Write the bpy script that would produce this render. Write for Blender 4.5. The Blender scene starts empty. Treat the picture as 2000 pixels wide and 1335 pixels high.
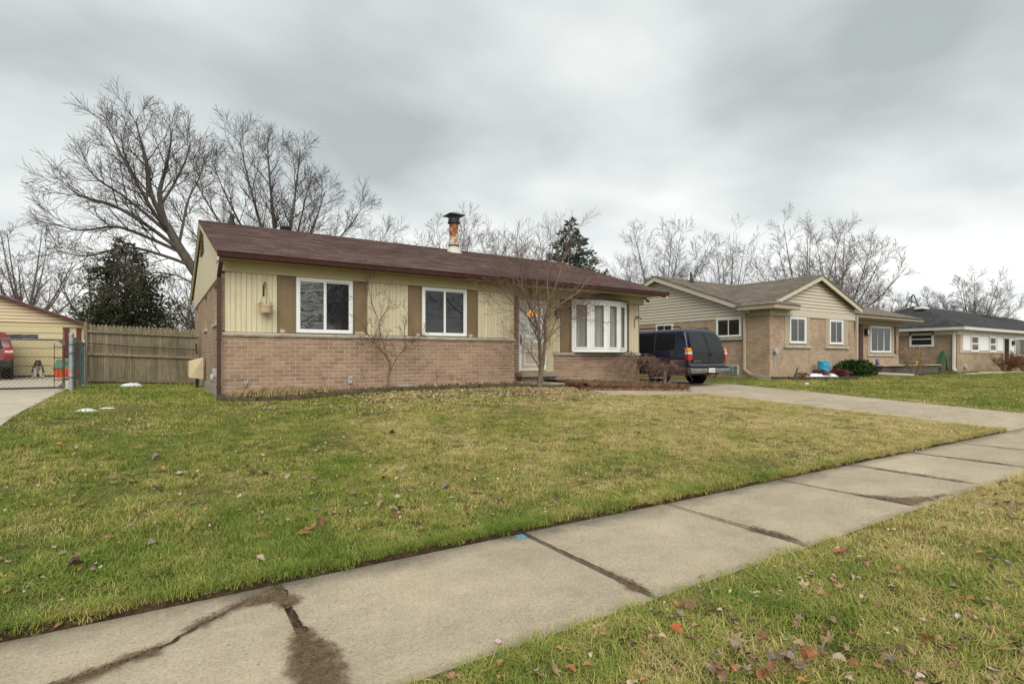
import bpy, bmesh, math, random
from mathutils import Vector, Matrix, Euler, noise as mnoise

scene = bpy.context.scene
C = scene.collection
R = math.radians

# ------------------------------------------------------------------ camera
cam_d = bpy.data.cameras.new('camera')
cam = bpy.data.objects.new('camera', cam_d); C.objects.link(cam)
cam.location = (0, 0, 1.35)
HEAD = math.atan2(690, 1070)
cam.rotation_euler = (R(90), 0, -HEAD)
cam_d.sensor_width = 36
cam_d.lens = 1070 / 2000 * 36
cam_d.shift_y = 0.01525
cam_d.clip_start = 0.05
cam_d.clip_end = 3000
scene.camera = cam

# ------------------------------------------------------------------ sky
world = bpy.data.worlds.new('World'); scene.world = world
world.use_nodes = True
def build_world():
    nt = world.node_tree; N = nt.nodes; L = nt.links
    N.clear()
    out = N.new('ShaderNodeOutputWorld'); bg = N.new('ShaderNodeBackground')
    L.new(bg.outputs[0], out.inputs[0])
    tc = N.new('ShaderNodeTexCoord')
    sep = N.new('ShaderNodeSeparateXYZ'); L.new(tc.outputs['Generated'], sep.inputs[0])
    def math_(op, a, b=None, clamp=False):
        m = N.new('ShaderNodeMath'); m.operation = op; m.use_clamp = clamp
        for i, v in enumerate((a, b)):
            if v is None: continue
            if isinstance(v, (int, float)): m.inputs[i].default_value = v
            else: L.new(v, m.inputs[i])
        return m.outputs[0]
    zc = math_('MAXIMUM', sep.outputs[2], 0.0)
    den = math_('ADD', zc, 0.22)
    px = math_('DIVIDE', sep.outputs[0], den); py = math_('DIVIDE', sep.outputs[1], den)
    comb = N.new('ShaderNodeCombineXYZ'); L.new(px, comb.inputs[0]); L.new(py, comb.inputs[1])
    mp = N.new('ShaderNodeMapping'); mp.inputs['Location'].default_value = SKY_OFF; L.new(comb.outputs[0], mp.inputs[0])
    mp.inputs['Rotation'].default_value = (0, 0, R(-25)); mp.inputs['Scale'].default_value = (1.0, 1.15, 1)
    n1 = N.new('ShaderNodeTexNoise'); n1.inputs['Scale'].default_value = .95; n1.inputs['Detail'].default_value = 4
    n1.inputs['Roughness'].default_value = .46; n1.inputs['Distortion'].default_value = .15
    L.new(mp.outputs[0], n1.inputs['Vector'])
    n2 = N.new('ShaderNodeTexNoise'); n2.inputs['Scale'].default_value = 3.2; n2.inputs['Detail'].default_value = 6
    n2.inputs['Roughness'].default_value = .5
    L.new(mp.outputs[0], n2.inputs['Vector'])
    cl = math_('ADD', math_('MULTIPLY', n1.outputs[0], .84), math_('MULTIPLY', n2.outputs[0], .16))
    # clouds thin out and brighten with distance towards the horizon
    hz = math_('SUBTRACT', 1.0, math_('MULTIPLY', zc, 1.75), True)
    hz = math_('POWER', hz, 1.6)
    v = math_('ADD', math_('MULTIPLY', cl, 1.0), math_('MULTIPLY', hz, .30))
    ramp = N.new('ShaderNodeValToRGB'); L.new(v, ramp.inputs[0])
    el = ramp.color_ramp.elements
    el[0].position = .42; el[0].color = (.280, .312, .318, 1)
    el[1].position = .95; el[1].color = (.80, .80, .775, 1)
    e = el.new(.53); e.color = (.395, .43, .432, 1)
    e = el.new(.66); e.color = (.54, .565, .557, 1)
    e = el.new(.79); e.color = (.685, .695, .675, 1)
    sky = N.new('ShaderNodeTexSky'); sky.sky_type = 'NISHITA'; sky.sun_disc = False
    sky.sun_elevation = SUN_EL; sky.sun_rotation = SUN_ROT
    hs = N.new('ShaderNodeHueSaturation'); hs.inputs['Saturation'].default_value = .12; hs.inputs['Value'].default_value = .012
    L.new(sky.outputs[0], hs.inputs['Color'])
    mix = N.new('ShaderNodeMix'); mix.data_type = 'RGBA'; mix.blend_type = 'ADD'; mix.inputs[0].default_value = 1
    L.new(ramp.outputs[0], mix.inputs[6]); L.new(hs.outputs[0], mix.inputs[7])
    L.new(mix.outputs[2], bg.inputs[0])
    bg.inputs[1].default_value = SKY_STR
SUN_EL = R(40); SUN_AZ = R(205)          # azimuth clockwise from +Y
SUN_ROT = SUN_AZ
SKY_OFF = (3.1, 7.4, 0)
SKY_STR = .74
build_world()

# ------------------------------------------------------------------ sun behind the overcast
sun_d = bpy.data.lights.new('sun', 'SUN'); sun_d.energy = 1.5; sun_d.angle = R(50); sun_d.color = (1, .925, .81)
sun = bpy.data.objects.new('sun', sun_d); C.objects.link(sun)
sdir = Vector((math.sin(SUN_AZ) * math.cos(SUN_EL), math.cos(SUN_AZ) * math.cos(SUN_EL), math.sin(SUN_EL)))
sun.rotation_euler = sdir.to_track_quat('Z', 'Y').to_euler()
sun.location = (0, -10, 30)

scene.view_settings.view_transform = 'Standard'
scene.view_settings.look = 'None'
scene.view_settings.gamma = 1
scene.view_settings.use_curve_mapping = False
scene.view_settings.exposure = 1.0
scene.render.engine = 'CYCLES'
scene.cycles.max_bounces = 6
scene.cycles.diffuse_bounces = 3
scene.cycles.glossy_bounces = 3
scene.cycles.transparent_max_bounces = 12
scene.cycles.caustics_reflective = False
scene.cycles.caustics_refractive = False

# ------------------------------------------------------------------ helpers
class MB:
    """collects faces of one mesh"""
    def __init__(s, xf=None):
        s.v = []; s.f = []; s.xf = xf
    def add(s, vs, fs):
        o = len(s.v)
        if s.xf: vs = [s.xf(*p) for p in vs]
        s.v.extend(vs); s.f.extend([tuple(i + o for i in f) for f in fs])
        return s
    def box(s, x0, x1, y0, y1, z0, z1):
        return s.add([(x0,y0,z0),(x1,y0,z0),(x1,y1,z0),(x0,y1,z0),(x0,y0,z1),(x1,y0,z1),(x1,y1,z1),(x0,y1,z1)],
              [(0,3,2,1),(4,5,6,7),(0,1,5,4),(1,2,6,5),(2,3,7,6),(3,0,4,7)])
    def bbox(s, x0, x1, y0, y1, z0, z1, b=.006):
        """box with chamfered edges"""
        b = min(b, (x1-x0)*.45, (y1-y0)*.45, (z1-z0)*.45)
        vs = []; 
        for sx in (0,1):
            for sy in (0,1):
                for sz in (0,1):
                    X = (x0,x1)[sx]; Y = (y0,y1)[sy]; Z = (z0,z1)[sz]
                    dx = b if sx == 0 else -b; dy = b if sy == 0 else -b; dz = b if sz == 0 else -b
                    vs += [(X, Y+dy, Z+dz), (X+dx, Y, Z+dz), (X+dx, Y+dy, Z)]
        I = lambda a,b_,c,k: (a*4+b_*2+c)*3+k
        fs = []
        for a in (0,1):
            fs.append([I(a,0,0,0),I(a,1,0,0),I(a,1,1,0),I(a,0,1,0)])
            fs.append([I(0,a,0,1),I(1,a,0,1),I(1,a,1,1),I(0,a,1,1)])
            fs.append([I(0,0,a,2),I(1,0,a,2),I(1,1,a,2),I(0,1,a,2)])
        for a in (0,1):
            for c in (0,1):
                fs.append([I(a,c,0,0),I(a,c,1,0),I(a,c,1,1),I(a,c,0,1)])
                fs.append([I(a,0,c,0),I(a,1,c,0),I(a,1,c,2),I(a,0,c,2)])
                fs.append([I(0,a,c,1),I(1,a,c,1),I(1,a,c,2),I(0,a,c,2)])
                for d in (0,1): fs.append([I(a,c,d,0),I(a,c,d,1),I(a,c,d,2)])
        return s.add(vs, fs)
    def prism(s, poly, a0, a1, axis='x'):
        """extrude a 2-D polygon along an axis: x -> poly is (y,z), y -> (x,z), z -> (x,y)"""
        n = len(poly)
        mk = {'x': lambda p, a: (a, p[0], p[1]), 'y': lambda p, a: (p[0], a, p[1]), 'z': lambda p, a: (p[0], p[1], a)}[axis]
        vs = [mk(p, a0) for p in poly] + [mk(p, a1) for p in poly]
        fs = [tuple(range(n)), tuple(range(2*n-1, n-1, -1))] + [(i, (i+1) % n, n+(i+1) % n, n+i) for i in range(n)]
        return s.add(vs, fs)
    def quad(s, a, b, c, d): return s.add([a,b,c,d], [(0,1,2,3)])
    def tube(s, pts, rad, n=6, cap=True):
        pts = [Vector(p) for p in pts]; m = len(pts)
        if not hasattr(rad, '__len__'): rad = [rad]*m
        o = []; ref = None
        for i in range(m):
            d = (pts[min(i+1, m-1)] - pts[max(i-1, 0)])
            if d.length < 1e-9: d = Vector((0,0,1))
            d.normalize()
            if ref is None: ref = Vector((1,0,0)) if abs(d.x) < .8 else Vector((0,1,0))
            a = (ref - d*ref.dot(d)); 
            if a.length < 1e-6: a = d.orthogonal()
            a.normalize(); ref = a; b = d.cross(a)
            for k in range(n):
                t = 2*math.pi*k/n
                q = pts[i] + (a*math.cos(t) + b*math.sin(t))*rad[i]
                o.append((q.x, q.y, q.z))
        fs = [(i*n+k, i*n+(k+1) % n, (i+1)*n+(k+1) % n, (i+1)*n+k) for i in range(m-1) for k in range(n)]
        if cap: fs += [tuple(range(n-1, -1, -1)), tuple(range((m-1)*n, m*n))]
        return s.add(o, fs)
    def lathe(s, prof, c=(0,0,0), n=16, axis='z'):
        vs = []
        for r, h in prof:
            for k in range(n):
                t = 2*math.pi*k/n; a, b = r*math.cos(t), r*math.sin(t)
                p = {'z': (a, b, h), 'x': (h, a, b), 'y': (a, h, b)}[axis]
                vs.append((c[0]+p[0], c[1]+p[1], c[2]+p[2]))
        m = len(prof)
        fs = [(i*n+k, i*n+(k+1) % n, (i+1)*n+(k+1) % n, (i+1)*n+k) for i in range(m-1) for k in range(n)]
        fs += [tuple(range(n)), tuple(range((m-1)*n, m*n))]
        return s.add(vs, fs)
    def ring(s, x0, x1, y0, y1, z0, z1, t, tb=None):
        """rectangular frame lying in the x-z plane, members of width t"""
        tb = tb or t
        s.box(x0, x0+t, y0, y1, z0, z1); s.box(x1-t, x1, y0, y1, z0, z1)
        s.box(x0+t, x1-t, y0, y1, z0, z0+tb); s.box(x0+t, x1-t, y0, y1, z1-t, z1)
        return s
    def mesh(s, name, mat, smooth=False, fix=True):
        me = bpy.data.meshes.new(name)
        me.from_pydata(s.v, [], s.f)
        if fix:
            bm = bmesh.new(); bm.from_mesh(me); bmesh.ops.recalc_face_normals(bm, faces=bm.faces[:]); bm.to_mesh(me); bm.free()
        if smooth: me.polygons.foreach_set('use_smooth', [True]*len(me.polygons))
        if mat: me.materials.append(mat)
        me.update()
        return me
    def build(s, name, mat, parent=None, smooth=False, fix=True, local=False):
        return link(name, s.mesh(name, mat, smooth, fix), parent, local)

def link(name, me, parent=None, local=False, loc=None):
    o = bpy.data.objects.new(name, me); C.objects.link(o)
    if parent is not None:
        o.parent = parent
        if not local and parent.type == 'EMPTY': o.location = -parent.location
    if loc is not None: o.location = Vector(loc) + (o.location if parent is not None else Vector((0,0,0)))
    return o
def thing(name, loc, label, cat, group=None, rz=0):
    o = bpy.data.objects.new(name, None); C.objects.link(o)
    o.location = loc; o.rotation_euler = (0, 0, rz); o.empty_display_size = .2
    return tag(o, label, cat, group)
def tag(o, label, cat=None, group=None, kind=None):
    o['label'] = label
    if cat: o['category'] = cat
    if group: o['group'] = group
    if kind: o['kind'] = kind
    return o
def struct(o, label=None):
    o['kind'] = 'structure'
    if label: o['label'] = label
    return o
def bevel(o, w=.01, seg=2, ang=35):
    m = o.modifiers.new('bevel', 'BEVEL'); m.width = w; m.segments = seg; m.limit_method = 'ANGLE'; m.angle_limit = R(ang)
    return o
def lerp(a, b, t): return a + (b-a)*t
def interp(x, pts):
    if x <= pts[0][0]: return pts[0][1]
    for (x0, y0), (x1, y1) in zip(pts, pts[1:]):
        if x <= x1:
            return lerp(y0, y1, (x-x0)/(x1-x0))
    return pts[-1][1]
def sm(t):
    t = max(0, min(1, t)); return t*t*(3-2*t)
def fbm(x, y, s=1, seed=0):
    return mnoise.fractal(Vector((x*s+seed*17.3, y*s-seed*9.1, seed*3.7)), .9, 2.0, 4)

# ------------------------------------------------------------------ materials
def rgba(c): return (c[0], c[1], c[2], 1)
class NT:
    def __init__(s, name):
        s.m = bpy.data.materials.new(name); s.m.use_nodes = True
        s.t = s.m.node_tree; s.N = s.t.nodes; s.b = s.N['Principled BSDF']
        s.pos = s.N.new('ShaderNodeNewGeometry')
    def l(s, a, b): s.t.links.new(a, b)
    def noise(s, scale, detail=4, rough=.55, vec=None, dist=0):
        n = s.N.new('ShaderNodeTexNoise'); n.inputs['Scale'].default_value = scale
        n.inputs['Detail'].default_value = detail; n.inputs['Roughness'].default_value = rough; n.inputs['Distortion'].default_value = dist
        s.l(vec or s.pos.outputs['Position'], n.inputs['Vector']); return n.outputs[0]
    def ramp(s, fac, stops):
        r = s.N.new('ShaderNodeValToRGB'); s.l(fac, r.inputs[0]); e = r.color_ramp.elements
        e[0].position = stops[0][0]; e[0].color = rgba(stops[0][1])
        e[1].position = stops[-1][0]; e[1].color = rgba(stops[-1][1])
        for p, c in stops[1:-1]:
            q = e.new(p); q.color = rgba(c)
        return r.outputs[0]
    def val(s, fac, p0, p1, v0=0, v1=1):
        m = s.N.new('ShaderNodeMapRange'); s.l(fac, m.inputs[0])
        for i, v in enumerate((p0, p1, v0, v1)): m.inputs[i+1].default_value = v
        return m.outputs[0]
    def mix(s, a, b, fac, mode='MIX'):
        m = s.N.new('ShaderNodeMix'); m.data_type = 'RGBA'; m.blend_type = mode
        for sock, v in ((m.inputs[0], fac), (m.inputs[6], a), (m.inputs[7], b)):
            if isinstance(v, (int, float)): sock.default_value = v
            elif isinstance(v, tuple): sock.default_value = rgba(v)
            else: s.l(v, sock)
        return m.outputs[2]
    def math(s, op, a, b=0):
        m = s.N.new('ShaderNodeMath'); m.operation = op
        for i, v in enumerate((a, b)):
            if isinstance(v, (int, float)): m.inputs[i].default_value = v
            else: s.l(v, m.inputs[i])
        return m.outputs[0]
    def mapping(s, scale, rot=(0,0,0), loc=(0,0,0), vec=None):
        m = s.N.new('ShaderNodeMapping'); s.l(vec or s.pos.outputs['Position'], m.inputs[0])
        m.inputs['Scale'].default_value = scale; m.inputs['Rotation'].default_value = rot; m.inputs['Location'].default_value = loc
        return m.outputs[0]
    def bump(s, h, strength=.3, dist=.01):
        b = s.N.new('ShaderNodeBump'); b.inputs['Strength'].default_value = strength; b.inputs['Distance'].default_value = dist
        s.l(h, b.inputs['Height']); s.l(b.outputs[0], s.b.inputs['Normal']); return b
    def set(s, col=None, rough=.8, spec=.3, metal=0):
        if isinstance(col, tuple): s.b.inputs['Base Color'].default_value = rgba(col)
        elif col is not None: s.l(col, s.b.inputs['Base Color'])
        s.b.inputs['Roughness'].default_value = rough
        s.b.inputs['Specular IOR Level'].default_value = spec
        s.b.inputs['Metallic'].default_value = metal
        return s.m
def M(name, c, vary=.25, scale=3, rough=.75, spec=.3, metal=0, bump=0, bscale=60, c2=None, lo=.35, hi=.65, fine=.12):
    """plain surface with large soft variation, fine speckle and optional relief"""
    t = NT(name)
    c2 = c2 or tuple(k*(1-vary) for k in c)
    n = t.noise(scale, 6, .6)
    col = t.ramp(n, [(lo, c2), (hi, c)])
    if fine:
        f = t.noise(bscale, 3, .7)
        col = t.mix(col, t.ramp(f, [(.3, (1-fine*2,)*3), (.7, (1+fine,)*3)]), 1.0, 'MULTIPLY')
    if bump: t.bump(t.noise(bscale, 4, .6), bump, .006)
    return t.set(col, rough, spec, metal)
def glass_mat(name, tint=(.02,.022,.024), alpha=.45, wav=.25, wscale=5, ior=1.5, stretch=None):
    t = NT(name); t.set(tint, .03, .6)
    t.b.inputs['IOR'].default_value = ior
    t.bump(t.noise(wscale, 2, .5, t.mapping(stretch) if stretch else None, .6 if stretch else 0), wav, .02)
    tr = t.N.new('ShaderNodeBsdfTransparent'); mx = t.N.new('ShaderNodeMixShader'); mx.inputs[0].default_value = 1-alpha
    t.l(t.b.outputs[0], mx.inputs[1]); t.l(tr.outputs[0], mx.inputs[2])
    t.l(mx.outputs[0], t.N['Material Output'].inputs[0])
    return t.m
def brick_mat(name, c1, c2, mortar, axis='x', w=.234, h=.085, dirt=.25):
    t = NT(name)
    sep = t.N.new('ShaderNodeSeparateXYZ'); t.l(t.pos.outputs['Position'], sep.inputs[0])
    cb = t.N.new('ShaderNodeCombineXYZ')
    if axis == 'xy': t.l(t.math('ADD', sep.outputs[0], sep.outputs[1]), cb.inputs[0])
    else: t.l(sep.outputs[0 if axis == 'x' else 1], cb.inputs[0])
    t.l(sep.outputs[2], cb.inputs[1])
    b = t.N.new('ShaderNodeTexBrick'); t.l(cb.outputs[0], b.inputs['Vector'])
    b.inputs['Color1'].default_value = rgba(c1); b.inputs['Color2'].default_value = rgba(c2); b.inputs['Mortar'].default_value = rgba(mortar)
    b.inputs['Scale'].default_value = 1; b.inputs['Mortar Size'].default_value = .006; b.inputs['Mortar Smooth'].default_value = .1
    b.inputs['Brick Width'].default_value = w; b.inputs['Row Height'].default_value = h; b.inputs['Bias'].default_value = 0
    n = t.noise(2.2, 5, .6); col = t.mix(b.outputs[0], t.ramp(n, [(.3, (1-dirt,)*3), (.65, (1.08,)*3)]), 1, 'MULTIPLY')
    n2 = t.noise(60, 3, .7); col = t.mix(col, t.ramp(n2, [(.3, (.85,)*3), (.7, (1.1,)*3)]), 1, 'MULTIPLY')
    bp = t.bump(b.outputs['Fac'], .6, .008); bp.invert = True
    return t.set(col, .9, .2)

def brick_unit_mat():
    t = NT('brick_clay')
    oi = t.N.new('ShaderNodeObjectInfo')
    wn = t.N.new('ShaderNodeTexWhiteNoise'); wn.noise_dimensions = '1D'
    t.l(t.math('ADD', t.math('MULTIPLY', oi.outputs['Random'], 31.7), t.math('MULTIPLY', t.pos.outputs['Random Per Island'], 57.3)), wn.inputs['W'])
    col = t.ramp(wn.outputs[0], [(0, (.285,.185,.132)), (.35, (.332,.224,.162)), (.7, (.358,.246,.180)), (1, (.388,.278,.210))])
    n = t.noise(1.6, 5, .6); col = t.mix(col, t.ramp(n, [(.32, (.82,.82,.80)), (.62, (1.06,1.04,1.02))]), 1, 'MULTIPLY')
    n2 = t.noise(95, 4, .75); col = t.mix(col, t.ramp(n2, [(.3, (.80,)*3), (.7, (1.14,)*3)]), 1, 'MULTIPLY')
    t.bump(t.noise(120, 3, .6), .35, .004)
    return t.set(col, .92, .18)
def shingle_mat(name, cols, axis='x', w=.32, h=.14):
    t = NT(name)
    sep = t.N.new('ShaderNodeSeparateXYZ'); t.l(t.pos.outputs['Position'], sep.inputs[0])
    cb = t.N.new('ShaderNodeCombineXYZ'); t.l(sep.outputs[0 if axis == 'x' else 1], cb.inputs[0]); t.l(sep.outputs[1 if axis == 'x' else 0], cb.inputs[1])
    b = t.N.new('ShaderNodeTexBrick'); t.l(cb.outputs[0], b.inputs['Vector'])
    b.inputs['Color1'].default_value = (0,0,0,1); b.inputs['Color2'].default_value = (1,1,1,1); b.inputs['Mortar'].default_value = (.0,.0,.0,1)
    b.inputs['Scale'].default_value = 1; b.inputs['Mortar Size'].default_value = .006
    b.inputs['Brick Width'].default_value = w; b.inputs['Row Height'].default_value = h
    b.offset = .37; b.offset_frequency = 3; b.squash = 1.4; b.squash_frequency = 2
    st = t.noise(1, 4, .7, t.mapping((5.5, 13, 13) if axis == 'x' else (13, 5.5, 13)))
    f = t.math('ADD', t.math('MULTIPLY', b.outputs[0], .38), t.math('MULTIPLY', st, .75))
    col = t.ramp(f, [(.12, cols[0]), (.5, cols[1]), (.9, cols[2])])
    n = t.noise(.7, 5, .6); col = t.mix(col, t.ramp(n, [(.3, (.84,)*3), (.68, (1.12,)*3)]), 1, 'MULTIPLY')
    g = t.noise(48, 4, .85); col = t.mix(col, t.ramp(g, [(.32, (.62,)*3), (.68, (1.36,)*3)]), 1, 'MULTIPLY')
    t.bump(g, .4, .006)
    return t.set(col, .95, .15)
def board_mat(name, c, streak=.16, along='z', dirt=(.20,.17,.10)):
    t = NT(name)
    sc = {'z': (14, 14, .8), 'x': (.8, 14, 14), 'y': (14, .8, 14)}[along]
    s = t.noise(1, 5, .65, t.mapping(sc))
    col = t.ramp(s, [(.3, tuple(k*(1-streak) for k in c)), (.7, tuple(min(1, k*(1+streak*.35)) for k in c))])
    oi = t.N.new('ShaderNodeObjectInfo')
    col = t.mix(col, t.ramp(oi.outputs['Random'], [(0, (.95,.95,.95)), (1, (1.04,1.04,1.03))]), 1, 'MULTIPLY')
    n = t.noise(1.4, 6, .65); col = t.mix(col, dirt, t.val(n, .56, .82, 0, .34))
    t.bump(s, .12, .004)
    return t.set(col, .62, .3)

m_mortar = M('mortar', (.61,.53,.42), .18, 2.5, .95, .1, bump=.3, bscale=140)
m_brick = brick_unit_mat()
m_brick_side = brick_mat('brick_side', (.31,.212,.148), (.37,.262,.188), (.46,.39,.30), 'y')
m_brick_plain = brick_mat('brick_recess', (.225,.14,.11), (.29,.195,.152), (.40,.33,.265), 'x')
m_yellow = board_mat('yellow_paint', (.615,.555,.395))
m_frieze = M('yellow_fascia_paint', (.560,.485,.300), .12, 1.2, .6, .3, bscale=50, fine=.03)
m_soffit = M('soffit_paint', (.58,.52,.36), .10, 1.5, .7, .25, fine=.03)
m_tan = M('brown_panel', (.225,.160,.090), .22, 1.8, .55, .35, bscale=40, fine=.05)
m_sill = M('limestone', (.52,.48,.40), .32, 5, .9, .2, bump=.6, bscale=45)
m_white = M('white_vinyl', (.78,.80,.80), .05, 3, .35, .45, fine=.02)
m_roof = shingle_mat('brown_shingle', ((.055,.033,.030), (.118,.076,.070), (.20,.140,.130)))
m_gutter = M('brown_gutter', (.085,.033,.028), .35, 6, .38, .5, bscale=30, fine=.1)
m_concrete_wall = M('foundation', (.36,.33,.29), .25, 4, .95, .2, bump=.4)
m_glass = glass_mat('window_glass', alpha=.6, wav=.35, wscale=2.2, ior=1.75)
m_glass_wavy = glass_mat('window_glass_wavy', (.02,.02,.021), .9, .9, 2.2, 2.3, (1, 1, 3.6))
m_glass_clear = glass_mat('clear_glass', (.08,.085,.085), .18, .05)
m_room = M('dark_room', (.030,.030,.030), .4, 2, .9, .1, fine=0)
m_screen = M('insect_screen', (.075,.072,.068), .3, 1.5, .9, .1, fine=.02)
m_curtain = None
def curtain():
    t = NT('sheer_curtain'); s = t.noise(1, 3, .5, t.mapping((26, 26, .6)))
    return t.set(t.ramp(s, [(.3, (.36,.35,.34)), (.7, (.66,.65,.63))]), .9, .1)
m_curtain = curtain()
m_black = M('black_plastic', (.018,.018,.018), .3, 8, .5, .4, fine=.05)
m_iron = M('black_iron', (.02,.018,.016), .3, 20, .5, .4, fine=.1)
m_galv = M('galvanised_steel', (.40,.42,.45), .3, 9, .5, .5, .45, bscale=40)
m_rust = M('rusty_steel', (.20,.085,.04), .5, 12, .85, .2, bump=.3, c2=(.09,.045,.03))

# ================================================================== TERRAIN
GN_ = [(-60,.42),(-2,.50),(1,.48),(4,.56),(7.5,.59),(9.5,.53),(13.2,.37),(16.5,.42),(21,.49),(40,.46),(90,.46)]
GF_ = [(-60,.63),(-1.8,.58),(1,.53),(13,.5),(16.5,.5),(21,.52),(40,.47),(90,.47)]
WY0, WY1 = 2.14, 3.51          # sidewalk
DX0, DX1 = 13.05, 16.6         # own driveway
LX1 = -1.82                    # neighbour's driveway, right edge
def grade(x, y):
    """height of the lawn / paved surface"""
    if y < -1.6: return -.14
    if y < WY0: return -.015 - .10*sm((WY0-y)/3.6)
    if y < WY1: return 0.0
    G = interp(x, GN_)
    t = (y-WY1)/8.1
    if t <= 1: return .035*sm((y-WY1-.01)/.05) + (G-.035)*t
    return G + (interp(x, GF_)-G)*sm((y-11.6)/4.2)
def drive_z(x, y): return grade(x, y)*sm((y-WY1)/.5+.0001) if y < WY1+.5 else grade(x, y)

def ground_mat():
    t = NT('lawn_soil')
    n = t.noise(.55, 6, .65); n2 = t.noise(2.3, 5, .65)
    f = t.math('ADD', t.math('MULTIPLY', n, .55), t.math('MULTIPLY', n2, .45))
    col = t.ramp(f, [(.36, (.070,.100,.022)), (.48, (.125,.140,.045)), (.60, (.22,.185,.080))])
    g = t.noise(38, 5, .8); col = t.mix(col, t.ramp(g, [(.3, (.45,.45,.42)), (.7, (1.3,1.25,1.15))]), 1, 'MULTIPLY')
    t.bump(t.noise(45, 5, .8), .8, .03)
    return t.set(col, .95, .1)
m_ground = ground_mat()
def steps(a, b, d): 
    n = max(1, round((b-a)/d)); return [a+(b-a)*i/n for i in range(n)]
def build_ground():
    xs = [-900,-500,-250,-140,-80,-50,-35,-25,-18,-13,-10,-8,-6,-4.5,-3] + steps(-2, 18, .3) + [18,19,20,22,24,27,30,34,40,47,56,70,90,120,170,250,400,700,1200]
    ys = [-900,-400,-150,-70,-40,-25,-18,-12,-10.01,-10,-6,-2.0,-1.62,-1.6,-1.2,-.8,-.4,0,.4,.8,1.2,1.6,2.0,2.10,2.14,2.16,3.49,3.51,3.53,3.555,3.58,3.61,3.66,3.72] + steps(4, 24, .4) + [24,26,28,32,37,45,60,80,120,200,400,900]
    vs = []
    for y in ys:
        for x in xs:
            z = grade(x, y)
            if y < -1.61: z = -.30
            if y < -10: z = -.02
            pave = (WY0 < y < WY1) or (WY1 <= y < 40 and (DX0-.02 < x < DX1+.02)) or (WY1 <= y < 30 and x < LX1-.02 and x > -9)
            if pave: z -= .06
            elif 3.4 < y < 30 and -2 < x < 18: z += .018*fbm(x, y, .9, 2)
            vs.append((x, y, z))
    nx = len(xs)
    fs = [(j*nx+i, j*nx+i+1, (j+1)*nx+i+1, (j+1)*nx+i) for j in range(len(ys)-1) for i in range(nx-1)]
    mb = MB(); mb.v = vs; mb.f = fs
    o = mb.build('ground', m_ground, smooth=True, fix=False); struct(o, 'patchy winter lawn ground around the houses')
    return o
build_ground()

def concrete_mat(name, c, edge=False, stain=.4):
    t = NT(name)
    oi = t.N.new('ShaderNodeObjectInfo')
    n = t.noise(1.1, 6, .65); col = t.ramp(n, [(.3, tuple(k*.80 for k in c)), (.68, c)])
    col = t.mix(col, t.ramp(oi.outputs['Random'], [(0, (.93,.93,.92)), (1, (1.05,1.05,1.05))]), 1, 'MULTIPLY')
    s = t.noise(.9, 7, .72, t.mapping((1.0, 2.2, 1), loc=(4, 1, 0))); col = t.mix(col, (.17,.155,.13), t.val(s, .50, .80, 0, stain))
    s2 = t.noise(3.4, 6, .7); col = t.mix(col, t.ramp(s2, [(.3, (.84,.83,.81)), (.7, (1.07,1.07,1.06))]), 1, 'MULTIPLY')
    if edge:
        # dark mildew creeping in from the lawn side of the walk
        sep = t.N.new('ShaderNodeSeparateXYZ'); t.l(t.pos.outputs['Position'], sep.inputs[0])
        e = t.math('ADD', t.val(sep.outputs[1], WY1-.5, WY1-.03, 0, .62), t.math('MULTIPLY', t.noise(1.6, 6, .7), .9))
        col = t.mix(col, (.115,.105,.088), t.val(e, .80, 1.12, 0, .72))
        e2 = t.math('ADD', t.val(sep.outputs[1], WY0+.22, WY0, 0, .5), t.math('MULTIPLY', t.noise(2.1, 6, .7), .9))
        col = t.mix(col, (.14,.12,.09), t.val(e2, .78, 1.05, 0, .6))
    g = t.noise(170, 4, .85); col = t.mix(col, t.ramp(g, [(.27, (.60,.58,.56)), (.45, (.98,.98,.98)), (.74, (1.25,1.25,1.25))]), 1, 'MULTIPLY')
    g2 = t.noise(28, 5, .75); col = t.mix(col, t.ramp(g2, [(.3, (.86,.855,.84)), (.65, (1.05,1.05,1.05))]), 1, 'MULTIPLY')
    v = t.N.new('ShaderNodeTexVoronoi'); v.inputs['Scale'].default_value = 46; t.l(t.pos.outputs['Position'], v.inputs['Vector'])
    col = t.mix(col, (.12,.10,.085), t.val(v.outputs['Distance'], .035, .07, .55, 0))
    g4 = t.noise(62, 4, .85); col = t.mix(col, t.ramp(g4, [(.32, (.62,.60,.57)), (.47, (.97,.97,.97)), (.70, (1.24,1.24,1.22))]), 1, 'MULTIPLY')
    v2 = t.N.new('ShaderNodeTexVoronoi'); v2.inputs['Scale'].default_value = 9; t.l(t.pos.outputs['Position'], v2.inputs['Vector']); col = t.mix(col, (.13,.11,.09), t.val(v2.outputs['Distance'], .04, .09, .6, 0))
    t.bump(t.math('ADD', g4, g2), .4, .008)
    return t.set(col, .9, .22)
m_walk = concrete_mat('sidewalk_concrete', (.505,.435,.33), True, .32)
m_drive = concrete_mat('driveway_concrete', (.49,.42,.325), stain=.6)
m_pale = concrete_mat('pale_concrete', (.56,.51,.42), stain=.25)
m_dirt = M('damp_dirt', (.235,.175,.12), .35, 7, .98, .1, bump=.8, bscale=70, fine=.25)

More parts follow.
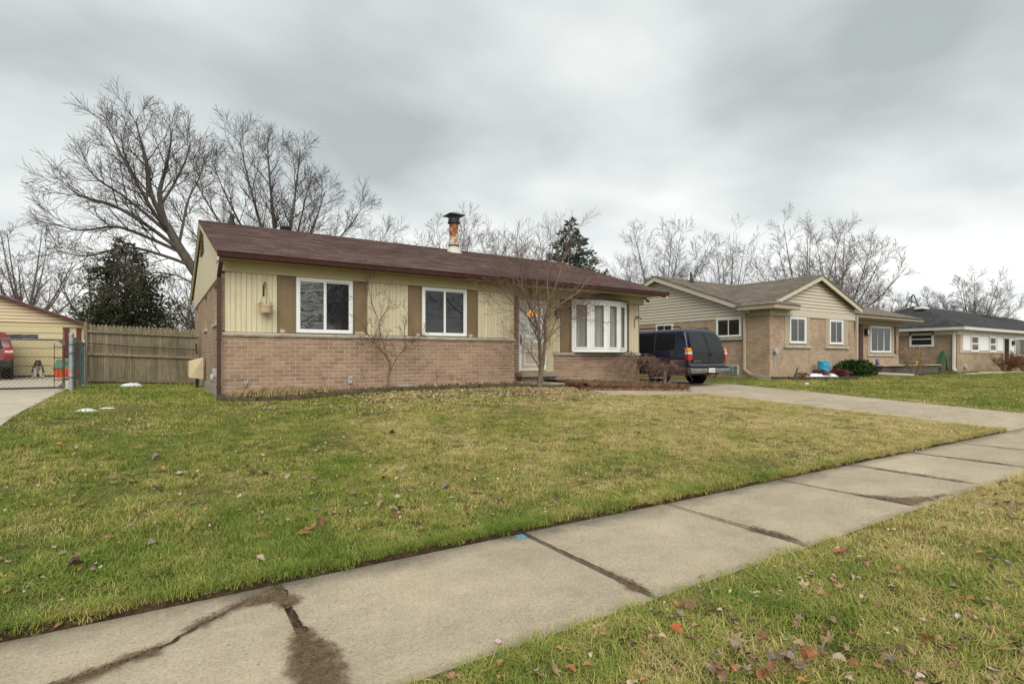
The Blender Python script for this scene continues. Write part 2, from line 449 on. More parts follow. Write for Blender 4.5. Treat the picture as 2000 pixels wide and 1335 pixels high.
# ------------------------------------------------------------------ sidewalk, slab by slab
def slab(name, parent, x0, x1, y0, y1, zf, mat, gap=.016, th=.1, tilt=(0,0)):
    nx = max(1, round((x1-x0)/.5)); ny = max(1, round((y1-y0)/.5))
    rnd = random.Random(int(x0*97+y0*31))
    mb = MB(); n = nx+1
    top = []
    for j in range(ny+1):
        for i in range(nx+1):
            x = lerp(x0+gap, x1-gap, i/nx); y = lerp(y0+gap*.5, y1-gap*.5, j/ny)
            top.append((x + (rnd.uniform(-.006,.006) if i in (0,nx) else 0), y, zf(x, y) + tilt[0]*(i/nx-.5) + tilt[1]*(j/ny-.5)))
    mb.v = top + [(x, y, z-th) for x, y, z in top]
    k = len(top)
    for j in range(ny):
        for i in range(nx):
            a = j*n+i; mb.f.append((a, a+1, a+n+1, a+n))
    bd = [i for i in range(n)] + [j*n+nx for j in range(1, ny+1)] + [ny*n+i for i in range(nx-1, -1, -1)] + [j*n for j in range(ny-1, 0, -1)]
    for a, b in zip(bd, bd[1:]+bd[:1]): mb.f.append((a, a+k, b+k, b))
    o = mb.build(name, mat, parent)
    bevel(o, .008, 2, 40)
    return o
walk_bed = struct(MB().box(-40, 90, WY0+.004, WY1-.004, -.25, -.035).build('sidewalk', m_dirt), 'concrete sidewalk of long slabs running past the front lawn')
JX = [-19.5,-18,-16.4,-14.9,-13.3,-11.8,-10.2,-8.7,-7.1,-5.6,-4.05,-2.5,-.95,.585,2.36,3.93,5.75,7.32,8.95,10.6,12.2] + [13.75+1.55*i for i in range(30)]
for i, (a, b) in enumerate(zip(JX, JX[1:])):
    rr = random.Random(i)
    o = slab('slab', walk_bed, a, b, WY0, WY1, lambda x, y: 0, m_walk, tilt=(rr.uniform(-.008,.008), rr.uniform(-.006,.006)))
    
# bare soil showing along the cut lawn edge
m_soil = M('dark_soil', (.085,.055,.035), .45, 9, .98, .1, bump=.9, bscale=60, fine=.3)
es = MB(); rr = random.Random(2); n_ = 420
for i in range(n_+1):
    x = lerp(-3, 13.05, i/n_); w = .02+.022*fbm(x, 0, 2, 8)
    es.v += [(x, WY1-.012+.008*fbm(x, 3, 6, 4), .004), (x, WY1+.018, .014+rr.uniform(-.004,.006)), (x, WY1+w+.02, .040+rr.uniform(-.006,.006))]
es.f = [(3*i+k, 3*i+3+k, 3*i+4+k, 3*i+1+k) for i in range(n_) for k in range(2)]
struct(es.build('soil_edge', m_soil, fix=False), 'strip of bare dark soil along the cut lawn edge')

# ------------------------------------------------------------------ driveways
drive = MB()
def sheet(x0, x1, y0, y1, zf, dz, n=14):
    mb = MB(); vs = []
    for j in range(n+1):
        y = lerp(y0, y1, j/n)
        for x in (x0, x1): vs.append((x, y, zf(x, y)+dz))
    mb.v = vs; mb.f = [(2*j, 2*j+1, 2*j+3, 2*j+2) for j in range(n)]
    return mb
d1 = struct(sheet(DX0, DX1, WY1+.01, 40, drive_z, -.045).build('driveway', m_dirt, fix=False), 'concrete driveway leading up beside the brick house')
ys = [3.53, 5.4, 7.1, 8.9, 10.7, 12.5, 15.5, 18.5, 21.5, 25, 30, 40]
for a, b in zip(ys, ys[1:]):
    xm = 14.85
    slab('slab', d1, DX0, xm, a, b, lambda x, y: drive_z(x, y)+.012, m_drive, gap=.01, tilt=(.01, 0))
    slab('slab', d1, xm, DX1, a, b, lambda x, y: drive_z(x, y)+.012, m_drive, gap=.01)
d2 = struct(sheet(-9, LX1, WY1+.01, 30, drive_z, -.045).build('driveway', m_dirt, fix=False), 'pale concrete driveway running back to the yellow garage')
ys = [3.53, 6.6, 9.7, 11.4, 15.9, 19, 22.5, 26, 28.3]
for a, b in zip(ys, ys[1:]):
    for x0, x1 in ((-9, -6.6), (-6.6, -4.2), (-4.2, LX1)):
        slab('slab', d2, x0, x1, a, b, lambda x, y: drive_z(x, y)+.012, m_pale, gap=.006)
# ------------------------------------------------------------------ street behind the camera
m_asphalt = M('asphalt', (.055,.055,.055), .3, 2, .9, .25, bump=.5, bscale=120)
struct(MB().box(-200, 400, -9.8, -1.95, -.32, -.25).build('street', m_asphalt), 'asphalt street along the parkway strip')
struct(MB().bbox(-200, 400, -1.95, -1.63, -.4, -.13, .03).build('kerb', m_drive), 'concrete kerb between street and parkway grass')
# ------------------------------------------------------------------ front walk beside the raised bed
def fw_z(x, y): return grade(x, y)+.03
fw = struct(sheet(9.2, DX0-.02, 10.0, 10.75, fw_z, -.05).build('path', m_dirt, fix=False), 'narrow concrete walk along the front of the raised bed')
xs = [9.2, 10.15, 11.1, 12.05, DX0-.02]
for a, b in zip(xs, xs[1:]): slab('slab', fw, a, b, 10.0, 10.75, fw_z, m_drive, gap=.008)

# ================================================================== MAIN HOUSE
HX0, HX1 = 1.06, 13.42        # wall ends
YF, YR, YB = 12.5, 13.0, 22.2 # front, recessed front, back
XR = 8.13                     # where the recess begins
ZG = .45
Z_SILL, Z_PT, Z_SOF = 1.87, 3.10, 3.33
house = thing('ranch_house', (7.2, 12.5, .5), 'single-storey pinkish brick ranch house with yellow board panels and long brown roof', 'house')
# body of the house; the brick face stands a few mm proud of the mortar
b = MB()
b.prism([(HX0+.008, YF+.008), (XR-.008, YF+.008), (XR-.008, YR+.008), (9.62, YR+.008), (9.62, YR+.4), (HX0+.3, YR+.4), (HX0+.3, YF+.4), (HX0+.008, YF+.4)], ZG, 1.785, 'z')
b.prism([(9.84, YR+.008), (HX1-.008, YR+.008), (HX1-.008, YR+.3), (9.84, YR+.3)], ZG, 1.42, 'z')
bw = b.build('brick_wall', m_mortar, house)
body = MB()
body.prism([(HX0+.16, YF+.055), (XR-.03, YF+.055), (XR-.03, YR+.055), (HX1-.03, YR+.055), (HX1-.03, YB-.1), (HX0+.16, YB-.1)], 1.4, 3.32, 'z')
body.prism([(HX0+.05, YF+.10), (XR-.05, YF+.10), (XR-.05, YR+.10), (HX1-.05, YR+.10), (HX1-.05, YB-.1), (HX0+.05, YB-.1)], ZG, 1.4, 'z')
body.build('inner_wall', m_mortar, house)
SIDE_W = ((13.15, 14.25, 2.10, 2.98), (16.35, 17.25, 2.10, 2.98), (20.1, 21.0, 2.10, 2.98))
side = MB(); side.box(HX0, HX0+.16, YF+.058, YB, ZG+.2, 2.10); side.box(HX0, HX0+.16, YF+.058, YB, 2.98, 3.06)
for a, b_ in zip([YF+.058]+[w[1] for w in SIDE_W], [w[0] for w in SIDE_W]+[YB]): side.box(HX0, HX0+.16, a, b_, 2.10, 2.98)
side.box(HX0, HX0+.16, YF+.012, YF+.057, 1.9, 3.06)
side.box(HX1-.03, HX1, YR+.012, YB, ZG, 3.32); side.box(HX0, HX1, YB-.1, YB, ZG, 3.32)
side.build('side_wall', m_brick_side, house)
MB().box(HX0-.03, HX0+.012, YF+.03, YB, ZG-.1, .72).build('foundation', m_concrete_wall, house)

BL, BH, MJ = .234, .085, .0150
def brick_mesh(l, seed):
    rnd = random.Random(seed); mb = MB()
    j = lambda: rnd.uniform(-.0012, .0012)
    mb.bbox(-l/2+j(), l/2+j(), -.002, .03, -(BH-MJ)/2+j(), (BH-MJ)/2+j(), .0035)
    return mb.mesh('brick', m_brick)
full = [brick_mesh(BL-MJ, k) for k in range(5)]
half = [brick_mesh(BL/2-MJ, k) for k in range(5, 7)]
rnd = random.Random(4)
cells = []           # (x, y, z, is_full)
def courses(x0, x1, yf, ztop, zbot, phase=0):
    z = ztop-BH/2; r = 0
    while z > zbot:
        x = x0 + (0 if (r+phase) % 2 == 0 else -BL/2)
        while x < x1-.03:
            a, b_ = max(x, x0), min(x+BL, x1)
            if b_-a > .06: cells.append(((a+b_)/2, yf, z, b_-a))
            x += BL
        z -= BH; r += 1
courses(HX0+.02, XR, YF, 1.785, .46)
courses(9.86, HX1, YR, 1.42, .46, 1)
courses(XR, 8.60, YR, 3.10, .5, 1)
cam_xy = Vector((0,0,1.35))
cells.sort(key=lambda c: (Vector(c[:3])-cam_xy).length + (.8 if c[3] < .2 else 0))
rest = MB(); nb = 0
for (x, y, z, l) in cells:
    dy = rnd.uniform(-.0025, .0015)
    if nb < 300 and l > .2:
        o = link('brick', rnd.choice(full), bw, loc=(x, y+dy, z)); nb += 1
    elif nb < 300 and abs(l-BL/2) < .01:
        o = link('brick', rnd.choice(half), bw, loc=(x, y+dy, z)); nb += 1
    else:
        rest.bbox(x-l/2+MJ/2, x+l/2-MJ/2, y-.002+dy, y+.03, z-(BH-MJ)/2, z+(BH-MJ)/2, .003)
o = rest.build('brick_rows', m_brick, bw); o['kind'] = 'stuff'

# limestone sill course, stone by stone
def sill_stones(parent, x0, x1, yf, zt, seed, th=.085, proj=.05):
    rnd = random.Random(seed); x = x0
    while x < x1-.05:
        w = min(rnd.uniform(.32, .75), x1-x)
        if x1-(x+w) < .2: w = x1-x
        mb = MB(); n = 6
        # rough rock face, gently sloping top
        vs = []
        for i in range(n+1):
            xx = lerp(x+.003, x+w-.003, i/n); jy = rnd.uniform(-.010, .010); jz = rnd.uniform(-.004, .004)
            vs += [(xx, yf+.04, zt-th), (xx, yf-proj+.012+jy, zt-th+jz), (xx, yf-proj-.006+jy, zt-th*.5), (xx, yf-proj+.006+jy, zt-.018+jz), (xx, yf+.04, zt)]
        mb.v = vs
        for i in range(n):
            for k in range(5):
                a = i*5+k; c = i*5+(k+1) % 5
                mb.f.append((a, c, c+5, a+5))
        mb.f += [tuple(range(5)), tuple(range(n*5, n*5+5))]
        mb.build('sill_stone', m_sill, parent)
        x += w
sill = MB().box(HX0+.02, XR, YF+.012, YF+.05, 1.787, 1.868).build('sill_course', m_sill, house)
sill_stones(sill, HX0+.01, XR+.03, YF, 1.872, 5)
sill2 = MB().box(9.86, HX1-.02, YR+.012, YR+.05, 1.422, 1.498).build('sill_course', m_sill, house)
sill_stones(sill2, 9.84, HX1+.01, YR, 1.503, 9)

# yellow grooved boards
def boards(parent, x0, x1, y, z0, z1, w=.1):
    n = max(1, round((x1-x0)/w)); d = (x1-x0)/n
    back = MB().box(x0+.004, x1-.004, y+.03, y+.05, z0, z1).build('siding_panel', M_dark_groove, parent)
    for i in range(n):
        a = x0+i*d
        o = MB().bbox(a+.002, a+d-.002, y+.003, y+.034, z0+.001, z1-.001, .005).build('board', m_yellow, back)
M_dark_groove = M('groove_backing', (.36,.30,.18), .2, 3, .8, .2, fine=0)  # backing seen between the boards, darker than their yellow
ZT = Z_PT+.01
for x0, x1 in ((1.13, 2.12), (4.07, 5.07), (7.01, 7.99)): boards(house, x0, x1, YF, Z_SILL+.004, ZT)
boards(house, 9.84, 10.10, YR, 1.507, ZT); boards(house, 12.96, 13.38, YR, 1.507, ZT)
for x0, x1, y, z0 in ((2.14, 2.485, YF, Z_SILL), (3.735, 4.05, YF, Z_SILL), (5.09, 5.415, YF, Z_SILL), (6.675, 6.99, YF, Z_SILL), (10.12, 10.50, YR, 1.5), (12.76, 12.94, YR, 1.5)):
    mb = MB(); mb.box(x0, x1, y+.022, y+.045, z0+.004, ZT)
    mb.bbox(x0-.012, x0+.028, y+.0, y+.03, z0+.004, ZT, .004); mb.bbox(x1-.028, x1+.012, y+.0, y+.03, z0+.004, ZT, .004)
    o = mb.build('brown_panel', m_tan, house)
# flaked paint at the foot of the brown panels
m_flake = M('bare_plaster', (.52,.46,.36), .2, 9, .9, .2, fine=.05)
for k, (x, y) in enumerate(((3.84, YF), (3.96, YF), (5.32, YF), (6.80, YF), (2.22, YF))):
    rr = random.Random(k+50); mb = MB(); n = 14
    pts = [(x + .07*math.cos(6.283*i/n)*rr.uniform(.5,1.2), 1.915 + .045*math.sin(6.283*i/n)*rr.uniform(.4,1.3)) for i in range(n)]
    mb.prism([(a, max(b_, 1.878)) for a, b_ in pts], y+.0195, y+.024, 'y'); mb.build('flaked_patch', m_flake, house)
MB().box(XR-.14, XR-.0, YF+.01, YF+.05, Z_SILL, ZT).build('corner_board', m_frieze, house)
# frieze boards and soffit
fz = MB(); fz.bbox(HX0-.03, XR+.03, YF-.035, YF+.05, Z_PT, Z_SOF, .006); fz.build('frieze_board', m_frieze, house)
fz = MB(); fz.bbox(9.0, HX1+.09, YR-.12, YR+.05, Z_PT, Z_SOF, .006); fz.build('frieze_board', m_frieze, house)
fz = MB(); fz.box(XR+.03, 9.0, YR+.0, YR+.05, 2.98, Z_SOF); fz.build('door_header', m_soffit, house)
s_ = MB(); s_.box(HX0-.05, 13.66, 12.12, YR+.06, Z_SOF+.002, Z_SOF+.02); s_.build('soffit', m_soffit, house)

# roof: courses of shingles, each butt a real step
RY, RZ = 17.4, 5.13
EY, EZ = 12.02, 3.44
def course_roof(name, parent, x0, x1, e, r, mat, expo=.142, step=.009, th=.05):
    (ey, ez), (ry, rz) = e, r
    L = math.hypot(ry-ey, rz-ez); n = int(L/expo); d = ((ry-ey)/L, (rz-ez)/L); nrm = (-d[1]*(1 if ry > ey else -1), abs(d[0]))
    mb = MB(); pr = []
    for i in range(n+1):
        s0, s1 = i*L/(n+1), (i+1)*L/(n+1)
        pr.append((ey+d[0]*s0+nrm[0]*step, ez+d[1]*s0+nrm[1]*step)); pr.append((ey+d[0]*s1, ez+d[1]*s1))
    pr.append((ry, rz-th)); pr.append((ey, ez-th))
    nx = max(1, int((x1-x0)/.6)); rr = random.Random(3)
    xs = [lerp(x0, x1, i/nx) for i in range(nx+1)]
    m = len(pr)
    for x in xs:
        for k, (y, z) in enumerate(pr):
            mb.v.append((x, y, z + (rr.uniform(-.004, .004) if k < m-2 else 0)))
    for i in range(nx):
        for k in range(m):
            mb.f.append((i*m+k, i*m+(k+1) % m, (i+1)*m+(k+1) % m, (i+1)*m+k))
    mb.f += [tuple(range(m)), tuple(range(nx*m, nx*m+m))]
    return mb.build(name, mat, parent)
roof = course_roof('roof', house, HX0-.13, 13.74, (EY, EZ), (RY, RZ), m_roof)
course_roof('roof_slope', roof, HX0-.13, 13.74, (2*RY-EY, EZ), (RY, RZ), m_roof, expo=.6)
rc = MB(); 
x = HX0-.14
while x < 13.7:
    rc.prism([(RY-.15, RZ-.03), (RY, RZ+.025), (RY+.15, RZ-.03), (RY, RZ-.0)], x, min(x+.3, 13.75), 'x'); x += .3
rc.build('ridge_cap', m_roof, roof)
# left gable: vertical boards under the rake
gab = MB().prism([(YF+.05, 3.1), (RY, RZ-.12), (YB-.1, 3.1)], HX0+.004, HX0+.05, 'x').build('gable_wall', M_dark_groove, house)
y = YF-.02; k = 0
rakez = lambda y: lerp(EZ, RZ, (y-EY)/(RY-EY)) if y < RY else lerp(EZ, RZ, (2*RY-EY-y)/(RY-EY))
gw = .41
while y < YB:
    y1 = min(y+gw, YB+.02)
    mb = MB(); zt0, zt1 = rakez(y)-.14, rakez(y1)-.14
    pts = [(y+.02, 3.02), (y1-.02, 3.02), (y1-.02, zt1)] + ([(RY, RZ-.14)] if y < RY < y1 else []) + [(y+.02, zt0)]
    mb.prism(pts, HX0-.035, HX0-.005, 'x'); mb.build('board', m_yellow, gab)
    y = y1
MB().prism([(RY-.55, 4.2), (RY+.55, 4.2), (RY+.05, 4.86), (RY-.05, 4.86)], HX0-.045, HX0-.036, 'x').build('louver', m_black, gab)
lv = MB()
for i in range(8):
    z = 4.22+i*.08; w = .55*(1-(i*.08)/.68)+.02
    lv.box(HX0-.085, HX0-.046, RY-w, RY+w, z, z+.018)
lv.build('louver_slats', m_tan, gab)
rk = MB()
for (ya, za), (yb_, zb) in (((EY, EZ), (RY, RZ)), ((RY, RZ), (2*RY-EY, EZ))):
    rk.prism([(ya, za-.05), (yb_, zb-.05), (yb_, zb-.19), (ya, za-.19)], HX0-.115, HX0-.075, 'x')
rk.build('rake_board', m_frieze, house)
rk = MB()
for (ya, za), (yb_, zb) in (((EY, EZ), (RY, RZ)), ((RY, RZ), (2*RY-EY, EZ))):
    rk.prism([(ya, za-.05), (yb_, zb-.05), (yb_, zb-.2), (ya, za-.2)], 13.62, 13.68, 'x')
rk.prism([(EY, EZ-.12), (RY, RZ-.12), (2*RY-EY, EZ-.12)], HX1-.06, HX1, 'x')
rk.build('gable_end', m_frieze, house)
# gutter with an open trough, front eave
gp = [(12.10,3.44),(12.10,3.30),(12.035,3.30),(12.005,3.33),(11.985,3.40),(11.965,3.415),(11.965,3.435),(11.985,3.435),(12.00,3.41),(12.02,3.345),(12.04,3.315),(12.085,3.315),(12.085,3.44)]
gu = MB(); gu.prism(gp, HX0-.11, 13.72, 'x'); gu.prism([(12.10,3.44),(12.10,3.30),(12.035,3.30),(12.005,3.33),(11.985,3.40),(11.965,3.435)], HX0-.113, HX0-.108, 'x'); gu.prism([(12.10,3.44),(12.10,3.30),(12.035,3.30),(12.005,3.33),(11.985,3.40),(11.965,3.435)], 13.718, 13.724, 'x')
gut = gu.build('gutter', m_gutter, house)
fa = MB().box(HX0-.11, 13.70, 12.102, 12.13, 3.30, 3.45).build('fascia', m_gutter, house)
ds = MB()
def ribbed(mb, pts, w=.075, d=.055):
    """rectangular pipe along points"""
    for p, q in zip(pts, pts[1:]):
        p, q = Vector(p), Vector(q); dd = (q-p).normalized(); a = Vector((1,0,0)); a = (a-dd*a.dot(dd)).normalized(); c = dd.cross(a)
        P_ = [p-dd*.005, q+dd*.005]
        vs = [tuple(P+a*sx*w/2+c*sy*d/2) for P in P_ for sx, sy in ((-1,-1),(1,-1),(1,1),(-1,1))]
        mb.add(vs, [(0,1,2,3),(7,6,5,4)]+[(i,(i+1)%4,4+(i+1)%4,4+i) for i in range(4)])
    return mb
ribbed(ds, [(1.02, 12.05, 3.30), (1.02, 12.06, 3.22), (1.015, 12.43, 2.98), (1.015, 12.44, .62), (1.02, 12.36, .55)])
for z in (2.75, 1.7, .75): ds.box(.965, 1.065, 12.40, 12.475, z, z+.03)
ds.build('downspout', m_gutter, house)
# pipes and vents on the roof
def roof_z(y): return lerp(EZ, RZ, (y-EY)/(RY-EY)) if y < RY else lerp(RZ, EZ, (y-RY)/(RY-EY))
v = MB(); v.lathe([(.10, 4.9), (.085, 5.12), (.06, 5.14), (.055, 5.36), (.045, 5.36), (.045, 5.2)], (1.72, 17.1, 0), 14); v.build('vent_pipe', m_black, roof)
m_lead = M('painted_flue', (.62,.60,.55), .15, 6, .6, .3)
v = MB(); v.lathe([(.13, 5.0), (.12, 5.24), (.16, 5.25), (.17, 5.29), (.14, 5.34), (.03, 5.36)], (3.25, 17.75, 0), 16); v.build('vent_pipe', m_black, roof)
def flue_mat():
    t = NT('rusted_flue'); sep = t.N.new('ShaderNodeSeparateXYZ'); t.l(t.pos.outputs['Position'], sep.inputs[0])
    n = t.noise(7, 6, .7); f = t.math('ADD', t.math('MULTIPLY', n, .9), t.val(sep.outputs[2], 5.15, 6.0, -.10, .22))
    col = t.ramp(f, [(.42, (.55,.53,.47)), (.48, (.40,.22,.10)), (.56, (.23,.085,.035)), (.75, (.14,.06,.035))])
    t.bump(n, .3, .01); return t.set(col, .8, .25)
ch = MB(); ch.lathe([(.30, 4.80), (.29, 4.90), (.165, 5.12), (.16, 5.14), (.155, 5.16), (.155, 5.95), (.15, 5.95)], (8.52, 16.9, 0), 22)
chim = ch.build('chimney_flue', flue_mat(), roof, smooth=False)
ch = MB(); ch.lathe([(.19, 5.17), (.19, 5.20), (.165, 5.21), (.165, 5.17)], (8.52, 16.9, 0), 22); ch.lathe([(.17, 5.93), (.215, 5.95), (.215, 5.99), (.17, 6.0), (.19, 6.02), (.19, 6.10), (.17, 6.11), (.16, 6.02)], (8.52, 16.9, 0), 22)
for k in range(8):
    t = k*math.pi/4; ch.tube([(8.52+.19*math.cos(t), 16.9+.19*math.sin(t), 6.05), (8.52+.19*math.cos(t), 16.9+.19*math.sin(t), 6.22)], .008, 5)
m_cap = M('dark_metal_cap', (.035,.05,.06), .3, 10, .4, .5, .3)
ch.add([(8.52-.29, 16.9-.29, 6.2), (8.52+.29, 16.9-.29, 6.2), (8.52+.29, 16.9+.29, 6.2), (8.52-.29, 16.9+.29, 6.2), (8.52-.29, 16.9-.29, 6.225), (8.52+.29, 16.9-.29, 6.225), (8.52+.29, 16.9+.29, 6.225), (8.52-.29, 16.9+.29, 6.225), (8.52, 16.9, 6.34)],
       [(0,3,2,1),(0,1,5,4),(1,2,6,5),(2,3,7,6),(3,0,4,7),(4,5,8),(5,6,8),(6,7,8),(7,4,8)])
ch.build('chimney_cap', m_cap, roof)
ch = MB(); ch.lathe([(.31, 4.80), (.27, 4.93), (.17, 5.13)], (8.52, 16.9, 0), 22); ch.build('flue_collar', m_lead, roof)

# ------------------------------------------------------------------ windows
def xf_front(yf): return lambda u, w, z: (u, yf+w, z)
def xf_left(xf): return lambda u, w, z: (xf+w, u, z)
def window(parent, xf, u0, u1, z0, z1, fr=.05, sash=.03, cols=2, rows=1, depth=.055, glass=None, back=None, fm=None, backs=None, screen=None):
    """vinyl window: outer frame, sashes with their panes, something dark or a curtain behind"""
    fm = fm or m_white; glass = glass or m_glass; back = back or m_room
    mb = MB(xf); mb.ring(u0, u1, -.03, depth, z0, z1, fr)
    win = mb.build('window', fm, parent)
    cw = (u1-u0-2*fr)/cols; rh = (z1-z0-2*fr)/rows
    for c in range(cols):
        for r in range(rows):
            a, b_ = u0+fr+c*cw, u0+fr+(c+1)*cw; za, zb = z0+fr+r*rh, z0+fr+(r+1)*rh
            dd = .0 if (c+r) % 2 == 0 else -.014
            mb = MB(xf); mb.ring(a+.001, b_-.001, -.018-dd, .012-dd, za+.001, zb-.001, sash); mb.build('sash', fm, win)
            g = glass[(c+r) % len(glass)] if isinstance(glass, list) else glass
            mb = MB(xf); mb.box(a+sash-.002, b_-sash+.002, -.004-dd, .002-dd, za+sash-.002, zb-sash+.002); mb.build('pane', g, win)
    mb = MB(xf)
    if back is m_curtain:
        n = 40; vs = []
        for i in range(n+1):
            u = lerp(u0+fr, u1-fr, i/n); w = depth-.012+.008*math.sin(i*1.9)
            vs += [(u, w, z0+fr), (u, w, z1-fr)]
        mb.add(vs, [(2*i, 2*i+2, 2*i+3, 2*i+1) for i in range(n)]); mb.build('curtain', back, win, fix=False)
    else:
        mb.box(u0+fr, u1-fr, depth-.015, depth-.005, z0+fr, z1-fr); mb.build('dark_backing', back, win)  # dark sheet stands in for the unlit room behind the glass
    return win
window(house, xf_front(YF), 2.50, 3.72, 1.89, 3.09, glass=[m_glass_wavy, m_glass], back=m_screen)
window(house, xf_front(YF), 5.43, 6.66, 1.89, 3.085, glass=[m_glass, m_glass], back=m_room)
# side windows with recessed openings and stone sills
for y0, y1, z0, z1 in SIDE_W:
    window(house, xf_left(HX0+.10), y0+.003, y1-.003, z0+.003, z1-.003, cols=2, depth=.05, back=m_room)
    MB().bbox(HX0-.05, HX0+.10, y0-.05, y1+.05, z0-.075, z0+.012, .01).build('sill_stone', m_sill, house)
# bow window
bow = bpy.data.objects.new('bow_window', None); C.objects.link(bow); bow.parent = house; bow.location = -house.location
arc = [(10.53, 12.96), (11.05, 12.72), (11.63, 12.635), (12.22, 12.72), (12.76, 12.96)]
Z0, Z1 = 1.56, 3.06
fb = MB()
back_ = [(12.76, YR+.04), (10.53, YR+.04)]
def grow_arc(d): return [(x + (x-11.64)*d*.3, y-d) for x, y in arc]
fb.prism(grow_arc(.03) + back_, Z0-.045, Z0, 'z'); fb.prism(grow_arc(.03) + back_, Z1, Z1+.05, 'z')
bowf = fb.build('bow_frame', m_white, house)
for k, ((xa, ya), (xb, yb_)) in enumerate(zip(arc, arc[1:])):
    d = Vector((xb-xa, yb_-ya)); L = d.length; d.normalize(); nn = Vector((d.y, -d.x))
    xf = (lambda xa, ya, d, nn: lambda u, w, z: (xa+d.x*u-nn.x*w, ya+d.y*u-nn.y*w, z))(xa, ya, d, nn)
    mb = MB(xf); mb.ring(.012, L-.012, -.012, .05, Z0, Z1, .05); mb.build('casement', m_white, bowf)
    mb = MB(xf); mb.ring(.065, L-.065, -.026, .015, Z0+.055, Z1-.055, .055); mb.build('sash', m_white, bowf)
    mb = MB(xf); mb.box(.117, L-.117, -.004, .002, Z0+.107, Z1-.107); mb.build('pane', m_glass_clear, bowf)
    mb = MB(xf); n = 24; vs = []
    for i in range(n+1):
        u = lerp(.05, L-.05, i/n); w = .085+.012*math.sin(i*1.7+k)
        vs += [(u, w, Z0), (u, w, Z1)]
    mb.add(vs, [(2*i, 2*i+2, 2*i+3, 2*i+1) for i in range(n)]); mb.build('curtain', m_curtain, bowf, fix=False)
    fb = MB(); fb.tube([(xa, ya-.004, Z0), (xa, ya-.004, Z1)], .028, 8); fb.build('mullion', m_white, bowf)
fb = MB(); fb.tube([(12.76, 12.956, Z0), (12.76, 12.956, Z1)], .028, 8); fb.build('mullion', m_white, bowf)
bpy.data.objects.remove(bow)
fb = MB(); fb.add([(10.45,12.86,3.112),(12.85,12.86,3.112),(12.85,12.9,3.112),(10.45,12.9,3.112),(10.45,12.86,3.16),(12.85,12.86,3.16),(12.85,12.875,3.25),(10.45,12.875,3.25)],[(0,1,5,4),(4,5,6,7),(0,4,7,3),(1,2,6,5),(2,3,7,6),(0,3,2,1)])
fb2 = MB(); fb2.prism([(10.6,12.8),(11.1,12.64),(11.65,12.58),(12.2,12.64),(12.85,12.88),(12.85,12.9),(10.5,12.9)], 3.125, 3.17, 'z'); fb2.build('bow_flashing', m_gutter, house)

# ------------------------------------------------------------------ front door
DXa, DXb, DZ0, DZ1 = 8.61, 9.56, .94, 3.0
m_doorglass = glass_mat('storm_glass', (.62,.65,.64), .06, .05)
m_doorwhite = M('door_paint', (.82,.85,.82), .06, 2, .4, .4, fine=.02)
MB().box(8.58, 9.86, YR+.02, YR+.06, .9, 3.1).build('door_surround', m_frieze, house)
mb = MB(); mb.ring(DXa, DXb, YR-.03, YR+.03, DZ0, DZ1, .07, .09)
door = mb.build('front_door', m_white, house)
inner = MB(); inner.box(DXa+.07, DXb-.07, YR+.012, YR+.019, DZ0+.09, DZ1-.07)
for (a, b_, c, d) in ((.2,.75,.2,.62),):
    inner.ring(DXa+a, DXa+b_, YR+.004, YR+.012, DZ0+c, DZ0+d, .03)
inner.build('door_panel', m_doorwhite, door)
mb = MB(); mb.box(DXa+.07, DXb-.07, YR-.012, YR-.007, DZ0+.09, DZ1-.07); mb.build('storm_pane', m_doorglass, door)
t = NT('lit_fanlight'); t.set((.6,.25,.05), .4); 
t.b.inputs['Emission Color'].default_value = (1, .42, .07, 1); t.b.inputs['Emission Strength'].default_value = .85
m_lit = t.m
for k in range(4):
    a0, a1 = math.pi*(k/4)+.05, math.pi*((k+1)/4)-.05; r0, r1 = .04, .19
    cx_, cz_ = (DXa+DXb)/2-.02, DZ0+1.60
    pts = [(cx_+r0*math.cos(a0), cz_+r0*math.sin(a0))] + [(cx_+r1*math.cos(lerp(a0, a1, i/5)), cz_+r1*math.sin(lerp(a0, a1, i/5))) for i in range(6)] + [(cx_+r0*math.cos(a1), cz_+r0*math.sin(a1))]
    MB().prism(pts, YR+.003, YR+.011, 'y').build('fanlight_pane', m_lit, door)
mb = MB(); mb.tube([(DXa+.045, YR-.035, DZ0+.83), (DXa+.045, YR-.075, DZ0+.85), (DXa+.045, YR-.075, DZ0+1.0), (DXa+.045, YR-.035, DZ0+1.02)], .011, 8); mb.box(DXa+.03, DXa+.06, YR-.04, YR-.031, DZ0+.78, DZ0+1.06); mb.build('handle', m_iron, door)
m_brass = M('brass', (.60,.42,.10), .2, 8, .35, .5, .6)
MB().bbox(DXa+.01, DXb-.01, YR-.06, YR-.031, DZ0-.0, DZ0+.05, .006).build('threshold', m_brass, door)
m_step = M('step_concrete', (.34,.31,.27), .25, 5, .95, .2, bump=.4)
MB().bbox(8.50, 9.80, YR-.35, YR+.05, .80, .935, .012).build('door_step', m_step, house)
MB().box(8.56, 9.74, YR-.25, YR+.05, .5, .80).build('step_base', m_brick_plain, house)
st = MB().bbox(8.16, 10.05, 11.75, YR-.36, .48, .665, .015).build('stoop', m_step, house)

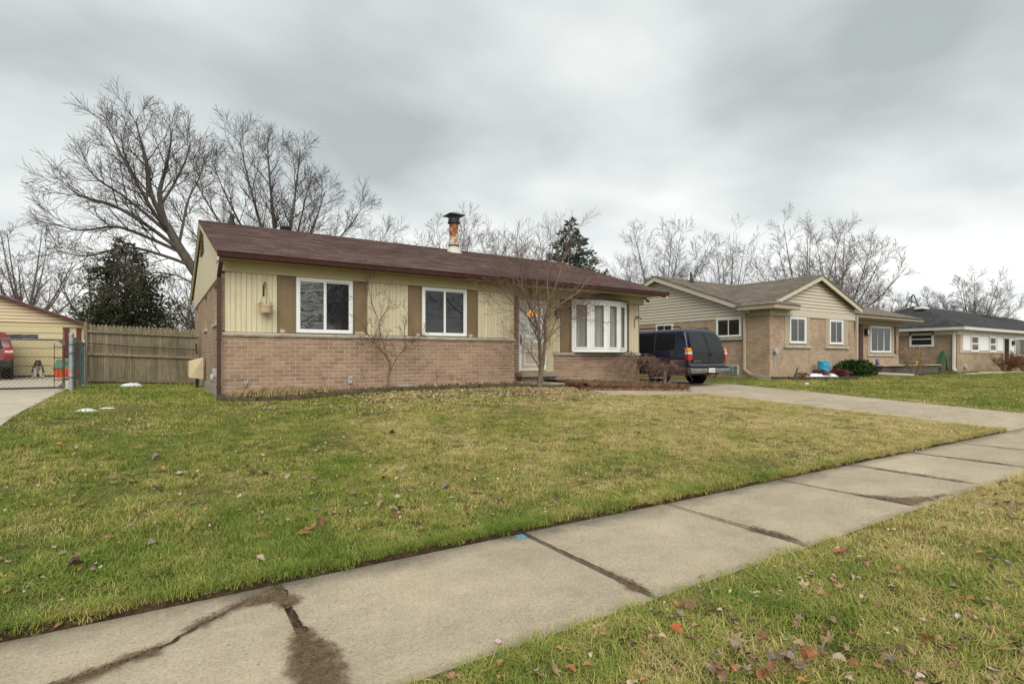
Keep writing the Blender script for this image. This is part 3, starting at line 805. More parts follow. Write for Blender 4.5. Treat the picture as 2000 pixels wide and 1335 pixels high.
# wall lantern beside the door
lan = MB(); lan.box(9.88, 9.96, YR-.02, YR+.004, 2.60, 2.86); lan.tube([(9.92, YR-.02, 2.83), (9.92, YR-.08, 2.87), (9.92, YR-.11, 2.83)], .008, 6)
lan.lathe([(.02, 2.84), (.075, 2.80), (.07, 2.785)], (9.92, YR-.12, 0), 6); lan.lathe([(.055, 2.55), (.05, 2.52), (.02, 2.50)], (9.92, YR-.12, 0), 6)
for k in range(6):
    t_ = k*math.pi/3; lan.tube([(9.92+.052*math.cos(t_), YR-.12+.052*math.sin(t_), 2.55), (9.92+.066*math.cos(t_), YR-.12+.066*math.sin(t_), 2.79)], .006, 4)
lam = lan.build('wall_lantern', m_iron, house)
MB().lathe([(.045, 2.555), (.057, 2.785)], (9.92, YR-.12, 0), 6).build('lantern_glass', m_glass_clear, lam)
# floodlight under the right eave
fl = MB(); fl.lathe([(.05, 0), (.05, .02)], (13.47, 12.80, 3.28), 10); fl.tube([(13.47, 12.80, 3.28), (13.50, 12.76, 3.22)], .015, 6); fl.tube([(13.48, 12.77, 3.24), (13.56, 12.70, 3.19)], [.025, .045], 10); fl.build('floodlight', m_black, house)
# outlet, hose bib and other small fittings on the front wall
m_grey = M('grey_box', (.42,.44,.44), .1, 8, .5, .4)
ob = MB(); ob.bbox(3.62, 3.71, YF-.04, YF, .76, .92, .008); ob = ob.build('outlet_box', m_grey, house)
MB().lathe([(.018, -.045), (.018, -.041)], (3.665, YF, .865), 10, 'y').build('outlet_socket', m_black, ob)
hb = MB(); hb.tube([(1.5, YF+.02, .80), (1.5, YF-.08, .80), (1.5, YF-.11, .76)], .018, 8); hb.lathe([(.045, -.075), (.045, -.065)], (1.5, YF, .84), 10, 'y'); hb.build('hose_bib', m_galv, house)
# meter and hatch on the side wall
mt = MB(); mt.bbox(HX0-.12, HX0-.0, 12.85, 13.05, .95, 1.12, .01); mt.lathe([(.07, -.16), (.085, -.12)], (HX0, 12.95, .93), 12, 'x'); mt.build('gas_meter', m_grey, house)
MB().ring(13.2, 13.9, 0, .025, .5, .95, .04).build('hatch_frame', m_concrete_wall, house) if False else None

# ================================================================== NEIGHBOUR HOUSE (right, tan siding)
m_nbrick = brick_mat('tan_brick_front', (.35,.243,.165), (.44,.318,.225), (.50,.42,.33), 'xy', .215, .078)
m_siding = board_mat('tan_siding', (.55,.50,.405), .05, 'x', (.30,.27,.21))
m_trim = M('tan_trim', (.42,.365,.27), .10, 1.5, .6, .3, fine=.02)
m_nroof = shingle_mat('greybrown_shingle', ((.095,.078,.062), (.165,.138,.113), (.24,.205,.17)))
m_nroof_y = shingle_mat('greybrown_shingle_side', ((.095,.078,.062), (.165,.138,.113), (.24,.205,.17)), 'y')
m_groove = M('siding_shadow_gap', (.10,.085,.065), .2, 3, .8, .2, fine=0)  # dark backing colour paints the lap shadow under each plank
nh = thing('tan_house', (27, 14, .5), 'tan brick house with front gable in beige lap siding beyond the driveway', 'house')
NX0, NXW, NX1, NYW, NYF, NYB = 20.8, 27.6, 34.95, 13.0, 14.1, 23.6
ZN = .4
wl = MB()
wl.prism([(NX0, NYW), (NXW, NYW), (NXW, NYF), (NX1, NYF), (NX1, NYB), (NX0, NYB)], ZN, 3.12, 'z')
nwall = wl.build('brick_wall', m_nbrick, nh)
MB().box(NX0-.012, NXW+.01, NYW-.012, NYW+.05, 1.545, 1.575).build('brick_ledge', m_sill, nh)
# siding planks
def planks(parent, z0, z1, halfw, place, h=.142):
    z = z0; i = 0
    while z < z1-.02:
        zt = min(z+h, z1); a0, b0 = halfw(z); a1, b1 = halfw(zt)
        if b0-a0 > .06:
            mb = MB(place)
            z = z+.020
            mb.add([(a0,-.026,z),(b0,-.026,z),(b1,-.004,zt),(a1,-.004,zt),(a0,.008,z),(b0,.008,z),(b1,.008,zt),(a1,.008,zt)],
                   [(0,1,2,3),(0,4,5,1),(7,6,5,4),(3,2,6,7),(0,3,7,4),(1,5,6,2)])
            mb.build('plank', m_siding, parent)
        z = zt
# side gable (faces our house)
NRY, NRZ, NEZ = 18.85, 5.36, 3.48
sg = MB().prism([(13.95, 3.12), (NYB, 3.12), (NYB, 3.5), (NRY, NRZ-.1), (13.95, 3.5)], NX0+.01, NX0+.08, 'x').build('gable_wall', m_groove, nh)
sl = (NRZ-NEZ)/(NRY-13.8)
def hw(z):
    d = max(0, (NRZ-.16-z)/sl); return max(13.98, NRY-d), min(NYB, NRY+d)
planks(sg, 3.02, NRZ-.2, hw, xf_left(NX0))
# main roof
nr = course_roof('roof', nh, NX0-.35, NX1+.4, (13.55, NRZ-sl*(NRY-13.55)), (NRY, NRZ), m_nroof, expo=.2)
course_roof('roof_slope', nr, NX0-.35, NX1+.4, (2*NRY-13.55, NRZ-sl*(NRY-13.55)), (NRY, NRZ), m_nroof, expo=.8)
rk = MB()
for (ya, za), (yb_, zb) in (((13.7, NRZ-sl*(NRY-13.7)), (NRY, NRZ)), ((NRY, NRZ), (2*NRY-13.7, NRZ-sl*(NRY-13.7)))):
    rk.prism([(ya, za-.05), (yb_, zb-.05), (yb_, zb-.26), (ya, za-.26)], NX0-.32, NX0-.28, 'x')
    rk.prism([(ya, za-.06), (yb_, zb-.06), (yb_, zb-.08), (ya, za-.08)], NX0-.28, NX0, 'x')
rk.build('rake_board', m_siding, nh)
# front wing gable
WX, WZ, WE = 24.25, 4.97, 3.72
wg = MB().prism([(NX0+.05, 3.12), (NXW-.05, 3.12), (NXW-.05, WE-.1), (WX, WZ-.12), (NX0+.05, WE-.1)], NYW+.012, NYW+.08, 'y').build('gable_wall', m_groove, nh)
ws = (WZ-WE)/(WX-NX0)
def hw2(z):
    d = max(0, (WZ-.15-z)/ws); return max(NX0+.0, WX-d), min(NXW+.06, WX+d)
planks(wg, 3.36, WZ-.18, hw2, xf_front(NYW))
MB().bbox(NX0-.03, NXW+.06, NYW-.05, NYW+.03, 3.08, 3.36, .006).build('frieze_board', m_siding, nh)
rf = MB(); WL = 16.9
for s in (-1, 1):
    xe = WX+s*(WX-NX0+.1); ze = WZ-ws*(WX-NX0+.1)
    n = 20; pr = []
    for i in range(n):
        a, b_ = i/n, (i+1)/n
        pr += [(lerp(xe, WX, a), lerp(ze, WZ, a)+.008), (lerp(xe, WX, b_), lerp(ze, WZ, b_))]
    pr += [(WX, WZ-.06), (xe, ze-.06)]
    mz = lambda z: 13.55 + max(0, z-(NRZ-sl*(NRY-13.55)))/sl + .12
    k_ = len(pr); vs_ = [(x, NYW-.32, z) for x, z in pr] + [(x, max(14.0, mz(z)), z) for x, z in pr]
    rf.add(vs_, [tuple(range(k_)), tuple(range(2*k_-1, k_-1, -1))] + [(i, (i+1) % k_, k_+(i+1) % k_, k_+i) for i in range(k_)])
rf.build('wing_roof', m_nroof_y, nr)
rk = MB()
for s in (-1, 1):
    xe = WX+s*(WX-NX0+.1); ze = WZ-ws*(WX-NX0+.1)
    rk.prism([(WX, WZ-.06), (xe, ze-.06), (xe, ze-.25), (WX, WZ-.25)], NYW-.29, NYW-.25, 'y')
    rk.prism([(WX, WZ-.065), (xe, ze-.065), (xe, ze-.085), (WX, WZ-.085)], NYW-.25, NYW, 'y')
rk.build('rake_board', m_siding, nh)
# eave return at the corner and the low eave over the entry
er = MB(); er.bbox(NX0-.50, 22.1, NYW-.55, 14.15, 3.30, 3.47, .01); er.box(NX0-.05, 21.85, NYW-.03, 14.1, 3.08, 3.30)
er.build('eave_return', m_trim, nh)
er = MB(); x0, x1, y0, y1, z0, z1 = NX0-.55, 22.15, NYW-.6, 14.3, 3.475, 3.80
er.add([(x0,y0,z0),(x1,y0,z0),(x1,y1,z0),(x0,y1,z0),(x0+.75,y0+.7,z1),(x1-.45,y0+.7,z1),(x1-.45,y1,z1),(x0+.75,y1,z1)], [(0,3,2,1),(4,5,6,7),(0,1,5,4),(1,2,6,5),(2,3,7,6),(3,0,4,7)])
er.build('return_roof', m_nroof, nr)
er = MB(); er.bbox(27.4, NX1+.55, 13.1, NYF+.1, 3.30, 3.44, .01); er.box(NXW, NX1+.15, NYF-.12, NYF+.05, 3.08, 3.302); er.build('porch_eave', m_trim, nh)
er = MB(); er.add([(27.3,13.0,3.445),(NX1+.6,13.0,3.445),(NX1+.6,16,3.445),(27.3,16,3.445),(27.9,16,4.4),(NX1+.3,16,4.4)], [(0,3,2,1),(0,1,5,4),(1,2,5),(2,3,4,5),(3,0,4)])
er.build('porch_roof', m_nroof, nr)
m_ntrim = m_trim
def shut_window(u0, u1, w0, w1, z0, z1, yf, cols):
    for a, b_ in ((u0, w0-.02), (w1+.02, u1)):
        mb = MB(); mb.bbox(a, b_, yf-.03, yf+.02, z0-.06, 3.08, .006)
        n = max(1, int((b_-a)/.12))
        for i in range(1, n): mb.box(lerp(a, b_, i/n)-.006, lerp(a, b_, i/n)+.006, yf-.038, yf-.031, z0-.05, 3.07)
        mb.build('shutter', m_trim, nh)
    window(nh, xf_front(yf-.03), w0, w1, z0, z1, fr=.07, sash=.025, cols=cols, back=(m_curtain if cols == 3 else m_room))
    MB().bbox(u0-.06, u1+.06, yf-.08, yf+.02, z0-.2, z0-.08, .012).build('sill_stone', m_sill, nh)
shut_window(21.85, 23.75, 22.18, 23.42, 1.95, 3.06, NYW, 2)
shut_window(25.05, 27.0, 25.35, 26.52, 1.95, 3.06, NYW, 2)
shut_window(31.35, 34.35, 31.6, 33.9, 1.62, 3.04, NYF, 3)
m_darkred = M('dark_red_paint', (.075,.022,.018), .2, 4, .5, .4)
MB().bbox(30.42, 30.82, NYF-.05, NYF+.02, .92, 3.08, .01).build('front_door', m_darkred, nh)
MB().bbox(34.42, 34.56, NYF-.04, NYF+.02, 1.5, 3.08, .01).build('shutter', m_darkred, nh)
pl = MB(); pl.bbox(31.0, 31.24, NYF-.16, NYF-.0, 2.50, 2.86, .02); lp = pl.build('wall_lantern', m_iron, nh)
MB().bbox(31.04, 31.20, NYF-.175, NYF-.162, 2.55, 2.80, .01).build('lantern_glass', m_curtain, lp)
window(nh, xf_left(NX0-.03), 14.27, 15.5, 2.24, 3.06, fr=.06, sash=.025, cols=2)
MB().bbox(NX0-.10, NX0+.02, 14.2, 15.58, 2.10, 2.20, .012).build('sill_stone', m_sill, nh)
window(nh, xf_left(NX0-.03), 17.95, 19.0, 2.30, 2.98, fr=.06, sash=.025, cols=2)
# glass-block basement window, block by block
m_gblock = M('glass_block', (.20,.27,.28), .4, 6, .15, .6, fine=.05)
gbk = MB().box(NX0-.03, NX0+.01, 14.42, 15.28, .62, 1.02).build('block_window', m_white, nh)
for i in range(4):
    for j in range(2):
        MB().bbox(NX0-.055, NX0-.028, 14.44+i*.21, 14.44+i*.21+.19, .64+j*.19, .64+j*.19+.17, .012).build('glass_block', m_gblock, gbk)
# downspouts
m_nspout = M('tan_spout', (.50,.46,.38), .12, 4, .45, .4)
dsn = MB(); ribbed(dsn, [(NX0-.10, 14.0, 3.30), (NX0-.10, 14.06, 3.1), (NX0-.10, 14.06, .85), (NX0-.14, 13.75, .66), (NX0-.5, 12.6, .56)], .09, .07)
dsn.build('downspout', m_nspout, nh)
dsn = MB(); ribbed(dsn, [(NXW+.08, 12.9, 3.30), (NXW+.08, 12.92, .75)], .1, .08); dsn.tube([(NXW+.08, 12.9, .78), (NXW+.3, 12.4, .62), (NXW+.6, 11.7, .58), (NXW+.9, 10.9, .55)], [.06, .06, .07, .07], 10)
dsn.build('downspout', m_nspout, nh)
cv = MB(); cv.lathe([(.12, -.14), (.12, -.05), (.05, 0)], (21.12, NYW, 1.62), 12, 'y'); cv.box(21.09, 21.13, NYW-.05, NYW-.01, .95, 1.55); cv.build('vent_pipe', m_grey, nh)
cv = MB(); cv.lathe([(.16, 5.2), (.16, 5.55), (.21, 5.56), (.21, 5.62), (.17, 5.64)], (22.8, 18.95, 0), 14); cv.build('roof_vent', m_galv, nr)
cv = MB(); cv.lathe([(.22, 5.05), (.08, 5.24), (.05, 5.3), (.05, 5.6)], (22.4, 18.2, 0), 12); cv.build('vent_pipe', m_black, nr)
cv = MB(); cv.lathe([(.17, 4.5), (.17, 4.85), (.24, 4.86), (.24, 4.95), (.1, 4.97)], (34.2, 16.6, 0), 14); cv.build('roof_vent', m_galv, nr)
m_stepdark = M('weathered_step', (.13,.115,.10), .3, 5, .95, .2)
pst = MB(); pst.bbox(28.6, 34.9, 12.2, NYF, .4, .93, .02); pst.build('porch', m_stepdark, nh)
pst = MB(); pst.bbox(28.5, 35.0, 12.1, NYF-.01, .932, .985, .01); pst.build('porch_slab', m_trim, nh)

# ================================================================== THIRD HOUSE
m_hbrick = brick_mat('brown_brick', (.33,.235,.155), (.40,.295,.205), (.44,.375,.295), 'xy', .215, .078)
m_hroof = shingle_mat('charcoal_shingle', ((.020,.020,.022), (.045,.045,.048), (.085,.085,.088)))
m_whitetrim = M('white_trim', (.70,.69,.65), .12, 2, .5, .4, fine=.02)
m_whitepanel = M('white_panel', (.80,.81,.83), .05, 2, .5, .4, fine=.02)
m_pinktrim = M('weathered_trim', (.56,.44,.35), .15, 4, .6, .3)
h3 = thing('grey_roofed_house', (46, 14, .47), 'low brick house with charcoal hip roof and white front panels at the right edge', 'house')
HX, HF, HXE, HBk = 39.8, 13.0, 55.0, 20.2
MB().box(HX, HXE, HF, HBk, .35, 3.0).build('brick_wall', m_hbrick, h3)
e = MB(); e.bbox(HX-.55, HXE+.5, HF-.55, HBk+.5, 2.98, 3.20, .02); e.box(HX-.06, HXE+.06, HF-.06, HBk+.06, 2.72, 2.985); eav = e.build('eave', m_whitetrim, h3)
hr = MB(); a0, a1, b0, b1 = HX-.62, HXE+.55, HF-.62, HBk+.55; rz = 4.86; ry = (b0+b1)/2
hr.add([(a0,b0,3.205),(a1,b0,3.205),(a1,b1,3.205),(a0,b1,3.205),(a0+4.2,ry,rz),(a1-4.2,ry,rz)], [(0,3,2,1),(0,1,5,4),(1,2,5),(2,3,4,5),(3,0,4)])
hroof = hr.build('roof', m_hroof, h3)
window(h3, xf_left(HX-.03), 14.15, 15.45, 2.02, 2.96, fr=.09, sash=.03, cols=1, rows=2, back=m_screen)
m_yboard = M('yellow_vent_board', (.36,.29,.06), .3, 8, .8, .2)
MB().bbox(HX-.05, HX+.02, 14.15, 15.0, .62, .84, .01).build('basement_vent', m_yboard, h3)
ribs = MB(); ribbed(ribs, [(HX-.12, HF+.10, 2.95), (HX-.12, HF+.12, .72), (HX-.3, HF-.0, .58)], .15, .11); ribs.build('downspout', m_whitetrim, h3)
MB().bbox(HX+.35, 52, HF-.05, HF+.02, 1.62, 2.74, .01).build('panel_band', m_pinktrim, h3)
for x0, x1 in ((40.5, 41.6), (43.1, 44.6), (46.2, 47.2), (48.6, 49.3)): MB().bbox(x0, x1, HF-.075, HF-.045, 1.78, 2.70, .01).build('white_panel', m_whitepanel, h3)
for x0, x1 in ((41.75, 43.0), (44.8, 46.0)): window(h3, xf_front(HF-.06), x0, x1, 1.70, 2.72, fr=.09, sash=.04, cols=1, rows=2, back=m_screen)
window(h3, xf_front(HF-.06), 49.5, 52.6, 1.45, 2.72, fr=.09, sash=.03, cols=3, back=m_curtain)
mb = MB(); mb.ring(47.35, 48.45, HF-.08, HF-.03, .75, 2.72, .1); dd = mb.build('front_door', m_whitetrim, h3); MB().box(47.45, 48.35, HF-.07, HF-.06, .85, 2.62).build('door_panel', m_room, dd)
mb = MB(); mb.bbox(48.85, 49.15, HF-.2, HF-.076, 2.2, 2.5, .02); mb.build('wall_lantern', m_iron, h3)
vn = MB(); vn.lathe([(.17, -.1), (.17, 0)], (40.9, HF, .82), 12, 'y'); vn.build('dryer_vent', m_grey, h3)
# antenna tripod on its ridge
tp = MB(); q = (43.2, 16.6)
for a, b_ in (((q[0]-.55, q[1]-.1, 4.72), (q[0], q[1], 5.62)), ((q[0]-.15, q[1]+.4, 4.75), (q[0]+.02, q[1], 5.62)), ((q[0]+1.25, q[1]+.1, 4.8), (q[0]+.2, q[1], 5.62)), ((q[0], q[1], 5.62), (q[0]+.2, q[1], 5.62)), ((q[0]-.3, q[1]+.05, 5.12), (q[0]+.78, q[1], 5.16))):
    tp.tube([a, b_], .03, 6)
tag(tp.build('antenna_tripod', m_iron), 'empty metal antenna tripod standing on the charcoal roof ridge', 'antenna mount')
MB().bbox(42.1, 42.9, 15.5, 16.1, 4.52, 4.68, .05).build('roof_snow', M('snow', (.80,.83,.87), .08, 6, .7, .3, bump=.3, bscale=30), hroof)
# garden hose hanging on the side wall
hs = MB(); rnd = random.Random(3)
for k in range(6):
    w = .20+.035*k*rnd.uniform(.6, 1.2); y0 = 13.62+rnd.uniform(-.03, .03); pts = []
    for i in range(17):
        t_ = i/16; a = math.pi*t_
        pts.append((HX-.10-.02*k+rnd.uniform(-.01, .01), y0 + w*.62*math.cos(a)*(1.15 if t_ < .5 else 1)*(.4+.6*abs(math.cos(a))), .55 + 1.2*math.sin(a)**.7))
    hs.tube(pts, .016, 6)
tag(hs.build('garden_hose', M('green_hose', (.03,.26,.15), .3, 8, .4, .4), smooth=True), 'green garden hose hanging in loops on the brown brick side wall', 'hose')

# ================================================================== FOURTH HOUSE
h4 = thing('far_house', (70, 17, .47), 'far low house with dark roof and white gable trim, furthest down the street', 'house')
MB().box(60, 80, 16, 27, .3, 3.2).build('wall', m_hbrick, h4)
hr = MB().add([(58.5,14.5,3.3),(80,14.5,3.3),(80,28,3.3),(58.5,28,3.3),(58.5,21,5.7),(80,21,5.7)], [(0,3,2,1),(0,1,5,4),(1,2,5),(2,3,4,5),(3,0,4)]); hr4 = hr.build('roof', m_hroof, h4)
rk = MB(); rk.prism([(14.3, 3.25), (21, 5.66), (28.2, 3.25), (28.2, 2.95), (21, 5.36), (14.3, 2.95)], 58.3, 58.48, 'x'); rk.prism([(16, 3.2), (21, 5.1), (26, 3.2)], 59.9, 60, 'x'); rk.build('gable_trim', m_whitetrim, h4)
MB().lathe([(.25, 5.3), (.25, 6.1), (.36, 6.12), (.36, 6.3), (.1, 6.35)], (63.3, 20.8, 0), 12).build('roof_vent', m_galv, hr4)

# ================================================================== GARAGE (left)
m_gsiding = board_mat('cream_siding', (.64,.52,.35), .05, 'x', (.36,.28,.16))
m_gdoor = board_mat('yellow_garage_door', (.57,.50,.30), .06, 'x', (.34,.28,.14))
m_gred = M('oxblood_trim', (.13,.036,.028), .25, 3, .6, .3)
m_groof = shingle_mat('grey_shingle', ((.09,.085,.08), (.15,.14,.13), (.21,.20,.19)), 'y')
ga = thing('garage', (-6.3, 28, .6), 'yellow sided garage with oxblood red trim behind the chain-link gate', 'garage')
GX0, GX1, GY = -10.2, -2.50, 28.0
MB().box(GX0, GX1, GY+.03, GY+7, .5, 2.72).build('wall', m_gsiding, ga)
gz = lambda x: 2.66 + .385*(min(x-GX0, GX1-x)+.25)
gg = MB().prism([(GX0, 2.7), (GX1, 2.7), (GX1, 2.72), (-6.35, gz(-6.35)-.2), (GX0, 2.72)], GY+.012, GY+.1, 'y').build('gable_wall', m_groove, ga)
z = 2.70
while z < 4.1:
    d = (z-2.66)/.385 - .25+.16; zt = z+.125; d2 = (zt-2.66)/.385-.25+.16
    a0, b0, a1, b1 = GX0+max(d, -.0), GX1-max(d, -.0), GX0+max(0, d2), GX1-max(0, d2)
    z = z+.018; mb = MB(); mb.add([(a0,GY-.022,z),(b0,GY-.022,z),(b1,GY-.004,zt),(a1,GY-.004,zt),(a0,GY+.008,z),(b0,GY+.008,z),(b1,GY+.008,zt),(a1,GY+.008,zt)], [(0,1,2,3),(0,4,5,1),(7,6,5,4),(3,2,6,7),(0,3,7,4),(1,5,6,2)])
    mb.build('plank', m_gsiding, gg); z = zt
MB().bbox(GX0-.1, GX1+.05, GY-.04, GY+.03, 2.55, 2.66, .005).build('lintel', m_gdoor, ga)
gr = MB()
for s in (-1, 1):
    xe = -6.35+s*(3.85+.3); ze = gz(GX1)-.385*.3; ap = gz(-6.35)
    gr.prism([(-6.35, ap), (xe, ze), (xe, ze-.05), (-6.35, ap-.05)], GY-.25, GY+7.2, 'y')
groof = gr.build('roof', m_groof, ga)
gr = MB()
for s in (-1, 1):
    xe = -6.35+s*(3.85+.3); ze = gz(GX1)-.385*.3; ap = gz(-6.35)
    gr.prism([(-6.35, ap-.03), (xe, ze-.03), (xe, ze-.12), (-6.35, ap-.12)], GY-.29, GY-.252, 'y')
gr.build('rake_board', m_gred, ga)
# overhead door of five sections
gd = MB().box(-8.2, -3.20, GY-.0, GY+.029, .62, 2.55).build('garage_door', m_groove, ga)
zz = [.64, 1.02, 1.36, 1.70, 2.04, 2.30, 2.55]
for a, b_ in zip(zz, zz[1:]):
    MB().bbox(-8.2, -3.20, GY-.035, GY-.001, a+.014, b_-.004, .006).build('door_section', m_gdoor, gd)
MB().box(-4.95, -3.95, GY-.045, GY-.036, 2.09, 2.25).build('door_window', m_glass_wavy, gd)
MB().box(-8.2, -3.20, GY-.05, GY-.0, .60, .645).build('door_seal', m_black, gd)
for x in (-3.16, -2.78): MB().bbox(x, x+.14, GY-.05, GY+.03, .6, 2.55, .005).build('corner_trim', m_gred, ga)
MB().bbox(-2.56, -2.48, GY-.02, GY+.06, .6, 2.6, .005).build('corner_board', m_gsiding, ga)

# ================================================================== STOCKADE FENCE
def fence_mat():
    t = NT('weathered_picket')
    oi = t.N.new('ShaderNodeObjectInfo'); s = t.noise(1, 5, .7, t.mapping((30, 30, 1.6)))
    col = t.ramp(s, [(.28, (.10,.088,.062)), (.5, (.20,.172,.122)), (.74, (.30,.262,.195))])
    col = t.mix(col, t.ramp(oi.outputs['Random'], [(0, (.78,.78,.76)), (1, (1.15,1.13,1.1))]), 1, 'MULTIPLY')
    n = t.noise(2.2, 6, .7); col = t.mix(col, (.075,.085,.03), t.val(n, .48, .75, 0, .65))
    t.bump(s, .5, .006); return t.set(col, .95, .1)
m_fence = fence_mat()
fn = thing('picket_fence', (-.3, 19, .5), 'weathered grey stockade fence with round-topped pickets left of the house', 'fence')
rnd = random.Random(8)
FX0, FX1, NP = -1.66, .98, 29
def fy(x): return lerp(19.35, 18.85, (x-FX0)/(FX1-FX0))
def ftop(x): return lerp(2.30, 2.20, (x-FX0)/(FX1-FX0))
for i in range(NP):
    x = lerp(FX0, FX1, (i+.5)/NP); w = .0462; y = fy(x)+(i % 2)*.006+rnd.uniform(-.002, .002); zt = ftop(x)+rnd.uniform(-.012, .012)
    pts = [(x-w, .42), (x+w, .42), (x+w, zt-.10), (x+w*.8, zt-.045), (x+w*.4, zt-.01), (x, zt), (x-w*.4, zt-.01), (x-w*.8, zt-.045), (x-w, zt-.10)]
    tl = rnd.uniform(-.003, .003)
    pts = [(px+tl*(pz-.5), pz) for px, pz in pts]
    MB().prism(pts, y, y+.02, 'y').build('picket', m_fence, fn)
for zc, dz in ((2.09, -.11), (1.46, -.12), (.72, -.10)):
    mb = MB(); mb.add([(FX0-.02, fy(FX0)-.055, zc-.035), (FX1, fy(FX1)-.055, zc+dz-.035), (FX1, fy(FX1)-.008, zc+dz-.035), (FX0-.02, fy(FX0)-.008, zc-.035), (FX0-.02, fy(FX0)-.055, zc+.035), (FX1, fy(FX1)-.055, zc+dz+.035), (FX1, fy(FX1)-.008, zc+dz+.035), (FX0-.02, fy(FX0)-.008, zc+.035)],
        [(0,3,2,1),(4,5,6,7),(0,1,5,4),(1,2,6,5),(2,3,7,6),(3,0,4,7)])
    mb.build('rail', m_fence, fn)
mb = MB(); mb.bbox(FX0-.10, FX0-.01, 19.28, 19.38, .4, 2.34, .008); mb.build('post', m_fence, fn)
# leaning pole and wire in front of the fence
mb = MB(); mb.tube([(FX0, 19.2, 1.76), (-.6, 19.02, 1.66), (.95, 18.7, 1.58)], .018, 6); mb.build('brace_wire', m_iron, fn)

# ================================================================== CHAIN-LINK GATE AND SIDE FENCE
m_wire = M('dull_wire', (.16,.15,.14), .3, 10, .6, .4, .5)
def chain(mb, p0, p1, z0, z1, cell=.085, r=.0028):
    p0, p1 = Vector(p0), Vector(p1); L = (p1-p0).length; d = (p1-p0)/L; H = z1-z0
    k = -H
    while k < L:
        for s in (0, 1):
            a, b_ = k, k+H; za, zb = (z0, z1) if s == 0 else (z1, z0)
            if a < 0: za = lerp(za, zb, -a/H); a = 0
            if b_ > L: zb = lerp(za, zb, (L-a)/(b_-a)); b_ = L
            if b_-a > .01:
                q0, q1 = p0+d*a, p0+d*b_
                mb.tube([(q0.x, q0.y, za), (q1.x, q1.y, zb)], r, 3, False)
        k += cell
gy = 16.0; gt = grade(-3, 16)
gate = thing('chain_link_gate', (-3.2, gy, gt), 'chain-link driveway gate with rusty end rail in front of the garage', 'gate')
mb = MB(); mb.tube([(-7.2, gy, gt+.09), (-1.80, gy, gt+.09)], .022, 8); mb.build('bottom_rail', m_iron, gate)
mb = MB(); mb.tube([(-7.2, gy, gt+1.17), (-1.80, gy, gt+1.17)], .022, 8); mb.build('top_rail', m_wire, gate)
mb = MB(); mb.tube([(-1.82, gy, gt+.07), (-1.82, gy, gt+1.19)], .024, 8); mb.build('end_rail', m_rust, gate)
for z in (.09, 1.17):
    mb = MB(); s = 1 if z < .5 else -1
    mb.add([(-1.79, gy-.03, gt+z), (-1.95, gy-.03, gt+z), (-1.79, gy-.03, gt+z+s*.14), (-1.79, gy+.03, gt+z), (-1.95, gy+.03, gt+z), (-1.79, gy+.03, gt+z+s*.14)], [(0,1,2),(3,5,4),(0,3,4,1),(1,4,5,2),(2,5,3,0)]); mb.build('corner_brace', m_wire, gate)
mb = MB(); chain(mb, (-7.2, gy, 0), (-1.84, gy, 0), gt+.09, gt+1.13); o = mb.build('chain_mesh', m_wire, gate, fix=False); o['kind'] = 'stuff'
mb = MB(); mb.tube([(-1.98, gy-.01, gt+.1), (-1.98, gy-.01, gt+1.1)], .007, 5)
for z in (.25, .5, .75, 1.0): mb.box(-2.0, -1.80, gy-.03, gy+.03, gt+z, gt+z+.018)
mb.build('tension_bar', m_rust, gate)
mb = MB()
for z in (.27, .95): mb.tube([(-1.82, gy, gt+z), (-1.68, gy, gt+z)], .018, 6)
mb.build('latch', m_iron, gate)
sf = thing('chain_link_fence', (-1.68, 17.5, .5), 'short chain-link fence run with grey posts and green stakes beside the gate', 'fence')
sp = (-1.68, 16.0); ep = (-1.72, 19.1)
mb = MB(); mb.lathe([(.048, gt-.1), (.048, gt+1.27), (.055, gt+1.28), (.05, gt+1.32), (.02, gt+1.335)], (sp[0], sp[1], 0), 14); mb.build('post', m_galv, sf)
for z in (.85, 1.05, .3):
    mb = MB(); mb.lathe([(.054, gt+z), (.054, gt+z+.03)], (sp[0], sp[1], 0), 12); mb.build('post_band', m_wire, sf)
mb = MB(); mb.lathe([(.04, .4), (.04, gt+1.22), (.03, gt+1.25)], (ep[0], ep[1]-.06, 0), 12); mb.build('post', m_galv, sf)
mb = MB(); mb.tube([(sp[0], sp[1], gt+1.25), (ep[0], ep[1]-.06, gt+1.15)], .02, 8); mb.build('top_rail', m_galv, sf)
mb = MB(); chain(mb, (sp[0], sp[1]+.05, 0), (ep[0], ep[1]-.08, 0), gt+.05, gt+1.14); o = mb.build('chain_mesh', m_wire, sf, fix=False); o['kind'] = 'stuff'
m_green = M('green_stake', (.035,.17,.14), .25, 8, .5, .4)
for y, h in ((16.95, 1.26), (18.0, 1.2)):
    mb = MB(); mb.box(-1.735, -1.69, y-.02, y+.02, .4, gt+h); mb.build('green_stake', m_green, sf)

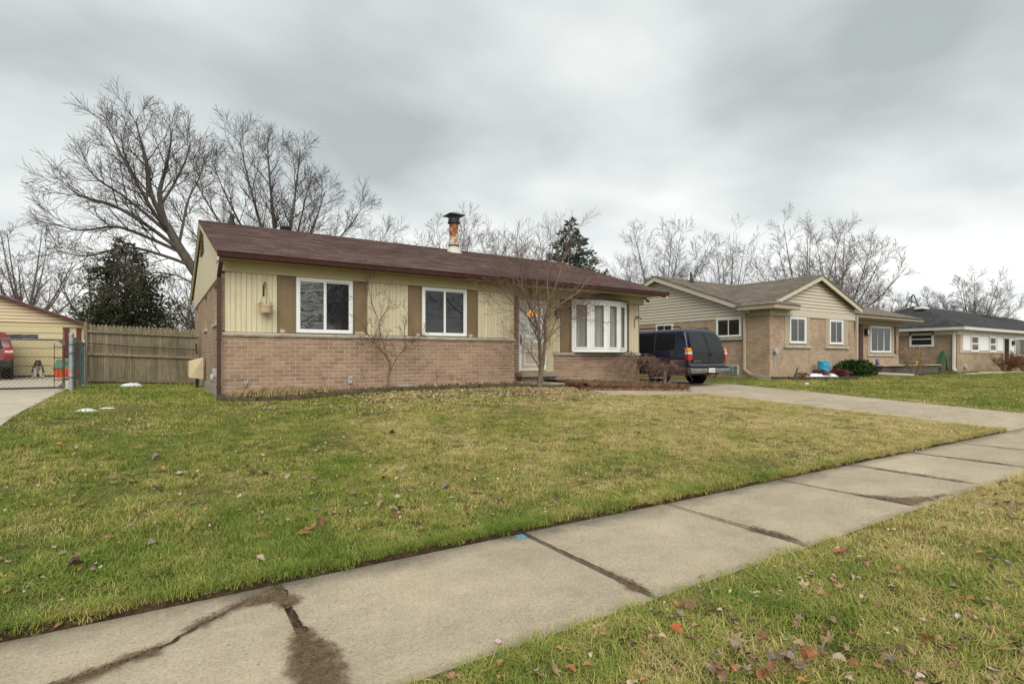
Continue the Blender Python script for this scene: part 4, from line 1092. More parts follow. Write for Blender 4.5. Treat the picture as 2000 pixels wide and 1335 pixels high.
# beige folded box against the side wall
m_beige = M('beige_metal', (.62,.53,.36), .12, 3, .55, .35, fine=.02)
bx = thing('utility_box', (.78, 16.8, .55), 'beige metal utility box with crossed creases mounted on the side wall', 'utility box')
bz0, bz1 = .82, 1.33
mb = MB(); x0, x1, y0, y1 = .68, 1.0, 16.75, 17.05; xm, zm = (x0+x1)/2, (bz0+bz1)/2
mb.add([(x0,y0,bz0),(x1,y0,bz0-.04),(x1,y0,bz1+.03),(x0,y0,bz1-.06),(xm,y0-.035,zm),(x0-.02,y1,bz0+.06),(x1,y1,bz0),(x1,y1,bz1),(x0-.02,y1,bz1-.1)],
       [(0,1,4),(1,2,4),(2,3,4),(3,0,4),(5,8,7,6),(0,5,6,1),(3,2,7,8),(0,3,8,5),(1,6,7,2)]); mb.build('cover', m_beige, bx)
mb = MB(); mb.tube([(.86, 16.95, .45), (.86, 16.95, .82)], .03, 8); mb.tube([(.86, 16.95, 1.44), (.84, 16.97, 1.72)], .022, 8); mb.build('pipe', m_black, bx)

# hanging planter on an iron hook
hp = thing('hanging_planter', (1.87, 12.36, 2.30), 'pale pink hanging flowerpot on a black iron wall hook', 'planter')
mb = MB(); mb.tube([(1.85, YF-.005, 2.66), (1.85, YF-.005, 2.84), (1.855, 12.47, 2.90), (1.86, 12.40, 2.925), (1.87, 12.35, 2.90), (1.87, 12.345, 2.86), (1.87, 12.365, 2.845)], .009, 6); mb.box(1.835, 1.865, YF-.014, YF, 2.64, 2.86); mb.build('hook', m_iron, hp)
m_pot = M('pale_plastic', (.66,.47,.33), .1, 4, .5, .3)
mb = MB(); mb.lathe([(.075, 2.27), (.10, 2.28), (.125, 2.36), (.135, 2.405), (.15, 2.41), (.15, 2.43), (.13, 2.43), (.12, 2.40), (.02, 2.40)], (1.87, 12.345, 0), 20); mb.build('pot', m_pot, hp, smooth=False)
mb = MB()
for k in range(3):
    t_ = k*2.094+.5; mb.tube([(1.87+.14*math.cos(t_), 12.345+.14*math.sin(t_), 2.42), (1.87, 12.35, 2.85)], .003, 4)
mb.build('hanger', m_iron, hp)
mb = MB(); rnd = random.Random(2); m_dry = M('dry_stalks', (.30,.21,.10), .4, 20, .9, .1)
for k in range(14):
    a = rnd.uniform(0, 6.28); mb.tube([(1.87+.05*math.cos(a), 12.345+.05*math.sin(a), 2.40), (1.87+.12*math.cos(a), 12.345+.12*math.sin(a), 2.46+rnd.random()*.06), (1.87+.17*math.cos(a), 12.345+.17*math.sin(a), 2.43)], .003, 3)
mb.build('dry_plant', m_dry, hp)
# plant hook right of the bow window
hk = MB(); hk.tube([(13.18, YR-.0, 2.32), (13.18, YR-.01, 2.56)] + [(13.18+.14*(1-math.cos(a)), YR-.03, 2.56+.15*math.sin(a)) for a in (.4, .8, 1.2, 1.57, 1.95, 2.3)] + [(13.44, YR-.03, 2.60), (13.48, YR-.03, 2.66)], .010, 6)
hk.tube([(13.30+.05*math.cos(a), YR-.03, 2.655+.04*math.sin(a)) for a in (0, 1, 2, 3, 4, 5, 6)], .007, 5)
tag(hk.build('plant_hook', m_iron), 'empty scrolled iron plant hook on the board panel at the house corner', 'hook')

# ================================================================== VEHICLES
def paint(name, c, rough=.25, dirt=.3):
    t = NT(name); n = t.noise(2.5, 5, .6); col = t.mix(c, (.12,.11,.10), t.val(n, .45, .8, 0, dirt))
    t.set(col, rough, .5); t.b.inputs['Coat Weight'].default_value = .6; t.b.inputs['Coat Roughness'].default_value = .08; return t.m
m_tyre = M('tyre_rubber', (.012,.012,.012), .3, 20, .9, .2, bump=.3)
m_rim = M('alloy', (.35,.35,.36), .2, 10, .4, .5, .7)
m_carglass = glass_mat('car_glass', (.012,.014,.016), .95, .03)
m_chrome = M('dull_chrome', (.36,.36,.36), .3, 6, .25, .5, .85, fine=.05)
def emis(name, c, rough=.2):
    t = NT(name); return t.set(c, rough, .6)
m_redlens = emis('red_lens', (.36,.012,.012)); m_amber = emis('amber_lens', (.60,.20,.02)); m_clearlens = emis('clear_lens', (.55,.55,.55))
m_carcoal = M('dirty_black_panel', (.022,.023,.026), .35, 3, .45, .4, fine=.05)
def loft_body(name, parent, secs, mat):
    """secs: list of rings, each a list of (x,y,z) for the right half from bottom centre to top centre"""
    mb = MB(); rings = []
    for half_ in secs:
        ring = half_ + [(-x, y, z) for x, y, z in reversed(half_[1:-1])]
        rings.append(ring)
    m = len(rings[0])
    for r in rings: mb.v += r
    for i in range(len(rings)-1):
        for k in range(m): mb.f.append((i*m+k, i*m+(k+1) % m, (i+1)*m+(k+1) % m, (i+1)*m+k))
    mb.f += [tuple(range(m)), tuple(range((len(rings)-1)*m, len(rings)*m))]
    o = mb.build(name, mat, parent, smooth=True, local=True)
    bevel(o, .03, 3, 28)
    return o
def wheel(parent, x, y, r, w, side):
    mb = MB(); prof = [(r*.62, -w/2), (r*.9, -w/2), (r*.985, -w*.36), (r, -w*.2), (r, w*.2), (r*.985, w*.36), (r*.9, w/2), (r*.62, w/2), (r*.62, -w/2)]
    mb.lathe(prof, (x, y, r), 28, 'x')
    t = mb.build('wheel', m_tyre, parent, smooth=False, local=True)
    mb = MB(); s = side; mb.lathe([(r*.61, s*w*.42), (r*.56, s*w*.46), (r*.5, s*w*.25), (r*.2, s*w*.30), (.02, s*w*.32)], (x, y, r), 20, 'x')
    rim = mb.build('rim', m_rim, t, local=True)
    mb = MB()
    for k in range(5):
        a = k*1.2566; mb.tube([(x+s*w*.36, y+.06*math.cos(a), r+.06*math.sin(a)), (x+s*w*.42, y+r*.55*math.cos(a), r+r*.55*math.sin(a))], .035, 5)
    mb.build('spokes', m_rim, t, local=True)
    return t
def suv(root, L, W, H, mat, zb, belt, rear_in, roof_in, glass_top, wheel_r, wb, rear_over, hood, cowl_y, wind_y):
    hw_ = W/2; tr = hw_-roof_in
    def ring(y, b, bl, top, w, wt, dy_top=0, dy_b=0):
        return [(0, y+dy_b, b), (w*.88, y+dy_b, b), (w*.97, y+dy_b*.6, b+.10), (w, y, (b+bl)*.5), (w*.985, y+dy_top*.08, bl), (lerp(w, wt, .55), y+dy_top*.55, lerp(bl, top, .55)), (wt, y+dy_top*.9, top-.09), (wt-.12, y+dy_top, top-.015), (0, y+dy_top, top)]
    S = [ring(0, zb+.08, belt, H-.03, hw_*.955, tr*.97, rear_in, .02), ring(.10, zb, belt, H, hw_*.985, tr, rear_in, 0), ring(.9, zb, belt, H, hw_, tr, rear_in*.4, 0),
         ring(wind_y-.9, zb, belt, H, hw_, tr), ring(wind_y, zb, belt, H-.03, hw_, tr-.01),
         ring(cowl_y, zb, belt, belt+.10, hw_, hw_-.10), ring(L-.7, zb, belt-.03, hood, hw_*.985, hw_-.14), ring(L-.12, zb, belt-.08, hood-.05, hw_*.95, hw_-.2), ring(L, zb+.15, belt-.15, hood-.14, hw_*.9, hw_-.26)]
    body = loft_body('body', root, S, mat)
    # side glass follows the tumblehome
    zm_ = lerp(belt, H, .55)
    def gx(z): return (lerp(hw_*.985, lerp(hw_, tr, .55), (z-belt)/(zm_-belt)) if z < zm_ else lerp(lerp(hw_, tr, .55), tr, (z-zm_)/(H-.09-zm_)))+.006
    z0, z1 = belt+.05, glass_top
    spans = [(rear_in+.22, wind_y*.40), (wind_y*.42, wind_y*.68), (wind_y*.70, wind_y*.98)]
    for s in (-1, 1):
        for a, b_ in spans:
            mb = MB(); vs = []
            for y, z in ((a, z0), (b_, z0), (b_-.015, zm_), (b_-.03, z1), (a+.06, z1), (a+.03, zm_)): vs += [(s*(gx(z)+.004), y, z), (s*(gx(z)-.03), y, z)]
            mb.add(vs, [(0,2,4,10),(10,4,6,8),(1,11,5,3),(11,9,7,5),(0,1,3,2),(2,3,5,4),(4,5,7,6),(6,7,9,8),(8,9,11,10),(10,11,1,0)]); mb.build('side_window', m_carglass, root, local=True)
        mb = MB(); mb.box(s*hw_-.012*(s > 0)-.0, s*hw_+.012*(s < 0)+.012*s, .35, L-.8, (zb+belt)*.5-.03, (zb+belt)*.5+.04); mb.build('side_moulding', m_black, root, local=True)
        for yy in (rear_over, rear_over+wb):
            mb = MB(); mb.lathe([(wheel_r+.09, 0), (wheel_r+.09, .03)], (s*(hw_-.045)-(.0 if s > 0 else .03), yy, wheel_r+.02), 24, 'x'); mb.build('wheel_arch', m_black, root, local=True)
            wheel(root, s*(hw_-.125), yy, wheel_r, .27, s)
    mb = MB(); t0, t1 = .06, .94
    def wy(t): return lerp(cowl_y, wind_y, t), lerp(belt+.11, H-.03, t)
    (ya, za), (yb_, zb_) = wy(t0), wy(t1)
    mb.add([(-hw_+.16, ya+.012, za), (hw_-.16, ya+.012, za), (tr-.14, yb_+.012, zb_), (-tr+.14, yb_+.012, zb_)], [(0,1,2,3)]); mb.build('windscreen', m_carglass, root, local=True, fix=False)
    under = MB(); under.box(-hw_+.25, hw_-.25, .15, L-.2, zb-.14, zb+.04); under.build('underbody', m_black, root, local=True)
    return body
def text_mesh(name, txt, size, mat, parent, loc, rot):
    cu = bpy.data.curves.new(name, 'FONT'); cu.body = txt; cu.size = size; cu.extrude = .003; cu.align_x = 'CENTER'; cu.align_y = 'CENTER'
    o = bpy.data.objects.new(name, cu); C.objects.link(o)
    bpy.context.view_layer.update()
    dg = bpy.context.evaluated_depsgraph_get(); me = bpy.data.meshes.new_from_object(o.evaluated_get(dg))
    bpy.data.objects.remove(o); me.materials.clear(); me.materials.append(mat)
    q = link(name, me, parent, local=True); q.location = loc; q.rotation_euler = rot
    return q
# --- dark blue long SUV in the driveway
sx, sy = 15.2, 11.65
car = thing('suv', (sx, sy, .43), 'dark navy blue long SUV parked in driveway with black rear barn doors', 'car')
m_navy = paint('navy_paint', (.008,.012,.034), .3, .18)
L, W, H, zb, belt = 5.5, 2.0, 1.88, .48, 1.13
suv(car, L, W, H, m_navy, zb, belt, .34, .17, 1.70, .38, 3.3, 1.25, 1.12, 4.25, 3.5)
hw_ = W/2
# rear barn doors with dark glass, following the slanted tail
def rear_y(z): return .0 + (0 if z < belt else .34*min(1, (z-belt)/(H-.03-belt))**1.0*.92)
for s in (-1, 1):
    mb = MB(); vs = []
    zs = [.74, 1.13, 1.40, 1.62, 1.76]; ws = [.80, .81, .765, .72, .66]
    for z, w in zip(zs, ws):
        y = rear_y(z)-.028
        vs += [(s*.012, y, z), (s*w, y+.012, z), (s*w, y+.06, z), (s*.012, y+.06, z)]
    fs = []
    for i in range(len(zs)-1):
        for k in range(4): fs.append((i*4+k, i*4+(k+1) % 4, (i+1)*4+(k+1) % 4, (i+1)*4+k))
    fs += [(0,1,2,3), tuple(range((len(zs)-1)*4, len(zs)*4))]
    mb.add(vs, fs); d = mb.build('rear_door', m_carcoal, car, local=True); bevel(d, .012, 2, 25)
    mb = MB(); vs = []
    for z, a, b_ in ((1.20, .07, .755), (1.42, .07, .72), (1.68, .07, .645)):
        y = rear_y(z)-.036; vs += [(s*a, y, z), (s*b_, y+.012, z)]
    mb.add(vs, [(0,1,3,2),(2,3,5,4)]); mb.build('pane', m_carglass, d, local=True, fix=False)
    # lamp cluster
    x0, x1 = (.835, .995)
    for z0_, z1_, m_, nm in ((1.10, 1.24, m_amber, 'indicator'), (1.03, 1.10, m_clearlens, 'reverse_lamp'), (.84, 1.03, m_redlens, 'tail_light')):
        mb = MB(); mb.add([(s*x0, -.03, z0_), (s*x1, .0, z0_), (s*x1, .12, z0_), (s*x0, .06, z0_), (s*x0, -.03+max(0, rear_y(z1_)), z1_-.004), (s*x1, rear_y(z1_), z1_-.004), (s*x1, .14, z1_-.004), (s*x0, .1, z1_-.004)], [(0,3,2,1),(4,5,6,7),(0,1,5,4),(1,2,6,5),(2,3,7,6),(3,0,4,7)])
        mb.build(nm, m_, car, local=True)
    mb = MB(); mb.tube([(s*.70, .55, H+.0), (s*.70, .60, H+.055), (s*.70, 2.9, H+.055), (s*.70, 2.95, H+.0)], .02, 6); mb.build('roof_rail', m_black, car, local=True)
    mb = MB(); mb.box(s*1.0-.006, s*1.0+.006, .12, .75, .80, .84); mb.build('side_trim', m_chrome, car, local=True)
for s in (-1, 1):
    for yy in (1.42, 2.42, 3.42):
        zm_ = lerp(belt, H, .55); pts = [(hw_*.972, .62), (hw_, (zb+belt)*.5), (hw_*.985, belt), (lerp(hw_, hw_-.17, .55), zm_), (hw_-.17, H-.09)]
        mb = MB(); mb.tube([(s*(x+.001), yy+(.05 if z > belt else 0), z) for x, z in pts], .006, 4); mb.build('door_seam', m_black, car, local=True)
    mb = MB()
    for i in range(9): mb.box(s*.90-.02, s*.90+.02, .16+i*.012, .20+i*.012, 1.28+i*.045, 1.30+i*.045)
    mb.build('pillar_louvre', m_black, car, local=True)
mb = MB(); mb.lathe([(.055, -.06), (.055, -.03), (.03, -.02)], (.10, 0, 1.02), 14, 'y'); mb.build('door_handle', m_black, car, local=True)
mb = MB(); n = 12; pr = [(-.09, .60), (-.13, .56), (-.13, .44), (-.09, .40), (.05, .40), (.05, .60)]
mb.prism(pr, -.98, .98, 'x'); bp = mb.build('bumper', m_chrome, car, local=True); bevel(bp, .03, 3, 30)
mb = MB(); mb.bbox(-.97, .97, -.14, .03, .605, .64, .012); mb.build('bumper_step', m_black, car, local=True)
mb = MB(); mb.box(-.15, .15, -.150, -.138, .44, .575); pl = mb.build('licence_plate', m_white, car, local=True)
m_plateblue = M('plate_ink', (.03,.05,.20), .1, 3, .5, .3)
text_mesh('plate_text', 'DX 8B1', .075, m_plateblue, pl, (0, -.152, .50), (R(90), 0, 0))
text_mesh('badge_text', 'SUBURBAN', .075, m_chrome, car, (-.58, -.034, .80), (R(90), 0, R(1)))
mb = MB(); mb.tube([(.35, -.05, .30), (.35, .3, .32)], .035, 8); mb.box(-.12, .12, -.16, .06, .30, .38); mb.build('tow_hitch', m_rust, car, local=True)
# --- red SUV by the garage
rc_ = thing('red_car', (-5.0, 24.6, .62), 'red compact SUV parked by the garage at the left edge, rear towards us', 'car', rz=R(11))
m_redp = paint('red_paint', (.20,.012,.016), .25, .15)
suv(rc_, 4.4, 1.76, 1.62, m_redp, .42, 1.0, .20, .14, 1.46, .35, 2.63, .80, 1.0, 3.35, 2.85)
for s in (-1, 1):
    for z0_, z1_, m_, nm in ((.98, 1.08, m_redlens, 'tail_light'), (.88, .98, m_clearlens, 'reverse_lamp'), (.76, .88, m_redlens, 'tail_light')):
        mb = MB(); mb.bbox(min(s*.66, s*.872), max(s*.66, s*.872), -.02, .12, z0_, z1_-.003, .01); mb.build(nm, m_, rc_, local=True)
mb = MB(); mb.bbox(-.87, .87, -.10, .12, .38, .62, .05); mb.build('bumper', m_black, rc_, local=True)
mb = MB(); mb.bbox(-.62, .62, -.105, -.09, .66, .70, .005); mb.build('chrome_trim', m_chrome, rc_, local=True)
mb = MB(); mb.add([(-.60, .00, 1.06), (.60, .00, 1.06), (.54, .13, 1.44), (-.54, .13, 1.44)], [(0,1,2,3)]); mb.build('rear_window', m_carglass, rc_, local=True, fix=False)
mb = MB(); mb.tube([(.5, -.06, .32), (.5, .3, .34)], .035, 8); mb.build('exhaust', m_chrome, rc_, local=True)

# ================================================================== DOG
def dog_mat():
    t = NT('dog_fur'); tc = t.N.new('ShaderNodeTexCoord'); sep = t.N.new('ShaderNodeSeparateXYZ'); t.l(tc.outputs['Object'], sep.inputs[0])
    n = t.noise(9, 5, .7, tc.outputs['Object'])
    # white chest and feet in front and below, dark mantle behind and above
    f = t.math('ADD', t.math('SUBTRACT', t.math('MULTIPLY', sep.outputs[1], -1.9), t.math('MULTIPLY', sep.outputs[2], .95)), t.math('MULTIPLY', n, .35))
    col = t.ramp(f, [(.02, (.035,.022,.017)), (.08, (.10,.06,.035)), (.13, (.42,.35,.27)), (.27, (.66,.62,.56))])
    t.bump(t.noise(60, 4, .8, tc.outputs['Object']), .8, .02); return t.set(col, .9, .1)
dog = thing('dog', (-3.72, 26.3, .64), 'fluffy dark and white dog sitting on the driveway before the garage door', 'dog', rz=R(8))
vs = [(0,.10,.12),(0,.05,.24),(0,-.02,.36),(0,-.06,.44),(0,-.10,.52),(0,-.17,.515),(0,-.235,.49),   # hips .. muzzle
      (-.07,-.10,.33),(-.075,-.12,.18),(-.075,-.13,.05),(-.075,-.18,.02),
      (.07,-.10,.33),(.075,-.12,.18),(.075,-.13,.05),(.075,-.18,.02),
      (-.13,.06,.14),(-.15,-.07,.15),(-.14,.0,.04),(-.14,-.12,.02),
      (.13,.06,.14),(.15,-.07,.15),(.14,.0,.04),(.14,-.12,.02), (0,.22,.05),(.06,.34,.05),
      (-.055,-.075,.59),(.055,-.075,.59),(-.085,-.09,.60),(.085,-.09,.60)]
ed = [(0,1),(1,2),(2,3),(3,4),(4,5),(5,6),(2,7),(7,8),(8,9),(9,10),(2,11),(11,12),(12,13),(13,14),(0,15),(15,16),(16,17),(17,18),(0,19),(19,20),(20,21),(21,22),(0,23),(23,24),(4,25),(4,26),(25,27),(26,28)]
rad = [.19,.19,.175,.13,.105,.06,.034,.075,.048,.036,.034,.06,.048,.036,.034,.085,.06,.04,.034,.085,.06,.04,.034,.05,.03,.03,.03,.012,.012]
me = bpy.data.meshes.new('dog_body'); me.from_pydata(vs, ed, []); me.materials.append(dog_mat())
do = link('dog_body', me, dog, local=True)
md = do.modifiers.new('skin', 'SKIN'); 
for i, r in enumerate(rad):
    me.skin_vertices[0].data[i].radius = (r, r)
me.skin_vertices[0].data[0].use_root = True
do.modifiers.new('sub', 'SUBSURF').levels = 2; do.modifiers['sub'].render_levels = 2
nz = MB(); nz.lathe([(.004, -.27), (.018, -.262), (.02, -.25), (.01, -.24)], (0, 0, .495), 8, 'y'); nz.build('nose', m_black, dog, local=True)
for s in (-1, 1):
    ey = MB(); ey.lathe([(.002, -.178), (.010, -.172), (.012, -.16)], (s*.038, 0, .545), 8, 'y'); ey.build('eye', m_black, dog, local=True)

# ================================================================== PET CARRIER
pc = thing('pet_carrier', (-2.75, 25.2, .64), 'plastic pet carrier with green top and orange base behind the fence post', 'pet carrier')
m_orange = M('orange_plastic', (.62,.075,.02), .15, 4, .45, .4); m_teal = M('green_plastic', (.03,.18,.13), .2, 4, .45, .4)
mb = MB(); mb.add([(-3.08,25.05,.65),(-2.42,25.05,.65),(-2.42,25.6,.65),(-3.08,25.6,.65),(-3.14,25.0,.96),(-2.36,25.0,.96),(-2.36,25.65,.96),(-3.14,25.65,.96)], [(0,3,2,1),(4,5,6,7),(0,1,5,4),(1,2,6,5),(2,3,7,6),(3,0,4,7)])
for i in range(6): mb.box(-3.05+i*.12, -3.0+i*.12, 24.985, 25.03, .68, .93)
bevel(mb.build('base', m_orange, pc), .02)
mb = MB(); mb.add([(-3.13,25.01,.965),(-2.37,25.01,.965),(-2.37,25.64,.965),(-3.13,25.64,.965),(-3.04,25.08,1.28),(-2.46,25.08,1.28),(-2.46,25.57,1.28),(-3.04,25.57,1.28)], [(0,3,2,1),(4,5,6,7),(0,1,5,4),(1,2,6,5),(2,3,7,6),(3,0,4,7)])
for i in range(4): mb.box(-2.86, -2.44, 25.02+i*.0, 25.07, 1.02+i*.055, 1.045+i*.055)
mb.box(-3.17, -3.10, 25.2, 25.4, .965, 1.0)
bevel(mb.build('lid', m_teal, pc), .02)
mb = MB(); mb.bbox(-2.92, -2.58, 25.2, 25.45, 1.285, 1.32, .01); mb.build('carry_handle', m_galv, pc)
m_tarp = M('dark_bundle', (.06,.045,.045), .5, 9, .8, .3, bump=.5, bscale=20)
mb = MB(); rnd = random.Random(6); n = 10; pr = []
for k in range(n): pr.append((-2.55+.30*math.cos(k*.628)*rnd.uniform(.8, 1.1), 25.35+.2*math.sin(k*.628)*rnd.uniform(.8, 1.1)))
vs = [(x, y, 1.325) for x, y in pr] + [(lerp(-2.55, x, 1.05), lerp(25.35, y, 1.05), 1.40+rnd.uniform(-.02, .03)) for x, y in pr] + [(lerp(-2.55, x, .5), lerp(25.35, y, .5), 1.50+rnd.uniform(-.03, .04)) for x, y in pr]
mb.add(vs, [tuple(range(n))] + [(i, (i+1) % n, n+(i+1) % n, n+i) for i in range(n)] + [(n+i, n+(i+1) % n, 2*n+(i+1) % n, 2*n+i) for i in range(n)] + [tuple(range(2*n, 3*n))])
tag(mb.build('bundle', m_tarp, smooth=True), 'dark crumpled bundle lying on top of the green pet carrier', 'bundle')

# ================================================================== BARE TREES
def bark_mat(name, c, c2, moss=0):
    t = NT(name); n = t.noise(1, 5, .7, t.mapping((14, 14, 3)))
    col = t.ramp(n, [(.3, c2), (.7, c)])
    if moss: col = t.mix(col, (.07,.09,.03), t.val(t.noise(2.5, 4, .6), .5, .75, 0, moss))
    t.bump(n, .6, .02); return t.set(col, .95, .1)
m_bark = bark_mat('grey_bark', (.15,.13,.115), (.07,.058,.05), .3)
m_twig = bark_mat('twig_bark', (.10,.078,.068), (.055,.040,.036))
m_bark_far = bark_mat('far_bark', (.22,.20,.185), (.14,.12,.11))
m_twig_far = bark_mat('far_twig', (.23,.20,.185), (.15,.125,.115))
m_bark_red = bark_mat('shrub_bark', (.24,.185,.14), (.12,.085,.065), .25)
m_twig_red = bark_mat('red_twig', (.22,.145,.12), (.12,.07,.06))
GOLD = 2.39996
def rot_about(v, axis, a): return Matrix.Rotation(a, 3, axis) @ v
class Tree:
    def __init__(s, seed, P): s.r = random.Random(seed); s.P = P; s.thick = MB(); s.thin = MB(); s.n = 0
    def path(s, p, d, L, r, lvl):
        P = s.P; n = max(2, min(9, int(L/P.get('seg', .45))+1)); step = L/n
        pts = [p.copy()]; rad = [r]; dirs = [d.copy()]
        w = P['wig'][lvl]; up = P['up'][lvl]
        for i in range(n):
            d = d + Vector((s.r.gauss(0, w), s.r.gauss(0, w), s.r.gauss(0, w*.7) + up*step))
            d.normalize(); p = p + d*step
            pts.append(p.copy()); dirs.append(d.copy()); rad.append(max(P['rmin'], r*(1-(i+1)/n*P['taper'][lvl])))
        return pts, rad, dirs
    def emit(s, pts, rad, lvl):
        mb = s.thick if lvl <= s.P['thick'] else s.thin
        mb.tube(pts, rad, (8, 6, 4, 3, 3, 3)[lvl], False); s.n += 1
    def branch(s, p, d, L, r, lvl):
        pts, rad, dirs = s.path(p, d, L, r, lvl); s.emit(pts, rad, lvl); s.kids(pts, rad, dirs, L, lvl)
    def limb(s, pts, rad, lvl, L=None):
        """a limb whose course is given"""
        pts = [Vector(q) for q in pts]; fine = []; fr = []
        for i in range(len(pts)-1):
            a, b_, c, d = pts[max(i-1, 0)], pts[i], pts[i+1], pts[min(i+2, len(pts)-1)]
            for k in range(4):
                t = k/4; fine.append(.5*((2*b_)+(-a+c)*t+(2*a-5*b_+4*c-d)*t*t+(-a+3*b_-3*c+d)*t**3)); fr.append(lerp(rad[i], rad[i+1], t))
        fine.append(pts[-1]); fr.append(rad[-1])
        dirs = [(fine[min(i+1, len(fine)-1)]-fine[max(i-1, 0)]).normalized() for i in range(len(fine))]
        s.emit(fine, fr, lvl); L = sum((fine[i+1]-fine[i]).length for i in range(len(fine)-1))
        s.kids(fine, fr, dirs, L, lvl)
    def kids(s, pts, rad, dirs, L, lvl):
        P = s.P
        if lvl+1 >= P['levels']: return
        k = P['kids'][lvl]
        if k == 0: return
        k = max(2, int(k*(.6+.4*min(1.6, L/P['len'][lvl])) + s.r.random()))
        az = s.r.uniform(0, 6.28); t0 = P['start'][lvl]
        for j in range(k):
            t = t0 + (1-t0)*(j+s.r.uniform(.1, .9))/k; t = min(t, .985)
            f = t*(len(pts)-1); i = int(f); q = pts[i].lerp(pts[min(i+1, len(pts)-1)], f-i)
            d = dirs[i]; az += GOLD + s.r.uniform(-.4, .4)
            side = rot_about(d.orthogonal().normalized(), d, az)
            a = R(s.r.uniform(*P['ang'][lvl])); nd = d*math.cos(a) + side*math.sin(a)
            nl = P['len'][lvl+1]*s.r.uniform(.6, 1.25)*(1-.45*t) * min(1.0, .55+.45*L/P['len'][lvl])
            s.branch(q, nd.normalized(), nl, max(P['rmin'], rad[i]*P['rr'][lvl]), lvl+1)
    def build(s, name, loc, label, group, mt, mw, cat='tree'):
        root = thing(name, loc, label, cat, group)
        s.thick.build('trunk', mt, root, smooth=True, fix=False)
        s.thin.build('crown', mw, root, fix=False)
        return root
PM = dict(levels=5, seg=.5, rmin=.006, wig=(.04,.055,.06,.07,.08), up=(.0,.06,.10,.16,.25), taper=(.45,.75,.85,.8,.6), kids=(7,9,8,6,0), start=(.4,.18,.15,.12,0),
          ang=((18,42),(24,48),(22,46),(20,45),(0,0)), len=(4.2,6.2,2.9,1.25,.55), rr=(.55,.42,.5,.6,.6), thick=1)
def mk(**k): d = dict(PM); d.update(k); return d
def top_dir(lean=(0,0)): return Vector((lean[0], lean[1], 1)).normalized()
# leaning silver maple behind the picket fence
T = Tree(11, mk(rmin=.0055, kids=(0,13,9,6,0), len=(6,6.0,2.0,1.05,.6), up=(0,.03,.12,.24,.4)))
TY = 27.0
T.limb([(3.3,TY,.5),(2.6,TY,2.3),(1.75,TY-.1,4.2),(.75,TY-.2,5.9),(.25,TY-.2,6.9)], [.27,.24,.21,.18,.15], 0)
B_ = (.25, TY-.2, 6.9)
LIMBS = [([B_,(.0,TY,8.4),(.25,TY+.3,10.0),(.40,TY+.2,11.2),(.5,TY+.3,12.2)],[.15,.12,.09,.05,.01]),
         ([B_,(-.3,TY-.4,8.2),(-.5,TY-.6,9.8),(-.75,TY-.8,11.0),(-.9,TY-.8,11.9)],[.15,.12,.09,.05,.01]),
         ([(.35,TY-.2,6.6),(-.2,TY-.8,7.2),(-.85,TY-1.2,8.5),(-1.45,TY-1.5,9.8),(-1.95,TY-1.6,11.1)],[.13,.11,.08,.05,.01]),
         ([(.45,TY-.2,6.4),(-.6,TY+.4,7.5),(-1.6,TY+.8,8.5),(-2.4,TY+1.0,9.1),(-2.9,TY+1.0,9.8)],[.12,.10,.07,.045,.01]),
         ([(.80,TY-.2,5.8),(-.4,TY-.6,6.6),(-1.7,TY-.9,7.3),(-2.7,TY-1,7.5),(-3.4,TY-1,8.0)],[.12,.10,.075,.05,.01]),
         ([(.90,TY-.2,5.7),(-.4,TY-.3,6.2),(-1.6,TY-.4,6.5),(-2.9,TY-.5,6.2),(-3.9,TY-.5,6.4)],[.12,.09,.07,.045,.01]),
         ([(1.2,TY-.2,5.2),(.3,TY-.3,5.5),(-1.2,TY-.6,5.7),(-2.6,TY-.8,5.2),(-3.6,TY-.8,5.3)],[.11,.09,.07,.045,.01]),
         ([(.7,TY,6.0),(.9,TY+.3,7.3),(1.1,TY+.4,8.6),(1.5,TY+.5,9.9),(1.7,TY+.5,11.1)],[.09,.07,.055,.035,.01]),
         ([(1.7,TY,4.2),(.6,TY-.8,4.7),(-.6,TY-1.3,4.6),(-1.5,TY-1.5,4.0)],[.05,.04,.03,.01]),
         ([(.1,TY,8.0),(.6,TY+.4,9.4),(1.0,TY+.5,10.8),(1.15,TY+.5,11.8)],[.08,.06,.045,.01]),
         ([(-.3,TY-.3,8.2),(-1.0,TY+.3,9.4),(-1.4,TY+.6,10.6),(-1.5,TY+.7,11.6)],[.07,.055,.04,.01])]
for pts, rad in LIMBS: T.limb([(x if x > .2 else .2+(x-.2)*.88, y, z if z < 6.9 else 6.9+(z-6.9)*.78) for x, y, z in pts], [max(.008, r*.72) for r in rad], 1)
T.build('bare_tree', (3.3, TY, .5), 'big bare tree leaning left over the yard beside the gable', 'bare trees behind the houses', m_bark, m_twig)
